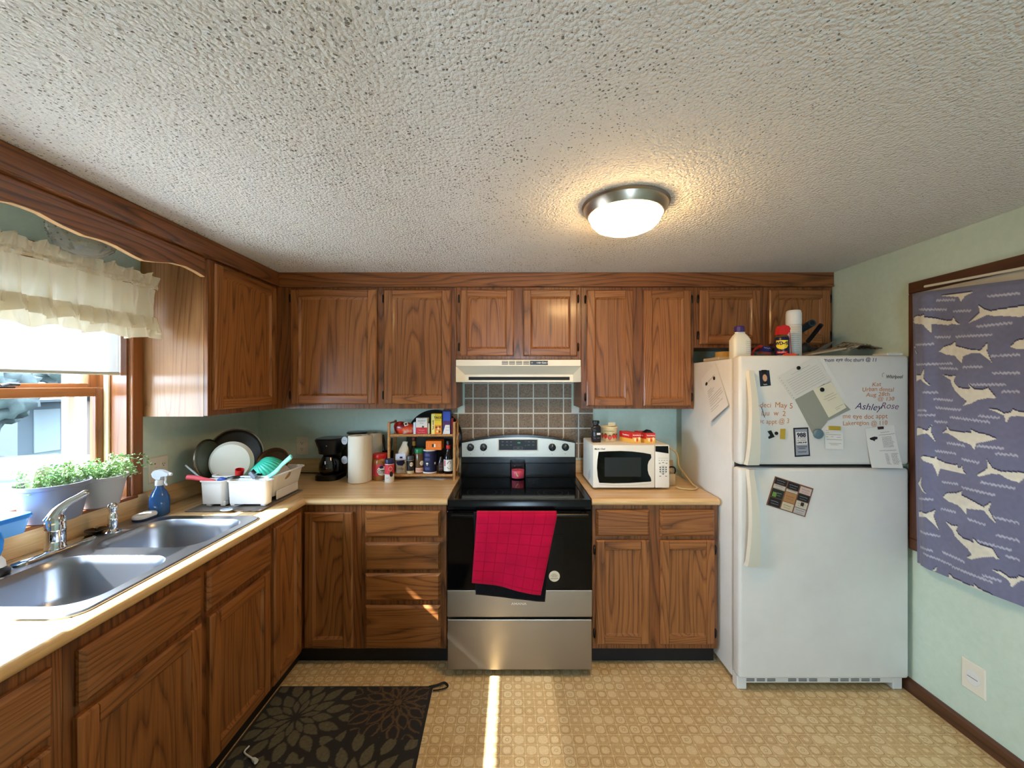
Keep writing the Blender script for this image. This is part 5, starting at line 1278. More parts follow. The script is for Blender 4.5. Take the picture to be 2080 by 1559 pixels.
# ------------------------------------------------------------------ coffee corner
cmx0, cmx1, cmy0, cmy1 = -1.275, -1.105, 2.59, 2.79
cmk = thing('coffee_maker', 'black drip coffee maker with glass carafe', 'coffee maker', (-1.19, 2.69, CT))
ls = [[(x, y, z) for x, y in rrect(cmx0+0.01, cmx1-0.01, cmy0-0.005, cmy1, 0.05, 6)] for z in (CT+0.0006, CT+0.028)]
ls.append([(x, y, CT+0.034) for x, y in rrect(cmx0+0.016, cmx1-0.016, cmy0+0.001, cmy1-0.006, 0.046, 6)])
obj('base', loops(ls, True, True), BLACKP, cmk, 40)
obj('tower', box(cmx0+0.02, cmx1-0.02, cmy0+0.115, cmy1-0.004, CT+0.0345, CT+0.19, 0.012, 3), BLACKP, cmk, 40)
ls = [[(x, y, z) for x, y in rrect(cmx0+0.022-e, cmx1-0.022+e, cmy0+0.02-e, cmy1-0.012+e*0.3, 0.05, 6)] for e, z in ((0.0, CT+0.165), (0.004, CT+0.20), (0.016, CT+0.245), (0.018, CT+0.256), (0.012, CT+0.264))]
obj('brew_head', loops(ls, True, True), BLACKP, cmk, 40)
ccx, ccy = (cmx0+cmx1)/2, cmy0+0.066
car = obj('carafe', G().add(lathe([(0.045, 0.0), (0.056, 0.010), (0.061, 0.035), (0.058, 0.070), (0.044, 0.100), (0.040, 0.112), (0, 0.113)], 36), 0, T(ccx, ccy, CT+0.0345)), P('carafe_glass', (22, 22, 20), 0.04, spec=0.8), cmk, 50)
obj('handle', tube(smooth_path([(ccx+0.042, ccy-0.03, CT+0.135), (ccx+0.075, ccy-0.045, CT+0.125), (ccx+0.078, ccy-0.047, CT+0.075), (ccx+0.055, ccy-0.03, CT+0.055)], 5), 0.009, 10, flat=0.7), BLACKP, car, 50)
obj('logo', G().add(text('+', 0.018, plane((ccx+0.012, cmy0+0.0035, CT+0.222), (1, 0, 0), (0, 0, 1)))), P('logo_silver', (210, 210, 210), 0.3), cmk)
pw = obj('power_cord', tube(smooth_path([(-1.60, 2.825, CT+0.006), (-1.45, 2.815, CT+0.006), (-1.30, 2.80, CT+0.006), (-1.262, 2.78, CT+0.007)], 5), 0.004, 8), BLACKP, cmk, 60)
# pod carousel
kcx, kcy = at_z(701, 975, CT).x+0.045, 2.71
kc = thing('pod_carousel', 'black coffee pod carousel behind the paper towels', 'pod holder', (kcx, kcy, CT))
obj('base', G().add(lathe([(0.064, 0), (0.066, 0.012), (0.060, 0.022), (0, 0.022)], 36), 0, T(kcx, kcy, CT+0.0006)), BLACKP, kc, 40)
obj('column', box(kcx-0.045, kcx+0.045, kcy-0.045, kcy+0.045, CT+0.0235, CT+0.286, 0.01, 2), BLACKP, kc, 40)
obj('top', G().add(lathe([(0.062, 0), (0.067, 0.006), (0.062, 0.014), (0, 0.016)], 36), 0, T(kcx, kcy, CT+0.2868)), BLACKP, kc, 40)
WIREM = P('dark_chrome', (120, 118, 116), 0.15, metal=1.0); PODW = P('pod_white', (214, 222, 232), 0.4)
for k, pz_ in enumerate((0.060, 0.122, 0.184, 0.246)):
    z_ = CT+pz_; x_ = kcx-0.012 if k % 2 else kcx+0.002
    fc = facing((kcx-0.012, kcy-0.050, z_), (-0.15, -1, 0))
    obj('pod_ring', G().add(lathe([(0.024, 0.004), (0.027, 0.004), (0.027, 0.010), (0.024, 0.010), (0.0235, 0.0)], 24, cap0=False, cap1=False), 0, fc), WIREM, kc, 40)
for k, pz_ in enumerate((0.125, 0.250)):
    c = Vector((kcx-0.056, kcy-0.066, CT+pz_))
    pod = obj('coffee_pod', G().add(lathe([(0.0, -0.030), (0.019, -0.030), (0.0225, 0.0), (0.0255, 0.001), (0.0255, 0.003), (0, 0.0032)], 28), 0, facing(c, (-0.38, -1, 0.05))), PODW, None, 40)
    tag(pod, 'white capped coffee pod in the %s of the carousel' % ('lower slot', 'upper slot')[k], 'coffee pod')
    fw = facing(c, (-0.38, -1, 0.05))
    obj('pod_print', G().add(scribble(-0.013, 0.013, 0.0, 0.010, lambda a, b: fw @ Vector((a, b, 0.0037)), 0.0014, 0.003, k)), GREYINK, pod)
# paper towels
def make_towelroll():
    m = P('paper_towel', (232, 224, 206), 0.95); k = N(m); p = k.obj()
    v = k.n('ShaderNodeTexVoronoi'); k.L.new(p, v.inputs['Vector']); v.inputs['Scale'].default_value = 130.0
    k.bump(v.outputs['Distance'], 0.25, 0.002); return m
PT = make_towelroll()
def roll(label, x, y, r, h):
    t = thing('paper_towel_roll', label, 'paper towels', (x, y, CT))
    obj('sheets', G().add(lathe([(r-0.004, 0), (r, 0.004), (r, h-0.005), (r-0.004, h), (0.020, h), (0.0195, h-0.02)], 48, cap1=False), 0, T(x, y, CT+0.0006)), PT, t, 40)
    obj('core', G().add(lathe([(0.0195, h-0.0005), (0.0180, h-0.0005), (0.0175, h-0.05), (0.0, h-0.05)], 28, cap0=False), 0, T(x, y, CT+0.0006)), P('cardboard', (150, 116, 84), 0.9), t, 40)
    return t
q = at_z(729, 983, CT); q.y += 0.06; q.x *= 1.024
t = roll('full paper towel roll standing in front of the pod carousel', q.x, q.y, 0.0645, 0.292)
obj('loose_edge', box(q.x+0.0648, q.x+0.0663, q.y-0.02, q.y+0.05, CT+0.003, CT+0.290), PT, t)
roll('paper towel roll half hidden behind the peanut butter jar', -0.932, 2.780, 0.048, 0.285)
# jars beside the rack
def label_patch(parent, c, r, th, u0, u1, z0, z1, mat, name='label'):
    obj(name, quadp(u0, u1, z0, z1, wrap(c, r, th), 10), mat, parent, 180)
q = at_z(768.5, 977, CT); q.y += 0.055; jx, jy = q.x*1.015+0.008, q.y
pb = thing('peanut_butter_jar', 'peanut butter jar with red lid and red label', 'jar', (jx, jy, CT))
obj('jar', G().add(lathe([(0.046, 0), (0.050, 0.006), (0.050, 0.115), (0.045, 0.132), (0.043, 0.136), (0, 0.136)], 36), 0, T(jx, jy, CT+0.0006)), P('peanut_brown', (158, 104, 54), 0.2), pb, 40)
obj('lid', G().add(lathe([(0.046, 0), (0.047, 0.004), (0.047, 0.026), (0.044, 0.030), (0, 0.030)], 36), 0, T(jx, jy, CT+0.137)), RED, pb, 40)
th = math.atan2(-jy, -jx); cc = (jx, jy, CT)
label_patch(pb, cc, 0.0505, th, -0.06, 0.06, 0.030, 0.102, P('label_red', (196, 52, 66), 0.4))
wf = wrap(cc, 0.0509, th)
obj('label_oval', poly([(0.012+0.033*math.cos(2*PI*k/30), 0.062+0.030*math.sin(2*PI*k/30)) for k in range(30)], wf), P('label_cream', (232, 222, 204), 0.5), pb)
wf2 = wrap(cc, 0.0513, th)
obj('label_lettering', G().add(text('Creamy', 0.020, lambda a, b: wf2(a+0.014, b+0.064), bold=0.0005)).add(text('PEANUT BUTTER', 0.008, lambda a, b: wf2(a+0.014, b+0.050), bold=0.0003)), P('letter_brown', (70, 30, 24), 0.5), pb)
obj('label_badge', poly([(0.006+0.014*math.cos(2*PI*k/20), 0.086+0.009*math.sin(2*PI*k/20)) for k in range(20)], wf2), NAVY, pb)
q = at_z(791.5, 978, CT); q.y += -0.004; jx, jy = q.x, q.y
cn = thing('snack_canister', 'slim red and white canister with navy cap beside the wicker rack', 'canister', (jx, jy, CT))
obj('can', G().add(lathe([(0.0275, 0), (0.029, 0.003), (0.029, 0.112), (0.027, 0.115), (0, 0.115)], 32), 0, T(jx, jy, CT+0.0006)), P('can_white', (226, 222, 216), 0.4), cn, 40)
obj('cap', G().add(lathe([(0.0295, 0), (0.0295, 0.024), (0.027, 0.028), (0, 0.028)], 32), 0, T(jx, jy, CT+0.1162)), NAVY, cn, 40)
th = math.atan2(-jy, -jx); cc = (jx, jy, CT)
label_patch(cn, cc, 0.0295, th, -0.05, 0.05, 0.052, 0.112, P('label_pinkred', (204, 56, 70), 0.4))
wf = wrap(cc, 0.0299, th)
obj('label_ring', stroke([(0.006+0.011*math.cos(2*PI*k/24), 0.086+0.013*math.sin(2*PI*k/24)) for k in range(25)], 0.002, wf), P('label_cream', (232, 222, 204), 0.5), cn)
obj('label_berry', poly([(0.012+0.012*math.cos(2*PI*k/20), 0.052+0.016*math.sin(2*PI*k/20)) for k in range(20)], wf), P('berry_dark', (40, 22, 30), 0.4), cn)
obj('label_print', G().add(scribble(-0.022, -0.004, 0.030, 0.010, wf, 0.0016, 0.003, 3)), NAVY, cn)
# utensil crock
ux_, uy_ = -0.846, 2.785
uc = thing('utensil_crock', 'dark utensil crock behind the paper towels', 'crock', (ux_, uy_, CT))
obj('crock', G().add(lathe([(0.031, 0), (0.034, 0.01), (0.036, 0.16), (0.033, 0.16), (0.030, 0.03), (0, 0.03)], 28), 0, T(ux_, uy_, CT+0.0006)), BLACKM, uc, 40)
for k, (du, dv, hh) in enumerate(((-0.018, 0.0, 0.27), (0.006, 0.008, 0.262), (0.022, -0.006, 0.25))):
    a = Vector((ux_+du*0.5, uy_+dv, CT+0.034)); b = Vector((ux_+du*1.5-0.004, uy_+dv*1.4, CT+hh))
    o = obj('kitchen_utensil', tube([a, a.lerp(b, 0.5), a.lerp(b, 0.8), b], [0.004, 0.004, 0.009, 0.006], 8, flat=0.5), P('utensil_%d' % k, ((58, 40, 30), (30, 28, 28), (90, 66, 48))[k], 0.4), None, 60)
    tag(o, ('brown wooden spoon in the utensil crock', 'black plastic spoon in the utensil crock', 'tan spatula in the utensil crock')[k], 'utensil')

# ------------------------------------------------------------------ wicker rack
def make_wicker():
    m = P('wicker', (176, 124, 70), 0.55); k = N(m); p = k.obj()
    n = k.noise(p, 60.0, 3.0); wv = k.n('ShaderNodeTexWave'); k.L.new(p, wv.inputs['Vector']); wv.inputs['Scale'].default_value = 70.0; wv.inputs['Distortion'].default_value = 4.0
    k.color(k.ramp(k.math('ADD', k.math('MULTIPLY', wv.outputs['Fac'], 0.5), k.math('MULTIPLY', n, 0.5)), [(0.3, lin((146, 98, 54))), (0.7, lin((220, 170, 108)))])); k.bump(wv.outputs['Fac'], 0.4, 0.003); return m
WK = make_wicker()
wy0 = 2.625; wy1 = 2.772; wxa, wxb = at_y(790, 0, wy0).x, at_y(923, 0, wy0).x
wzt = H-(883-CY)*wy0/K; wzb = H-(964-CY)*wy0/K; wzp = H-(857-CY)*wy0/K
wk = thing('wicker_rack', 'two tier wicker shelf rack holding groceries beside the range', 'rack', ((wxa+wxb)/2, 2.7, CT))
for x in (wxa, wxb):
    obj('leg', tube([(x, wy0, CT+0.0006), (x, wy0, wzp)], 0.0085, 10), WK, wk, 40)
    obj('leg', tube([(x, wy1, CT+0.0006), (x, wy1, wzp)], 0.0085, 10), WK, wk, 40)
    obj('side_rail', G().add(tube([(x, wy0, wzp-0.01), (x, wy1, wzp-0.01)], 0.006, 8)), WK, wk, 40)
def wv_shelf(z):
    s_ = obj('shelf', box(wxa+0.0085, wxb-0.0085, wy0+0.004, wy1-0.002, z-0.008, z), WK, wk)
    obj('front_rail', tube([(wxa+0.0088, wy0-0.003, z-0.004), (wxb-0.0088, wy0-0.003, z-0.004)], 0.008, 10), WK, s_, 40)
    g = G()
    for k in range(24):
        x = wxa+0.014+(wxb-wxa-0.028)*k/23; g.add(tube([(x, wy0-0.003, z-0.0125), (x, wy0-0.0118, z-0.004), (x, wy0-0.003, z+0.0045)], 0.0022, 5))
    obj('wrapping', g, WK, s_, 60, kind='stuff')
wv_shelf(wzt); wv_shelf(wzb)
for x in (wxb+0.008,):
    obj('side_scroll', G().add(tube(smooth_path([(x+0.004, wy0+0.01, wzb+0.02), (x+0.012, wy0+0.05, wzb+0.07), (x+0.004, wy0+0.09, wzb+0.10), (x+0.012, wy0+0.05, wzb+0.15), (x+0.004, wy0+0.02, wzb+0.20), (x+0.012, wy0+0.06, wzb+0.26)], 6), 0.005, 8)), WK, wk, 60)
c = Vector((at_y(882, 0, 2.80).x, 2.815, 1.162))
pn_ = thing('frying_pan', 'big black round griddle pan leaning on the wall behind the wicker rack', 'pan', c)
obj('pan', G().add(lathe([(0.165, 0.0), (0.188, 0.010), (0.191, 0.010), (0.175, -0.006), (0, -0.006)], 64), 0, facing(c, (0, -1, 0.06))), P('pan_black', (20, 20, 20), 0.3), pn_, 40)
Zt, Zb = wzt+0.0008, wzb+0.0008; wyf = wy0+0.012
wxp = lambda px, Y=wyf: (px-CX)*Y/K
wzp_ = lambda py, Y=wyf: H-(py-CY)*Y/K
def carton(name, label, cat, px0, px1, z0, pytop, y0, depth, mat, group=None, tilt=0.0):
    x0, x1 = wxp(px0, y0), wxp(px1, y0); z1 = wzp_(pytop, y0)
    t = thing(name, label, cat, ((x0+x1)/2, y0+depth/2, z0), group)
    obj('carton', box(x0, x1, y0, y0+depth, z0, z1, 0.001), mat, t)
    fr = lambda e: (lambda u, v: Vector((x0+(x1-x0)*u, y0-0.0005-e, z0+(z1-z0)*v)))
    return t, fr, (x1-x0, z1-z0)
rect = lambda a, b, c_, d_: [(a, c_), (b, c_), (b, d_), (a, d_)]
# top shelf
bgx, bgz = wxp(818), Zt
bag = thing('chip_bag', 'crumpled red snack bag lying on the top wicker shelf', 'bag', (bgx, 2.69, Zt))
def bagf(a, b):
    u = a*2*PI; v = (b-0.5)*PI
    r = Vector((0.072*math.cos(v)**0.7*math.cos(u) if True else 0, 0.038*math.cos(v)**0.8*math.sin(u), 0.046*math.sin(v)))
    n = noise.noise(r*38+Vector((3, 1, 2)))*0.010+noise.noise(r*90)*0.004
    r = r*(1+n*6); r.x += 0.0; r.z = max(r.z+0.028*(r.x/0.07)*-0.35, -0.030)
    return Vector((bgx+0.0, 2.685, Zt+0.0305))+r
def make_bag():
    m = P('bag_foil', (190, 44, 32), 0.25, spec=0.6); k = N(m); n = k.noise(k.obj(), 14.0, 2.0)
    k.color(k.ramp(n, [(0.40, lin((120, 22, 28))), (0.48, lin((206, 50, 30))), (0.60, lin((222, 84, 40))), (0.68, lin((214, 190, 180)))])); return m
obj('bag', grid(40, 22, bagf), make_bag(), bag, 180, fix=False)
fbx = plane((wxp(825), 2.632, wzp_(861)), (0.9, 0, 0.3), (-0.3, 0, 0.9))
obj('badge', poly(rect(-0.013, 0.013, -0.012, 0.012), fbx), P('label_cream', (232, 222, 204), 0.5), bag)
fbx2 = plane((wxp(825), 2.6316, wzp_(861)), (0.9, 0, 0.3), (-0.3, 0, 0.9))
obj('badge_print', poly(rect(-0.009, 0.009, -0.008, 0.008), fbx2), P('badge_dark', (60, 44, 36), 0.5), bag)
t, fr, (bw, bh) = carton('tea_box', 'white and red carton on the top wicker shelf', 'box', 845, 868, Zt, 849, 2.640, 0.06, WHITEP)
obj('red_panel', poly(rect(0, 1, 0.02, 0.42), fr(0.0003)), P('carton_red', (196, 36, 44), 0.5), t)
obj('lettering', G().add(text('ALLERGY', 0.0125, lambda a, b: fr(0.0006)(0.5+a/bw, 0.82+b/bh))).add(text('Relief', 0.010, lambda a, b: fr(0.0006)(0.5+a/bw, 0.68+b/bh))), GREYINK, t)
obj('red_lettering', G().add(scribble(-0.02, 0.02, 0, 0.010, lambda a, b: fr(0.0006)(0.5+a/bw, 0.25+b/bh), 0.002, 0.004, 2)).add(scribble(-0.025, 0.025, 0, 0.006, lambda a, b: fr(0.0006)(0.5+a/bw, 0.12+b/bh), 0.0015, 0.003, 5)), P('pink_print', (240, 170, 170), 0.5), t)
obj('badge', poly([(0.62+0.10*math.cos(2*PI*k/20), 0.46+0.10*math.sin(2*PI*k/20)*bw/bh) for k in range(20)], fr(0.0007)), GREYINK, t)
carton('packet', 'thin white packet left of the white and red carton', 'box', 839.5, 844.3, Zt, 858, 2.646, 0.05, P('packet_white', (206, 216, 230), 0.5))
carton('packet', 'narrow white stick right of the white and red carton', 'box', 869, 872, Zt, 860, 2.646, 0.02, WHITEP)
t, fr, (bw, bh) = carton('taco_box', 'yellow and orange taco box on the top wicker shelf', 'box', 876, 897, Zt, 840, 2.640, 0.05, P('box_yellow', (240, 200, 40), 0.45))
obj('lower_panel', poly(rect(0, 1, 0.0, 0.45), fr(0.0003)), P('box_orange', (232, 140, 40), 0.45), t)
obj('side_strip', poly(rect(0, 0.33, 0.0, 0.98), fr(0.0005)), P('strip_pale', (244, 226, 130), 0.45), t)
obj('lettering', G().add(text('TACO', 0.019, lambda a, b: fr(0.0008)(0.67+a/bw, 0.80+b/bh), bold=0.0006)).add(scribble(0, 0.03, 0, 0.006, lambda a, b: fr(0.0008)(0.42+a/bw, 0.68+b/bh), 0.0012, 0.003, 1)), INK, t)
obj('side_lettering', text('Taco shells', 0.014, lambda a, b: fr(0.0008)(0.18-b/bw, 0.45+a/bh), bold=0.0004), NAVY, t)
for k, (u, v) in enumerate(((0.50, 0.34), (0.68, 0.28), (0.84, 0.36), (0.60, 0.14), (0.80, 0.13))): obj('picture', poly([(u+0.10*math.cos(2*PI*i/14), v+0.055*math.sin(2*PI*i/14)) for i in range(14)], fr(0.0007)), P('taco_%d' % (k % 2), ((120, 66, 26), (250, 220, 150))[k % 2], 0.5), t)
t, fr, (bw, bh) = carton('pasta_box', 'tall navy blue carton with white label on the top wicker shelf', 'box', 899, 915, Zt, 834.5, 2.640, 0.05, P('box_blue', (38, 52, 130), 0.45))
obj('blue_panel', poly(rect(0.10, 0.95, 0.58, 0.95), fr(0.0003)), P('panel_blue', (56, 84, 180), 0.45), t)
obj('purple_panel', poly(rect(0, 1, 0.34, 0.55), fr(0.0003)), P('panel_plum', (86, 40, 86), 0.45), t)
obj('white_label', poly([(0.0, 0.0), (0.95, 0.0), (0.90, 0.40), (0.35, 0.40)], fr(0.0005)), WHITEP, t)
obj('label_print', G().add(scribble(0, 0.022, 0, 0.005, lambda a, b: fr(0.0008)(0.46+a/bw, 0.30+b/bh), 0.0013, 0.003, 1)).add(scribble(0, 0.022, 0, 0.005, lambda a, b: fr(0.0008)(0.44+a/bw, 0.18+b/bh), 0.0013, 0.003, 4)), INK, t)
carton('packet', 'thin red carton at the right end of the top wicker shelf', 'box', 916.5, 919, Zt, 850, 2.645, 0.06, P('carton_darkred', (150, 30, 30), 0.5))
# bottom shelf
sx_, sy_ = wxp(813), 2.69
sg = thing('sugar_bag', 'rolled down white and blue sugar bag on the bottom wicker shelf', 'bag', (sx_, sy_, Zb))
def sugar(a, b):
    u = a*2*PI; z = b*0.20
    w_ = 0.040*(1-0.08*b) if b < 0.55 else 0.037*(1-(b-0.55)*1.25); d_ = 0.030*(1-0.1*b) if b < 0.55 else 0.027*(1-(b-0.55)*1.7)
    cu, su = math.cos(u), math.sin(u); e = 0.55
    x = w_*math.copysign(abs(cu)**e, cu); y = d_*math.copysign(abs(su)**e, su)
    n = noise.noise(Vector((x*40, y*40, z*30)))*0.006*(0.3+b*1.6)
    return Vector((sx_+x*(1+n*10)+0.024*max(0, b-0.5)*(1.4 if b > .5 else 0)+n, sy_+y+n, Zb+z+n*b))
obj('bag', grid(44, 30, sugar), P('bag_paper', (206, 198, 180), 0.7), sg, 180, fix=False)
fs_ = plane((sx_, sy_-0.0345, Zb), (1, 0, 0), (0, 0, 1))
obj('band', poly(rect(-0.037, 0.030, 0.088, 0.128), lambda u, v: fs_(u, v)+Vector((0, -0.001, 0))), P('band_pale', (206, 212, 236), 0.6), sg)
obj('badge', poly([(-0.030, 0.080), (0.022, 0.086), (0.026, 0.070), (0.010, 0.050), (-0.020, 0.054), (-0.030, 0.066)], lambda u, v: fs_(u, v)+Vector((0, -0.002, 0))), NAVY, sg)
obj('print', G().add(scribble(-0.022, 0.022, 0.030, 0.022, lambda u, v: fs_(u, v)+Vector((0, -0.002, 0)), 0.002, 0.004, 1)).add(poly(rect(-0.008, 0.010, 0.098, 0.110), lambda u, v: fs_(u, v)+Vector((0, -0.002, 0)))), INK, sg)
def bottle(name, label, cat, px, y, prof, mat, z0=None, cap=None, capm=None, lab=None, labm=None, group=None):
    x = wxp(px, y); z0 = Zb if z0 is None else z0
    t = thing(name, label, cat, (x, y, z0), group)
    obj('bottle', G().add(lathe(prof, 28), 0, T(x, y, z0)), mat, t, 40)
    if cap: obj('cap', G().add(lathe(cap, 28), 0, T(x, y, z0)), capm, t, 40)
    th = math.atan2(-y, -x); c_ = (x, y, z0)
    if lab: label_patch(t, c_, lab[0], th, lab[1], lab[2], lab[3], lab[4], labm)
    return t, c_, th
t, c_, th = bottle('spice_jar', 'small black spice jar with white emblem on the bottom wicker shelf', 'jar', 833.5, 2.66, [(0.022, 0), (0.0235, 0.003), (0.0235, 0.018), (0.0235, 0.088), (0, 0.088)], P('jar_cream', (214, 200, 160), 0.4), cap=[(0.0238, 0.0885), (0.0238, 0.112), (0.022, 0.115), (0, 0.115)], capm=P('cap_grey', (70, 70, 76), 0.3), lab=(0.0239, -0.036, 0.036, 0.020, 0.086), labm=P('spice_black', (20, 20, 26), 0.4))
obj('emblem', poly([(0.007+0.012*math.cos(2*PI*k/20), 0.062+0.014*math.sin(2*PI*k/20)) for k in range(20)], wrap(c_, 0.0243, th)), P('label_cream', (232, 222, 204), 0.5), t)
obj('emblem_print', scribble(-0.003, 0.016, 0.062, 0.008, wrap(c_, 0.0246, th), 0.0012, 0.003, 2), INK, t)
t, c_, th = bottle('seasoning_jar', 'glass seasoning jar with green lid on the bottom wicker shelf', 'jar', 852, 2.685, [(0.028, 0), (0.030, 0.004), (0.030, 0.125), (0.027, 0.130), (0, 0.130)], P('herb_brown', (96, 70, 44), 0.15), cap=[(0.030, 0.1305), (0.031, 0.134), (0.031, 0.156), (0.028, 0.160), (0, 0.160)], capm=P('lid_green', (24, 120, 76), 0.35), lab=(0.0304, -0.030, 0.045, 0.006, 0.036), labm=P('label_pinkish', (216, 170, 150), 0.5))
obj('emblem', poly([(0.016+0.014*math.cos(2*PI*k/20), 0.066+0.016*math.sin(2*PI*k/20)) for k in range(20)], wrap(c_, 0.0306, th)), P('label_cream', (232, 222, 204), 0.5), t)
obj('label_print', G().add(scribble(-0.02, 0.02, 0.022, 0.010, wrap(c_, 0.0308, th), 0.0014, 0.003, 2)), P('letter_brown', (70, 30, 24), 0.5), t)
t, c_, th = bottle('salt_canister', 'navy round salt canister with white rims on the bottom wicker shelf', 'canister', 873.5, 2.692, [(0.0445, 0), (0.0455, 0.003), (0.0455, 0.008), (0.044, 0.009), (0.044, 0.145), (0, 0.145)], P('salt_navy', (24, 28, 66), 0.45), cap=[(0.044, 0.1452), (0.0455, 0.1452), (0.0455, 0.152), (0.041, 0.153), (0.041, 0.150), (0, 0.150)], capm=WHITEP)
obj('lower_rim', G().add(lathe([(0.0445, 0.0), (0.0462, 0.001), (0.0462, 0.009), (0.0443, 0.0095)], 36, cap0=False, cap1=False), 0, T(*c_)), WHITEP, t, 40)
wf = wrap(c_, 0.0445, th)
obj('pale_print', G().add(quadp(-0.036, -0.002, 0.112, 0.128, wf, 6)).add(quadp(-0.036, -0.002, 0.084, 0.100, wf, 6)).add(quadp(-0.036, -0.002, 0.024, 0.040, wf, 6)), P('salt_blue', (62, 72, 128), 0.5), t)
obj('emblem', G().add(poly([(-0.019+0.009*math.cos(PI*k/10), 0.062+0.009*math.sin(PI*k/10)) for k in range(11)], wf)).add(quadp(-0.021, -0.017, 0.052, 0.062, wf, 2)).add(quadp(0.030, 0.042, 0.058, 0.072, wf, 3)), WHITEP, t)
t, c_, th = bottle('sauce_bottle', 'small dark round bottle next to the salt canister', 'bottle', 896, 2.672, [(0.017, 0), (0.020, 0.005), (0.021, 0.045), (0.020, 0.075), (0.012, 0.092), (0.011, 0.108), (0, 0.108)], P('bottle_brown', (34, 22, 18), 0.15), lab=(0.0216, -0.022, 0.022, 0.020, 0.070), labm=P('label_dark', (52, 30, 28), 0.5))
obj('label_print', G().add(scribble(-0.014, 0.014, 0.052, 0.008, wrap(c_, 0.0219, th), 0.0012, 0.003, 2)).add(scribble(-0.012, 0.012, 0.034, 0.006, wrap(c_, 0.0219, th), 0.0012, 0.003, 5)), P('print_rose', (170, 110, 100), 0.5), t)
t, c_, th = bottle('soy_sauce_bottle', 'tall soy sauce bottle with red neck band on the bottom wicker shelf', 'bottle', 910.5, 2.665, [(0.026, 0), (0.029, 0.004), (0.029, 0.095), (0.024, 0.118), (0.014, 0.140), (0.0125, 0.160), (0.0125, 0.186), (0, 0.186)], P('soy_black', (16, 12, 12), 0.08), cap=[(0.0135, 0.1865), (0.0140, 0.205), (0.012, 0.212), (0, 0.212)], capm=BLACKP, lab=(0.0294, -0.040, 0.040, 0.018, 0.092), labm=WHITEP)
label_patch(t, c_, 0.0145, th, -0.022, 0.022, 0.160, 0.184, RED, 'neck_band')
obj('label_mark', G().add(stroke([(0.004+0.012*math.cos(k/3), 0.074+0.009*math.sin(k/3*1.5)) for k in range(22)], 0.003, wrap(c_, 0.0298, th))), INK, t)
obj('label_red', quadp(-0.030, -0.020, 0.050, 0.088, wrap(c_, 0.0298, th), 2), P('label_red', (196, 52, 66), 0.4), t)
obj('label_sprig', stroke([(-0.008, 0.045), (0.0, 0.036), (0.012, 0.034), (0.018, 0.042)], 0.004, wrap(c_, 0.0298, th)), P('sprig_green', (96, 140, 70), 0.5), t)
t, c_, th = bottle('sauce_bottle', 'dark bottle with gold label at the back of the bottom wicker shelf', 'bottle', 840.5, 2.735, [(0.022, 0), (0.024, 0.004), (0.024, 0.140), (0.014, 0.165), (0.013, 0.205), (0, 0.205)], P('bottle_brown', (34, 22, 18), 0.15), cap=[(0.0135, 0.2055), (0.0135, 0.225), (0, 0.226)], capm=P('cap_maroon', (96, 30, 26), 0.4))
label_patch(t, c_, 0.0146, th, -0.014, 0.014, 0.170, 0.200, P('gold_label', (176, 130, 50), 0.4))
zo = Zb+0.155
ob = thing('orange_box', 'flat orange carton lying across the canister and bottles', 'box', (wxp(886), 2.71, zo))
ox0, ox1 = wxp(866, 2.67), wxp(897.5, 2.67)
obj('carton', box(ox0, ox1, 2.652, 2.76, Zb+0.1533, Zb+0.1533+0.058, 0.001), P('carton_orange', (232, 120, 28), 0.5), ob)
fo3 = plane(((ox0+ox1)/2, 2.6512, Zb+0.182), (1, 0, 0), (0, 0, 1))
obj('picture', poly(rect(-0.010, 0.002, -0.010, 0.010), fo3), P('picture_dark', (60, 40, 30), 0.5), ob); obj('picture', poly(rect(0.002, 0.013, -0.010, 0.010), fo3), P('picture_cream', (240, 226, 200), 0.5), ob)
obj('mark', G().add(stroke([(0.036+0.006*math.cos(2*PI*k/16), 0.006*math.sin(2*PI*k/16)) for k in range(17)], 0.0015, fo3)).add(stroke([(-0.036, -0.012), (-0.032, 0.002), (-0.034, 0.012)], 0.0015, fo3)), P('print_pale', (190, 186, 176), 0.6), ob)
pp = obj('paper_slip', prism([at_z(a, b, CT).xy[:] for a, b in ((845, 969), (868, 968.3), (908, 972), (899, 975.5))], top, CT+0.0006, CT+0.0016), WHITEP)
tag(pp, 'white paper slip on the worktop under the wicker rack', 'paper')

# ------------------------------------------------------------------ candle on the range
q = at_z(1052, 975, ZT-0.003); q.y += 0.05; q.x *= 1.02
cd = thing('jar_candle', 'pink candle in a glass jar on the glass cooktop', 'candle', q)
zb_ = ZT-0.0028
obj('jar', G().add(lathe([(0.046, 0.0), (0.049, 0.004), (0.050, 0.09), (0.047, 0.098), (0.044, 0.098), (0.046, 0.09), (0.0455, 0.006), (0, 0.006)], 40), 0, T(q.x, q.y, zb_)), JAR, cd, 40)
obj('wax', G().add(lathe([(0.044, 0.007), (0.0452, 0.010), (0.0452, 0.050), (0.043, 0.054), (0, 0.053)], 36), 0, T(q.x, q.y, zb_)), P('wax_pink', (236, 86, 116), 0.4), cd, 40)
obj('wick', tube([(q.x, q.y, zb_+0.053), (q.x+0.001, q.y, zb_+0.066)], 0.0012, 6), INK, cd)
th = math.atan2(-q.y, -q.x)
obj('label', poly([(-0.014, 0.052), (-0.004, 0.034), (0.004, 0.024), (-0.002, 0.020), (-0.012, 0.034)], wrap((q.x, q.y, zb_), 0.0515, th)), P('label_olive', (196, 186, 110), 0.5), cd)

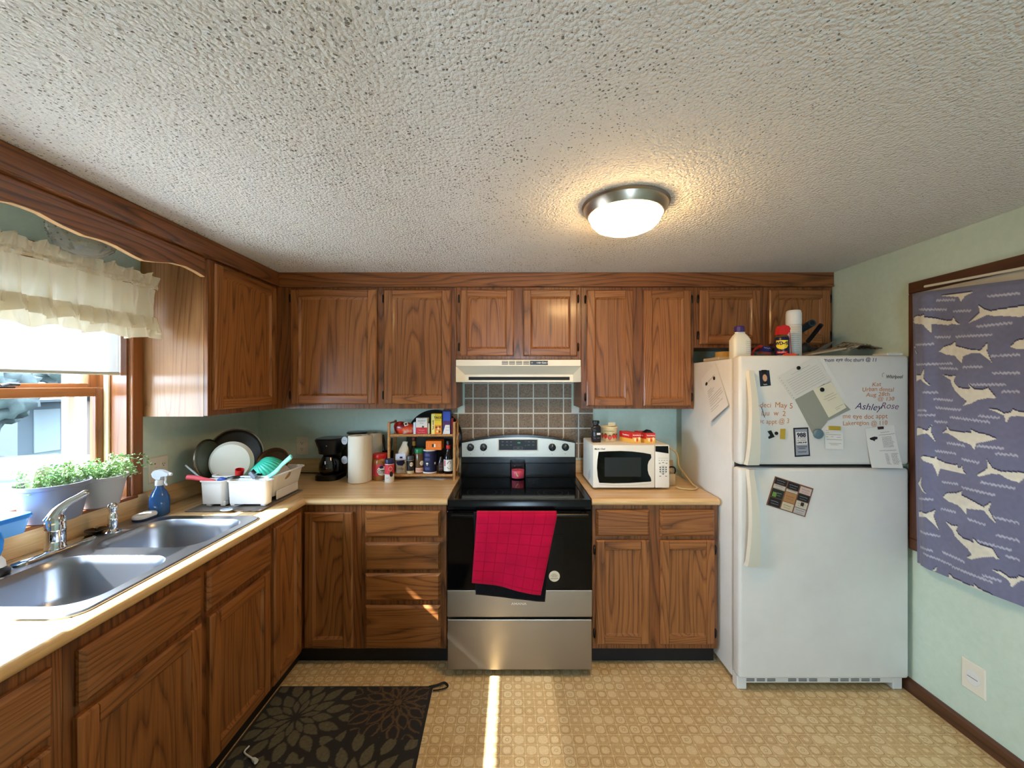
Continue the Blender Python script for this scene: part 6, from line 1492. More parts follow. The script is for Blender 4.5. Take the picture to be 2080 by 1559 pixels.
# ------------------------------------------------------------------ microwave
mX0, mX1, mY0, mY1 = 0.470, 0.916, 2.375, 2.70
mZ0 = CT+0.012; mZ1 = mZ0+0.250
mz = lambda py: H-(py-CY)*mY0/K
mx = lambda px: (px-CX)*mY0/K
mw = thing('microwave', 'white countertop microwave with black door window', 'microwave', ((mX0+mX1)/2, 2.53, CT))
WM = P('microwave_white', (230, 226, 214), 0.35)
obj('body', box(mX0, mX1, mY0+0.018, mY1, mZ0, mZ1, 0.006, 2), WM, mw, 40)
for x in (mX0+0.03, mX1-0.06):
    for y in (mY0+0.04, mY1-0.06): obj('foot', box(x, x+0.03, y, y+0.03, CT+0.0005, mZ0+0.001, 0.002), BLACKM, mw)
xs = mx(1330.5)
dm = obj('door', box(mX0, xs-0.001, mY0, mY0+0.0178, mZ0, mZ1, 0.006, 2), WM, mw, 40)
pts = []
for px, py in ((1216, 917.5), (1235, 916.5), (1260, 915.8), (1285, 917), (1306, 919.5), (1322, 922.5), (1323, 929), (1321, 932.5), (1317.5, 937), (1315.5, 944), (1315.5, 955), (1317.5, 963), (1321.5, 970), (1323, 976), (1322, 978), (1300, 979.5), (1275, 981), (1245, 981.5), (1217, 980.5), (1214, 968), (1212.5, 950), (1213.5, 934)):
    pts.append((mx(px), mz(py)))
fm = lambda u, n, v: Vector((u, mY0-n, v))
obj('window', prism(pts, fm, -0.001, 0.0012), BLACKG, dm)
obj('window_screen', prism([(mx(a), mz(b)) for a, b in ((1228, 929), (1302, 929), (1302, 968), (1228, 968))], fm, 0.0011, 0.0015), P('screen_dark', (22, 22, 21), 0.3), dm)
obj('lower_groove', stroke([(mx(1218), mz(984)), (mx(1250), mz(986)), (mx(1290), mz(985.6)), (mx(1322), mz(982.5))], 0.003, lambda u, v: fm(u, 0.0006, v)), P('groove_shade', (196, 190, 174), 0.5), dm)
obj('brand_lettering', text('Magic Chef', 0.0135, lambda a, b: fm(a+mx(1218), 0.0008, b+mz(912)), shear=0.15, bold=0.0003), INK, dm)
cpn = obj('control_panel', box(xs+0.001, mX1, mY0+0.001, mY0+0.0178, mZ0, mZ1, 0.005, 2), WM, mw, 40)
obj('display', prism([(mx(a), mz(b)) for a, b in ((1331.5, 906), (1357.5, 906), (1358, 921), (1331.5, 917))], fm, -0.002, 0.0004), BLACKG, cpn)
fk = lambda u, v: fm(u, -0.0003, v)
obj('keypad_disc', poly([(mx(1347)+0.021*math.cos(2*PI*k/30), mz(954.5)+0.027*math.sin(2*PI*k/30)) for k in range(30)], fk), P('pad_grey', (206, 206, 196), 0.5), cpn)
fk2 = lambda u, v: fm(u, 0.0001, v)
g = G()
for a in (1341, 1347, 1353):
    for b in (949, 953.5, 958): g.add(poly([(mx(a)+0.0042*math.cos(2*PI*k/12), mz(b)+0.0042*math.sin(2*PI*k/12)) for k in range(12)], fk2))
g.add(poly([(mx(1347)+0.0042*math.cos(2*PI*k/12), mz(962.5)+0.0042*math.sin(2*PI*k/12)) for k in range(12)], fk2))
for a, b in ((1340, 941), (1347, 939.5), (1354, 941), (1341, 967), (1353, 967)): g.add(quadp(mx(a)-0.005, mx(a)+0.005, mz(b)-0.0018, mz(b)+0.0018, fk2))
for a in (1339, 1344.5, 1349.5, 1355): g.add(quadp(mx(a)-0.003, mx(a)+0.003, mz(935)-0.0012, mz(935)+0.0012, fk2))
g.add(scribble(mx(1337), mx(1357), mz(930.5), 0.002, fk2, 0.0007, 0.002, 3))
obj('keys', g, P('key_dark', (70, 70, 70), 0.5), cpn, kind='stuff')
g = G()
for j in range(7):
    for i in range(4): 
        if 0 <= j-i < 4: g.add(([(mX0-0.0005, 2.46+0.018*i+s_*0.0035, mZ0+0.085-0.012*j+r_*0.0035) for s_, r_ in ((-1, -1), (1, -1), (1, 1), (-1, 1))], [(0, 1, 2, 3)]))
obj('side_vent', g, P('vent_blue', (60, 66, 90), 0.6), mw, kind='stuff')
cordm = P('cord_beige', (196, 168, 116), 0.45)
cp0 = [(mX1-0.02, mY1+0.004, mZ1-0.03), (mX1+0.02, mY1+0.02, mZ1-0.01), at_y(1372, 918, 2.66), at_y(1379, 945, 2.62), at_y(1390, 962, 2.54), at_z(1407, 983, CT+0.016), at_z(1415, 989, CT+0.009), at_z(1410, 993.5, CT+0.008), at_z(1388, 992.5, CT+0.008), at_z(1372, 989, CT+0.008)]
obj('power_cord', tube(smooth_path(cp0, 7), 0.0052, 8), cordm, mw, 60)
q = at_z(1366, 985, CT)
ps = thing('power_adapter', 'beige plug strip with black plugs beside the microwave', 'adapter', q)
obj('block', box(0.95, 0.99, 2.47, 2.55, CT+0.0006, CT+0.072, 0.006, 2), P('adapter_beige', (186, 156, 110), 0.5), ps, 40)
obj('plug', box(0.935, 0.985, 2.552, 2.585, CT+0.045, CT+0.085, 0.006, 2), BLACKP, ps, 40)
obj('cable', tube(smooth_path([(0.975, 2.57, CT+0.083), (1.0, 2.575, CT+0.094), (1.03, 2.59, CT+0.085), (1.05, 2.63, CT+0.05), (1.06, 2.70, CT+0.01)], 5), 0.005, 8), BLACKP, ps, 60)
# groceries on the microwave
ZM = mZ1+0.0008
q = at_z(1212.5, 899, ZM); q.y += 0.03
t = thing('sauce_bottle', 'dark square bottle with black cap on the microwave', 'bottle', q)
obj('bottle', loops([[(q.x+x, q.y+y, ZM+z) for x, y in rrect(-0.027+e, 0.027-e, -0.027+e, 0.027-e, 0.009-e*0.1, 4)] for e, z in ((0.002, 0), (0, 0.003), (0, 0.092), (0.006, 0.10), (0.012, 0.105), (0.012, 0.112))], True, True), P('bottle_ink', (28, 26, 32), 0.2), t, 40)
obj('cap', G().add(lathe([(0.0215, 0), (0.0215, 0.016), (0.019, 0.018), (0, 0.018)], 24), 0, T(q.x, q.y, ZM+0.1125)), BLACKP, t, 40)
fq = plane((q.x, q.y-0.0276, ZM), (1, 0, 0), (0, 0, 1))
obj('label', poly(rect(0.0, 0.022, 0.046, 0.058), fq), WHITEP, t)
obj('label_print', G().add(scribble(-0.022, -0.002, 0.075, 0.016, fq, 0.0012, 0.004, 1)).add(scribble(-0.022, -0.002, 0.025, 0.012, fq, 0.0012, 0.004, 2)).add(scribble(0.002, 0.022, 0.028, 0.012, fq, 0.0012, 0.004, 3)), P('print_slate', (130, 130, 140), 0.5), t)
q = at_z(1238, 897, ZM); q.y += 0.046; q.x *= 1.015
t = thing('dairy_tub', 'cream tub printed with strawberries on the microwave', 'tub', q)
obj('tub', G().add(lathe([(0.041, 0), (0.043, 0.003), (0.050, 0.082), (0.052, 0.084), (0.052, 0.090), (0.048, 0.090), (0.046, 0.080), (0, 0.080)], 40), 0, T(q.x, q.y, ZM)), P('tub_cream', (236, 222, 178), 0.4), t, 40)
th = math.atan2(-q.y, -q.x); wf = wrap((q.x, q.y, ZM), 0.0508, th)
STR = P('strawberry', (206, 62, 56), 0.4); STG = P('strawberry_leaf', (66, 96, 40), 0.5)
for u, v in ((-0.048, 0.034), (-0.022, 0.034), (0.004, 0.026), (0.030, 0.034), (0.052, 0.032)):
    b = obj('strawberry_print', poly([(u, v-0.018), (u+0.010, v-0.008), (u+0.013, v+0.004), (u+0.008, v+0.012), (u-0.008, v+0.012), (u-0.013, v+0.004), (u-0.010, v-0.008)], wf), STR, t)
    obj('leaf_print', poly([(u-0.009, v+0.011), (u, v+0.006), (u+0.009, v+0.011), (u+0.004, v+0.016), (u-0.004, v+0.016)], wrap((q.x, q.y, ZM), 0.0512, th)), STG, b)
obj('lettering', text('IN PROGRESS', 0.011, lambda a, b: wf(a, b+0.064)), INK, t) if False else obj('lettering', G().add(scribble(-0.034, 0.034, 0.064, 0.006, wf, 0.0016, 0.0035, 8)), INK, t)
obj('lid', prism([(-0.004, 0.0), (0.040, 0.0), (0.042, 0.018), (0.038, 0.022), (-0.002, 0.020)], lambda u, n, v: Vector((q.x+u, q.y+0.01+n, ZM+0.0905+v)), 0, 0.003), P('lid_clear', (222, 214, 186), 0.3), t)
def juice(label, px0, px1, pyb, pyt, dY, open_, dep):
    a = at_z(px0, pyb, ZM); b = at_z(px1, pyb, ZM); h = (pyb-pyt)*a.y/K; y0 = a.y
    t = thing('snack_box', label, 'box', ((a.x+b.x)/2, y0+dep/2, ZM), 'strawberry snack boxes')
    YEL = P('snack_yellow', (232, 176, 76), 0.45); RD = P('snack_red', (206, 40, 36), 0.45)
    sh_ = lambda u, n, v: Vector((u+(n-y0)*dY, n, v))
    obj('carton', prism([(a.x, ZM), (b.x, ZM), (b.x, ZM+h), (a.x, ZM+h)], sh_, y0, y0+dep), YEL, t)
    f1 = lambda e: (lambda u, v: Vector((a.x+(b.x-a.x)*u, y0-0.0004-e, ZM+h*v)))
    obj('red_band', poly(rect(0, 1, 0.55, 1.0), f1(0.0)), RD, t)
    obj('top_panel', prism([(a.x, ZM+h+0.0004), (b.x, ZM+h+0.0004), (b.x, ZM+h+0.0012), (a.x, ZM+h+0.0012)], sh_, y0, y0+dep), RD, t)
    obj('lettering', text('Strawberry', 0.0105, lambda u, v: f1(0.0006)(0.5+u/(b.x-a.x), 0.78+v/h), shear=0.1, bold=0.0004), WHITEP, t)
    wdt = b.x-a.x
    for k, (cu, cv) in enumerate(((0.30, 0.34), (0.55, 0.30), (0.78, 0.42))): obj('picture', poly([(cu, cv-0.22), (cu+0.13, cv), (cu+0.08, cv+0.17), (cu-0.08, cv+0.17), (cu-0.13, cv)], f1(0.0006)), P('snack_pic_%d' % (k % 2), ((246, 226, 170), (226, 70, 50))[k % 2], 0.5), t)
    obj('top_lettering', text('Strawberry', 0.014, lambda u, v: Vector(((a.x+b.x)/2+u+dY*(0.5*dep+v), y0+0.5*dep+v, ZM+h+0.0016)), shear=0.1), WHITEP, t)
    f3 = lambda e: (lambda u, v: Vector((a.x+dep*u*dY-0.0006-e, y0+dep*u, ZM+h*v)))
    obj('side_band', poly(rect(0, 1, 0.42, 1.0), f3(0)), RD, t)
    obj('side_lettering', text('Strawberry', 0.013, lambda u, v: f3(0.0005)(0.5-u/dep, 0.72+v/h), shear=0.1, bold=0.0004), WHITEP, t)
    if open_:
        obj('open_flap', prism([(a.x+0.002, ZM+h+0.0014), ((a.x+b.x)/2+0.004, ZM+h+0.018), (b.x-0.002, ZM+h+0.0014)], sh_, y0+0.012, y0+0.05), BLACKM, t)
    return t
juice('flat red strawberry snack box next to the dairy tub', 1285, 1302, 900, 879.5, -0.42, False, 0.115)
juice('opened red strawberry snack box at the right on the microwave', 1313, 1331, 900.5, 880, -0.30, True, 0.12)

# ------------------------------------------------------------------ clutter on top of the fridge
ZF = 1.6608; ZD = 1.6718
def onf(px, Y, z=ZF): return Vector(((px-CX)*Y/K, Y, z))
q = onf(1503, 2.135)
t = thing('white_bottle', 'white square bottle with purple cap on top of the fridge', 'bottle', q)
obj('bottle', loops([[(q.x+x, q.y+y, ZF+z) for x, y in rrect(-0.046+e, 0.046-e, -0.032+e, 0.032-e, max(0.006, 0.016-e*0.2), 4)] for e, z in ((0.003, 0), (0, 0.004), (0, 0.098), (0.012, 0.122), (0.020, 0.132), (0.020, 0.140))], True, True), P('bottle_white', (226, 222, 206), 0.4), t, 40)
obj('cap', G().add(lathe([(0.0235, 0), (0.025, 0.002), (0.025, 0.024), (0.022, 0.030), (0, 0.030)], 10), 0, T(q.x-0.004, q.y, ZF+0.1405)), P('cap_purple', (58, 40, 104), 0.4), t)
fq = plane((q.x, q.y-0.0326, ZF), (1, 0, 0), (0, 0, 1)); g = G()
for k in range(7): g.add(scribble(0.014, 0.040, 0.088-0.010*k, 0.005, fq, 0.0011, 0.003, k))
obj('label_print', g, P('print_plum', (110, 80, 100), 0.6), t)
q = onf(1588.5, 2.125)
t = thing('lubricant_can', 'blue and yellow lubricant spray can with red cap on the fridge', 'spray can', q)
obj('can', G().add(lathe([(0.031, 0), (0.033, 0.004), (0.033, 0.104), (0.030, 0.112), (0, 0.112)], 36), 0, T(q.x, q.y, ZF)), P('can_navy', (24, 26, 62), 0.3), t, 40)
obj('shoulder', G().add(lathe([(0.031, 0.1122), (0.026, 0.120), (0.022, 0.124), (0, 0.124)], 36), 0, T(q.x, q.y, ZF)), P('gold_band', (150, 122, 70), 0.3, metal=0.8), t, 40)
fc_ = lambda u, n, v: Vector((q.x+u, q.y+n, ZF+0.1242+v))
obj('cap', prism([(-0.026, 0), (0.018, 0), (0.026, 0.012), (0.034, 0.030), (0.026, 0.044), (0.004, 0.050), (-0.016, 0.046), (-0.022, 0.036)], fc_, -0.017, 0.017), P('cap_red', (206, 40, 40), 0.35), t)
obj('straw', tube([(q.x+0.030, q.y-0.014, ZF+0.155), (q.x+0.034, q.y-0.022, ZF+0.02)], 0.0018, 6), RED, t)
th = math.atan2(-q.y, -q.x); c_ = (q.x, q.y, ZF); wf = wrap(c_, 0.0334, th)
obj('yellow_shield', poly([(-0.030, 0.094), (0.030, 0.094), (0.030, 0.066), (0.022, 0.054), (0.0, 0.046), (-0.022, 0.054), (-0.030, 0.066)], wf), P('shield_yellow', (236, 206, 40), 0.4), t)
obj('lettering', text('WD-40', 0.0225, lambda u, v: wrap(c_, 0.0338, th)(u*0.95, v+0.078), bold=0.0012), NAVY, t)
obj('red_band', quadp(-0.026, 0.026, 0.026, 0.038, wf, 8), RED, t)
obj('lower_print', G().add(scribble(-0.020, 0.020, 0.032, 0.006, wrap(c_, 0.0338, th), 0.0016, 0.003, 2)).add(scribble(-0.022, 0.022, 0.016, 0.005, wrap(c_, 0.0338, th), 0.001, 0.003, 6)), WHITEP, t)
obj('badge', quadp(-0.026, 0.026, 0.004, 0.012, wf, 8), P('badge_grey', (130, 130, 140), 0.5), t)
q = onf(1612, 2.21)
t = thing('aerosol_can', 'tall white aerosol can with white cap on the fridge', 'spray can', q)
obj('can', G().add(lathe([(0.035, 0), (0.037, 0.004), (0.037, 0.182), (0.034, 0.188), (0, 0.188)], 36), 0, T(q.x, q.y, ZF)), P('aerosol_white', (222, 218, 206), 0.35), t, 40)
obj('cap', G().add(lathe([(0.036, 0.1885), (0.0375, 0.20), (0.037, 0.248), (0.034, 0.262), (0.030, 0.266), (0, 0.267)], 36), 0, T(q.x, q.y, ZF)), WHITE, t, 40)
wf = wrap((q.x, q.y, ZF), 0.0374, math.atan2(-q.y, -q.x)); g = G()
for k in range(13): g.add(scribble(-0.012, 0.030, 0.172-0.011*k, 0.004, wf, 0.0009, 0.003, k))
for k in range(9): g.add(quadp(-0.004+0.0035*k, -0.002+0.0035*k, 0.006, 0.030, wf, 1))
obj('label_print', g, GREYINK, t)
q = onf(1550, 2.20)
t = thing('cable_box', 'small blue and red battery pack on a coil of wire on the fridge', 'package', q)
fp = lambda u, n, v: Vector((q.x+u*0.97+0.2*v, q.y+n, ZF+0.045+v*0.95-0.1*u))
obj('pack', prism([(-0.008, -0.016), (0.044, -0.016), (0.046, 0.030), (-0.004, 0.030)], fp, 0, 0.03), P('pack_blue', (40, 44, 110), 0.4), t)
obj('red_band', prism([(-0.0085, -0.0165), (0.0445, -0.0165), (0.0448, -0.002), (-0.008, -0.002)], fp, -0.0008, 0.0305), P('pack_red', (196, 48, 36), 0.4), t)
obj('lettering', text('Rayovac', 0.012, lambda u, v: fp(u+0.018, -0.0012, v+0.018), bold=0.0004), WHITEP, t) if False else obj('lettering', G().add(scribble(0.0, 0.036, 0.020, 0.008, lambda u, v: fp(u, -0.0008, v), 0.0018, 0.004, 2)), WHITEP, t)
obj('red_wrap', tube(smooth_path([fp(-0.05, 0.01, -0.03), fp(-0.045, 0.01, 0.0), fp(-0.025, 0.01, 0.022), fp(-0.006, 0.01, 0.024)], 4), 0.011, 8, flat=0.4), MATS['pack_red'], t, 60)
g = G()
for k in range(4): g.add(tube([(q.x-0.055+0.045*math.cos(2*PI*i/20)+0.02*k, q.y+0.005+0.035*math.sin(2*PI*i/20), ZF+0.009+0.007*k+0.004*math.sin(i)) for i in range(20)], 0.0035, 6))
obj('wire_coil', g, P('wire_grey', (92, 86, 80), 0.4), t, 60)
q = onf(1605, 2.07, ZD)
tag(obj('plastic_clip', prism([(-0.034, 0), (0.030, 0), (0.028, 0.010), (0.016, 0.014), (0.0, 0.009), (-0.014, 0.014), (-0.030, 0.009)], lambda u, n, v: Vector((q.x+u, q.y-0.005+n, ZD+v)), 0, 0.014), P('clip_orange', (232, 84, 52), 0.4)), 'orange red plastic clip at the front edge of the fridge top', 'clip')
# dark plastic wrap and a roll of tape on the left
q = onf(1448, 2.33)
t = thing('tape_roll', 'brown tape roll on papers at the left of the fridge top', 'tape', q)
obj('papers', box(1.132, q.x+0.11, q.y-0.09, q.y+0.09, ZF, ZF+0.018, 0.003), P('paper_tan', (176, 160, 134), 0.8), t)
obj('roll', G().add(lathe([(0.030, 0), (0.052, 0), (0.052, 0.030), (0.030, 0.030), (0.030, 0)], 36, cap0=False, cap1=False), 0, T(q.x+0.055, q.y-0.03, ZF+0.0185)), P('tape_gold', (170, 130, 60), 0.25), t, 40)
def crumple(name, label, cat, c, sx, sy, sz, mat, seed):
    def f(a, b):
        u = a*2*PI; v = b*PI/2
        r = Vector((sx*math.cos(v)*math.cos(u), sy*math.cos(v)*math.sin(u), sz*math.sin(v)))
        n = noise.noise(r*28+Vector((seed, 0, 0)))*0.35+noise.noise(r*70+Vector((0, seed, 0)))*0.18
        r = r*(1+n); r.z = max(r.z, 0.0)
        return Vector(c)+r
    return tag(obj(name, grid(36, 14, f), mat, None, 180, fix=False), label, cat)
crumple('plastic_wrap', 'crumpled dark plastic wrap behind the white bottle', 'plastic bag', onf(1470, 2.52), 0.085, 0.05, 0.055, P('wrap_grey', (86, 82, 78), 0.3), 2.0)
crumple('plastic_wrap', 'crumpled black plastic bag behind the spray cans', 'plastic bag', onf(1628, 2.46), 0.09, 0.05, 0.10, P('wrap_black', (34, 34, 36), 0.35), 5.0)
for k, (a, b, lab) in enumerate(((((1630, 668), (1650, 656)), 0.020, 'dark blue cardboard tube lying across the fridge top'), (((1644, 690), (1668, 660)), 0.012, 'thin black tube leaning behind the dark blue tube'))):
    A_ = at_y(*a[0], 2.40); B_ = at_y(*a[1], 2.30)
    A_ = B_+(A_-B_).normalized()*0.14
    ml = P('tube_%d' % k, ((30, 62, 76), (22, 24, 30))[k], 0.4)
    o = thing('mailing_tube', lab, 'tube', A_)
    obj('tube', tube([A_, B_], b, 20), ml, o, 40)
    d_ = (B_-A_).normalized()
    obj('bore', G().add(lathe([(b*0.62, 0), (b*0.62, 0.001), (0, 0.001)], 18), 0, facing(B_+d_*0.0006, d_)), BLACKM, o)
# books and papers on the right
def flat(name, label, cat, px0, px1, y0, y1, z0, h, mat, tilt=0.0, rot=0.0):
    x0, x1 = (px0-CX)*y0/K, (px1-CX)*y0/K; c = Vector(((x0+x1)/2, (y0+y1)/2, z0))
    M = T(*c) @ Rz(rot) @ Ry(-tilt)
    t = thing(name, label, cat, c)
    w_, d_ = (x1-x0), (y1-y0)
    obj('cover', G().add(box(-w_/2, w_/2, -d_/2, d_/2, 0, h*0.12), 0, M).add(box(-w_/2, w_/2, -d_/2, d_/2, h*0.88, h), 0, M), mat, t)
    obj('pages', G().add(box(-w_/2+0.003, w_/2-0.003, -d_/2+0.003, d_/2-0.001, h*0.121, h*0.879), 0, M), P('page_edges', (206, 190, 158), 0.8), t)
    return t
flat('book', 'cream paperback lying flat at the bottom of the fridge pile', 'book', 1668, 1772, 2.13, 2.33, ZF, 0.018, P('cover_cream', (196, 180, 150), 0.6))
flat('book', 'tan folder tilted on the paperback on the fridge', 'folder', 1645, 1722, 2.15, 2.34, ZF+0.037, 0.010, P('cover_tan', (168, 146, 112), 0.6), 0.16, 0.05)
flat('book', 'thin white booklet at the right end of the fridge top', 'booklet', 1775, 1838, 2.12, 2.30, ZF, 0.008, P('cover_white', (216, 206, 186), 0.6))
t = thing('newspaper', 'folded grey newspaper on the pile on top of the fridge', 'newspaper', onf(1752, 2.24))
def news(a, b):
    x = (1700+92*a-CX)*2.25/K; y = 2.19+0.15*b
    ridge = 0.020+0.062*max(0, 1-abs(a-0.45)*1.9)*(0.55+0.45*b)
    return Vector((x, y, ZF+0.0295+ridge+0.004*noise.noise(Vector((a*7, b*7, 0)))))
def make_news():
    m = P('newsprint', (150, 142, 128), 0.85); k = N(m); v = k.noise(k.vm('MULTIPLY', k.obj(), Vector((1, 1, 1))), 55.0, 3.0, 0.6)
    k.color(k.ramp(v, [(0.42, lin((70, 66, 60))), (0.50, lin((150, 142, 126))), (0.62, lin((180, 172, 154)))])); return m
o = obj('sheets', grid(24, 10, news), make_news(), t, 180, fix=False); o.modifiers.new('thickness', 'SOLIDIFY').thickness = 0.004
t = thing('clear_folder', 'creased translucent grey folder standing behind the books on the fridge', 'folder', onf(1685, 2.30))
obj('sheet', prism([(a, b) for a, b in ((at_y(1640, 0, 2.42).x, ZF+0.025), (at_y(1655, 0, 2.42).x, ZF+0.025), (at_y(1693, 0, 2.42).x, ZF+0.13), (at_y(1672, 0, 2.42).x, ZF+0.10), (at_y(1648, 0, 2.42).x, ZF+0.06))], lambda u, n, v: Vector((u, 2.40+n, v)), 0, 0.004), P('folder_grey', (120, 114, 104), 0.35), t)

# ------------------------------------------------------------------ right wall window and shark blanket
w2 = thing('window_2', 'dark trimmed window behind the shark blanket', 'window', (XR, 1.5, 0.70)); w2['kind'] = 'structure'; del w2['category']
yw1 = 2.03; yw0 = 0.98; zw0, zw1 = 0.715, 2.030
obj('casing', box(XR-0.018, XR-0.0005, yw0, yw1, zw1-0.055, zw1, 0.003), DARKY, w2)
obj('casing', box(XR-0.018, XR-0.0005, yw0, yw1, zw0, zw0+0.055, 0.003), DARKY, w2)
obj('casing', box(XR-0.018, XR-0.0005, yw1-0.055, yw1, zw0+0.0555, zw1-0.0555, 0.003), DARKZ, w2)
obj('casing', box(XR-0.018, XR-0.0005, yw0, yw0+0.055, zw0+0.0555, zw1-0.0555, 0.003), DARKZ, w2)
obj('window_shade', box(XR-0.008, XR-0.0008, yw0+0.0555, yw1-0.0555, zw0+0.0555, zw1-0.0555), P('shade_white', (210, 202, 184), 0.6), w2)
obj('curtain_rod', tube([(XR-0.035, yw0+0.02, 1.945), (XR-0.035, yw1-0.10, 1.990)], 0.006, 10), P('rod_white', (216, 208, 190), 0.4), w2, 40)
# print is laid out on the blanket itself: u = distance along the wall, v = height
XBk = 1.945
def shp(pts, sc, ox, oy): return [(lambda q_: (q_.y, q_.z))(at_x(ox+a/sc, oy+b/sc, XBk)) for a, b in pts]
A1 = [[(110,495),(150,460),(200,440),(235,445),(270,430),(268,452),(360,465),(400,475),(460,485),(500,485),(525,450),(535,485),(585,517),(540,515),(500,510),(465,522),(400,515),(320,512),(318,590),(290,555),(260,515),(180,510)],
 [(375,755),(420,715),(500,693),(540,665),(535,705),(620,725),(700,742),(780,745),(845,675),(835,750),(880,850),(820,800),(770,765),(690,770),(610,795),(600,857),(560,825),(530,790),(440,780)],
 [(410,960),(470,970),(540,970),(520,1010),(535,1040),(570,1070),(640,1085),(690,1080),(675,1045),(725,1085),(800,1090),(850,1075),(920,1155),(905,1168),(860,1160),(760,1180),(700,1210),(625,1230),(660,1190),(600,1150),(540,1100),(500,1040),(490,1005)],
 [(672,503),(770,420),(780,400),(762,345),(820,385),(880,400),(950,385),(1040,372),(1126,358),(1230,340),(1300,380),(1240,420),(1126,450),(1000,440),(910,445),(850,430),(770,465)],
 [(410,1470),(460,1440),(462,1410),(490,1450),(560,1460),(620,1465),(710,1470),(700,1440),(770,1470),(860,1490),(940,1525),(860,1545),(760,1560),(740,1620),(700,1570),(600,1540),(530,1500),(470,1470)],
 [(865,1262),(930,1265),(1000,1300),(1060,1290),(1070,1262),(1126,1285),(1220,1300),(1180,1330),(1126,1320),(1050,1325),(1020,1385),(1000,1320),(940,1290)],
 [(150,965),(200,965),(230,960),(270,905),(262,990),(320,1065),(260,1020),(220,995),(150,1020)],
 [(165,1425),(230,1425),(300,1450),(325,1400),(320,1460),(355,1550),(300,1475),(230,1480),(170,1490)],
 [(120,720),(155,650),(150,735),(195,785)], [(395,265),(720,230),(640,265),(595,318),(580,275)],
 [(1040,710),(1090,665),(1126,650),(1220,640),(1300,690),(1200,735),(1126,730),(1080,728)]]
A2 = [[(225,200),(260,190),(330,205),(350,190),(345,215),(420,245),(500,265),(545,265),(555,290),(580,290),(598,265),(600,310),(638,348),(590,335),(540,325),(470,310),(380,295),(360,355),(335,290),(320,255),(260,225)],
 [(410,530),(450,500),(540,500),(595,485),(585,515),(680,560),(790,620),(850,580),(830,640),(888,755),(840,710),(790,645),(640,630),(638,680),(600,640),(560,600),(470,570)],
 [(440,735),(500,770),(558,775),(540,810),(560,840),(610,880),(680,905),(705,920),(700,880),(760,935),(830,960),(860,970),(912,1055),(895,1060),(870,1035),(780,1040),(680,1055),(640,1040),(690,1020),(650,965),(580,905),(530,860),(505,810)],
 [(720,360),(800,310),(820,290),(812,225),(860,295),(930,325),(1067,330),(1150,350),(1067,415),(980,385),(920,345),(850,340),(760,360)],
 [(460,1215),(475,1170),(510,1205),(530,1215),(620,1255),(700,1285),(700,1262),(750,1305),(830,1340),(925,1410),(860,1395),(760,1360),(640,1305),(540,1250)],
 [(865,1150),(930,1165),(1000,1220),(1050,1220),(1067,1200),(1130,1230),(1067,1245),(1010,1295),(990,1240),(930,1190)],
 [(180,650),(230,650),(280,670),(345,635),(330,690),(375,805),(320,740),(280,695),(180,690)],
 [(180,415),(240,355),(225,425),(290,505),(230,465)], [(315,1140),(355,1110),(345,1145)]]
S1_, S2_ = 4.33, 4.104
sharks = [shp(p, S1_, 1820, 540) for p in A1]+[shp(p, S2_, 1820, 880) for p in A2]
far = [[(y-0.52, z+0.04) for y, z in s_] for s_ in sharks if min(p[0] for p in s_) > 1.60 or max(p[0] for p in s_) > 1.8]
sharks += far
W1 = [(215,455,385,385),(520,700,400,395),(360,540,305,300),(850,1126,270,240),(345,490,627,627),(535,890,625,605),(740,1060,535,500),(170,335,695,688),(870,1126,795,780),(165,510,870,858),(375,565,900,905),(610,800,890,888),(880,1126,945,940),(670,1010,1045,1045),(970,1126,1108,1105),(250,370,1112,1114),(330,520,1170,1185),(345,610,1248,1268),(180,290,1270,1270),(180,350,1312,1312),(490,880,1330,1375),(770,960,1320,1340),(340,470,1368,1378)]
W2 = [(440,620,80,105),(720,950,105,130),(880,1067,170,190),(330,530,145,170),(590,750,215,250),(400,560,405,425),(590,880,450,520),(760,1040,410,465),(190,330,540,550),(390,540,625,660),(650,810,715,770),(870,1067,705,755),(890,1067,855,905),(185,390,810,860),(700,1010,890,985),(180,320,940,975),(400,620,985,1075),(960,1067,1030,1065),(220,500,990,1100),(500,860,1110,1250),(780,940,1190,1245)]
waves = []
for sc, oy, lst in ((S1_, 540, W1), (S2_, 880, W2)):
    for a, b, c0, c1 in lst:
        p0, p1 = shp([(a, c0), (b, c1)], sc, 1820, oy); waves.append((p0, p1)); waves.append(((p0[0]-0.52, p0[1]+0.02), (p1[0]-0.52, p1[1]+0.02)))
def inside(p, pl):
    x, y = p; r = False; n = len(pl); j = n-1
    for i in range(n):
        xi_, yi_ = pl[i]; xj, yj = pl[j]
        if (yi_ > y) != (yj > y) and x < (xj-xi_)*(y-yi_)/(yj-yi_)+xi_: r = not r
        j = i
    return r
BB = [(min(p[0] for p in s_), max(p[0] for p in s_), min(p[1] for p in s_), max(p[1] for p in s_), s_) for s_ in sharks]
def ztop(y): return 1.972-0.10*max(0, (1.98-y))*1.0
def print_at(y, z):
    for a, b, c0, d0, s_ in BB:
        if a <= y <= b and c0 <= z <= d0 and inside((y, z), s_): return 1.0
    for a, b, c0, d0, s_ in BB:                      # darker woven edge above each shark
        if a <= y <= b and c0 <= z-0.006 <= d0 and inside((y, z-0.006), s_): return -1.0
    best = 0.0
    for (y0_, z0_), (y1_, z1_) in waves:
        lo, hi = min(y0_, y1_), max(y0_, y1_)
        if lo <= y <= hi:
            t = (y-y0_)/(y1_-y0_); zc_ = z0_+(z1_-z0_)*t+0.0025*math.sin(y*480)
            if abs(z-zc_) < 0.0042: best = 0.5
    return best
ybk0, ybk1, zbk0 = 0.93, 2.005, 0.672
nu_, nv_ = 300, 400; g = G(); cols = []
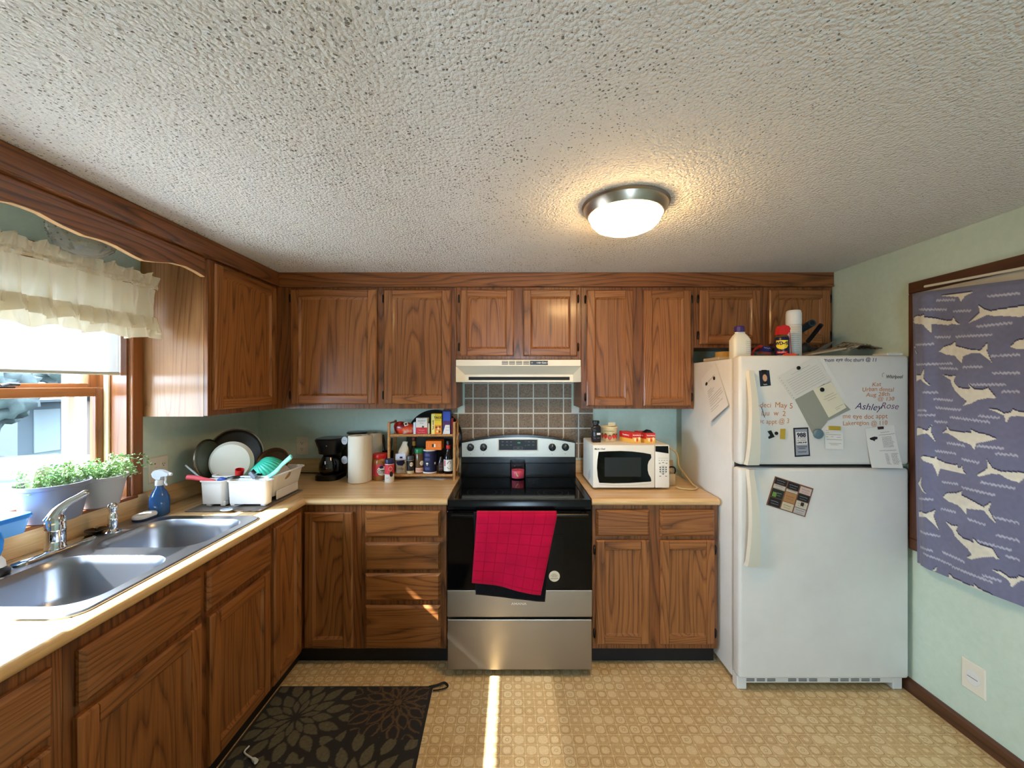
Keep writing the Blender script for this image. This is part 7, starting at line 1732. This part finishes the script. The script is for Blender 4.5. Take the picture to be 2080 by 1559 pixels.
cw, cbase, cdk, cwv = lin((226, 222, 206)), lin((114, 116, 144)), lin((42, 44, 76)), lin((180, 183, 202))
for j in range(nv_+1):
    for i in range(nu_+1):
        y = ybk0+(ybk1-ybk0)*i/nu_; zt_ = ztop(y); zb2 = zbk0+0.012*math.sin(y*5)
        t = j/nv_; z = zb2+(zt_-zb2)*t
        far_e = (ybk1-y)
        x = XBk-0.010-0.012*math.sin(y*11+z*1.5)*(1-t*0.5)-0.010*noise.noise(Vector((y*5, z*2.2, 4)))-0.022*math.exp(-((far_e-0.085)/0.030)**2)*(0.4+0.6*math.sin(PI*min(1, max(0, 1-t))))+0.030*math.exp(-(far_e/0.02)**2)
        if t > 0.985: x += (t-0.985)*1.2
        yy = y-0.025*(1-t)*max(0, 1-far_e/0.4)
        g.v.append((min(x, XR-0.021), yy, z))
        s_ = print_at(y-0.012*(1-t), z); n = noise.noise(Vector((y*60, z*60, 0)))*0.10+noise.noise(Vector((y*9, z*9, 3)))*0.12
        b_ = cw if s_ == 1.0 else (cdk if s_ == -1.0 else (cwv if s_ == 0.5 else cbase))
        cols.append(tuple(max(0.0, c_*(1+n)) for c_ in b_))
g.f = [(j*(nu_+1)+i, j*(nu_+1)+i+1, (j+1)*(nu_+1)+i+1, (j+1)*(nu_+1)+i) for j in range(nv_) for i in range(nu_)]; g.mi = [0]*len(g.f); g.col = cols
def make_colattr(name, rough, sheen, nscale):
    m = P(name, (128, 128, 128), rough, sheen=sheen); k = N(m)
    a = k.n('ShaderNodeAttribute'); a.attribute_name = 'Col'; k.color(a.outputs['Color'])
    k.bump(k.noise(k.obj(), nscale, 3.0, 0.7), 0.35, 0.002); return m
bl = obj('shark_blanket', g, make_colattr('blanket_weave', 0.95, 0.3, 420.0), None, 180, fix=False)
tag(bl, 'blue grey plush blanket with white sharks hung over the window', 'blanket')

# ------------------------------------------------------------------ rug and loose cable
rc0 = at_z(880, 1395, 0.0); rx_r = rc0.x; ry1 = rc0.y
flowers = [(-0.99, 1.868, 0.34, 0), (-0.545, 1.955, 0.30, 1), (-0.62, 1.50, 0.40, 0), (-1.02, 1.46, 0.30, 0), (-0.50, 1.10, 0.32, 1), (-0.98, 1.02, 0.34, 0)]
def petals(x, y):
    best = None
    for cx_, cy_, R_, kd in flowers:
        d = math.hypot(x-cx_, y-cy_)/R_
        if best is None or d < best[0]: best = (d, x-cx_, y-cy_, R_, kd)
    d, ax_, ay_, R_, kd = best; a = math.atan2(ay_, ax_); r = math.hypot(ax_, ay_); hit = 0.0
    for n, r0, r1, off in ((11, 0.022, 0.105, 0.0), (11, 0.075, 0.170, 0.2856), (11, 0.130, 0.235, 0.0), (11, 0.195, 0.305, 0.2856), (11, 0.265, 0.375, 0.0), (11, 0.335, 0.44, 0.2856)):
        if r0 < r < r1:
            st_ = 2*PI/n; da = (a-off) % st_-st_/2; t = (r-r0)/(r1-r0)
            w_ = math.sin(PI*t**0.8)*min(0.026, r*PI/n*0.80)
            lat = abs(r*math.sin(da))
            if kd == 0 and lat < w_*0.92: hit = max(hit, 1.0)
            if kd == 1:
                e = abs(lat-w_*0.95)
                if e < 0.0045 and lat < w_*1.2: hit = max(hit, 0.7)
    if kd == 1 and r < 0.02: hit = 0.7
    return hit, kd
g = G(); cols = []; nu_, nv_ = 190, 300; rx_l = -1.170; ry0 = 0.78
for j in range(nv_+1):
    for i in range(nu_+1):
        a, b = i/nu_, j/nv_; y = ry0+(ry1-ry0)*b; x = rx_l+(rx_r+0.045*(1-b)-rx_l)*a
        edge_ = min(a*0.74, (1-a)*0.74, (1-b)*1.28, b*1.28)
        g.v.append((x, y, 0.0045+0.0035*min(1, edge_/0.008)+0.0006*noise.noise(Vector((x*8, y*8, 0)))))
        h_, kd = petals(x, y)
        n = 1+noise.noise(Vector((x*90, y*90, 1)))*0.35
        c_ = (lin((92, 84, 62)) if kd == 0 else lin((92, 66, 40))) if h_ > 0 and edge_ > 0.012 else lin((24, 20, 18))
        cols.append(tuple(max(0.0, q_*n) for q_ in c_))
g.f = [(j*(nu_+1)+i, j*(nu_+1)+i+1, (j+1)*(nu_+1)+i+1, (j+1)*(nu_+1)+i) for j in range(nv_) for i in range(nu_)]; g.mi = [0]*len(g.f); g.col = cols
ru = thing('rug', 'black runner rug with tan and brown flower bursts before the sink', 'rug', ((rx_l+rx_r)/2, 1.4, 0))
o = obj('pile', g, make_colattr('rug_pile', 1.0, 0.2, 900.0), ru, 180, fix=False)
obj('backing', prism([(rx_l+0.002, ry0+0.002), (rx_r+0.043, ry0+0.002), (rx_r-0.002, ry1-0.002), (rx_l+0.002, ry1-0.002)], top, 0.0006, 0.0046), BLACKM, ru)
obj('corner_strap', G().add(tube(smooth_path([(rx_r-0.02, ry1-0.012, 0.008), (rx_r+0.02, ry1-0.005, 0.012), (rx_r+0.055, ry1+0.006, 0.016), (rx_r+0.075, ry1-0.012, 0.010), (rx_r+0.04, ry1-0.028, 0.008), (rx_r+0.005, ry1-0.035, 0.008)], 5), 0.006, 8, flat=0.5)), BLACKM, ru, 60)
p_ = [at_z(a, b, 0.016) for a, b in ((466, 1516), (478, 1516), (495, 1528), (512, 1540))]
p_ = [Vector((max(v.x, -1.10), v.y, 0.0165)) for v in p_]
cb = thing('white_cable', 'short white charger cable lying on the rug', 'cable', p_[0])
obj('lead', tube(smooth_path(p_, 6), 0.0032, 8), WHITE, cb, 60)
d_ = (p_[3]-p_[2]).normalized()
obj('plug', G().add(tube([p_[3]+d_*0.001, p_[3]+d_*0.012, p_[3]+d_*0.03], [0.004, 0.008, 0.009], 10)), WHITE, cb, 40)
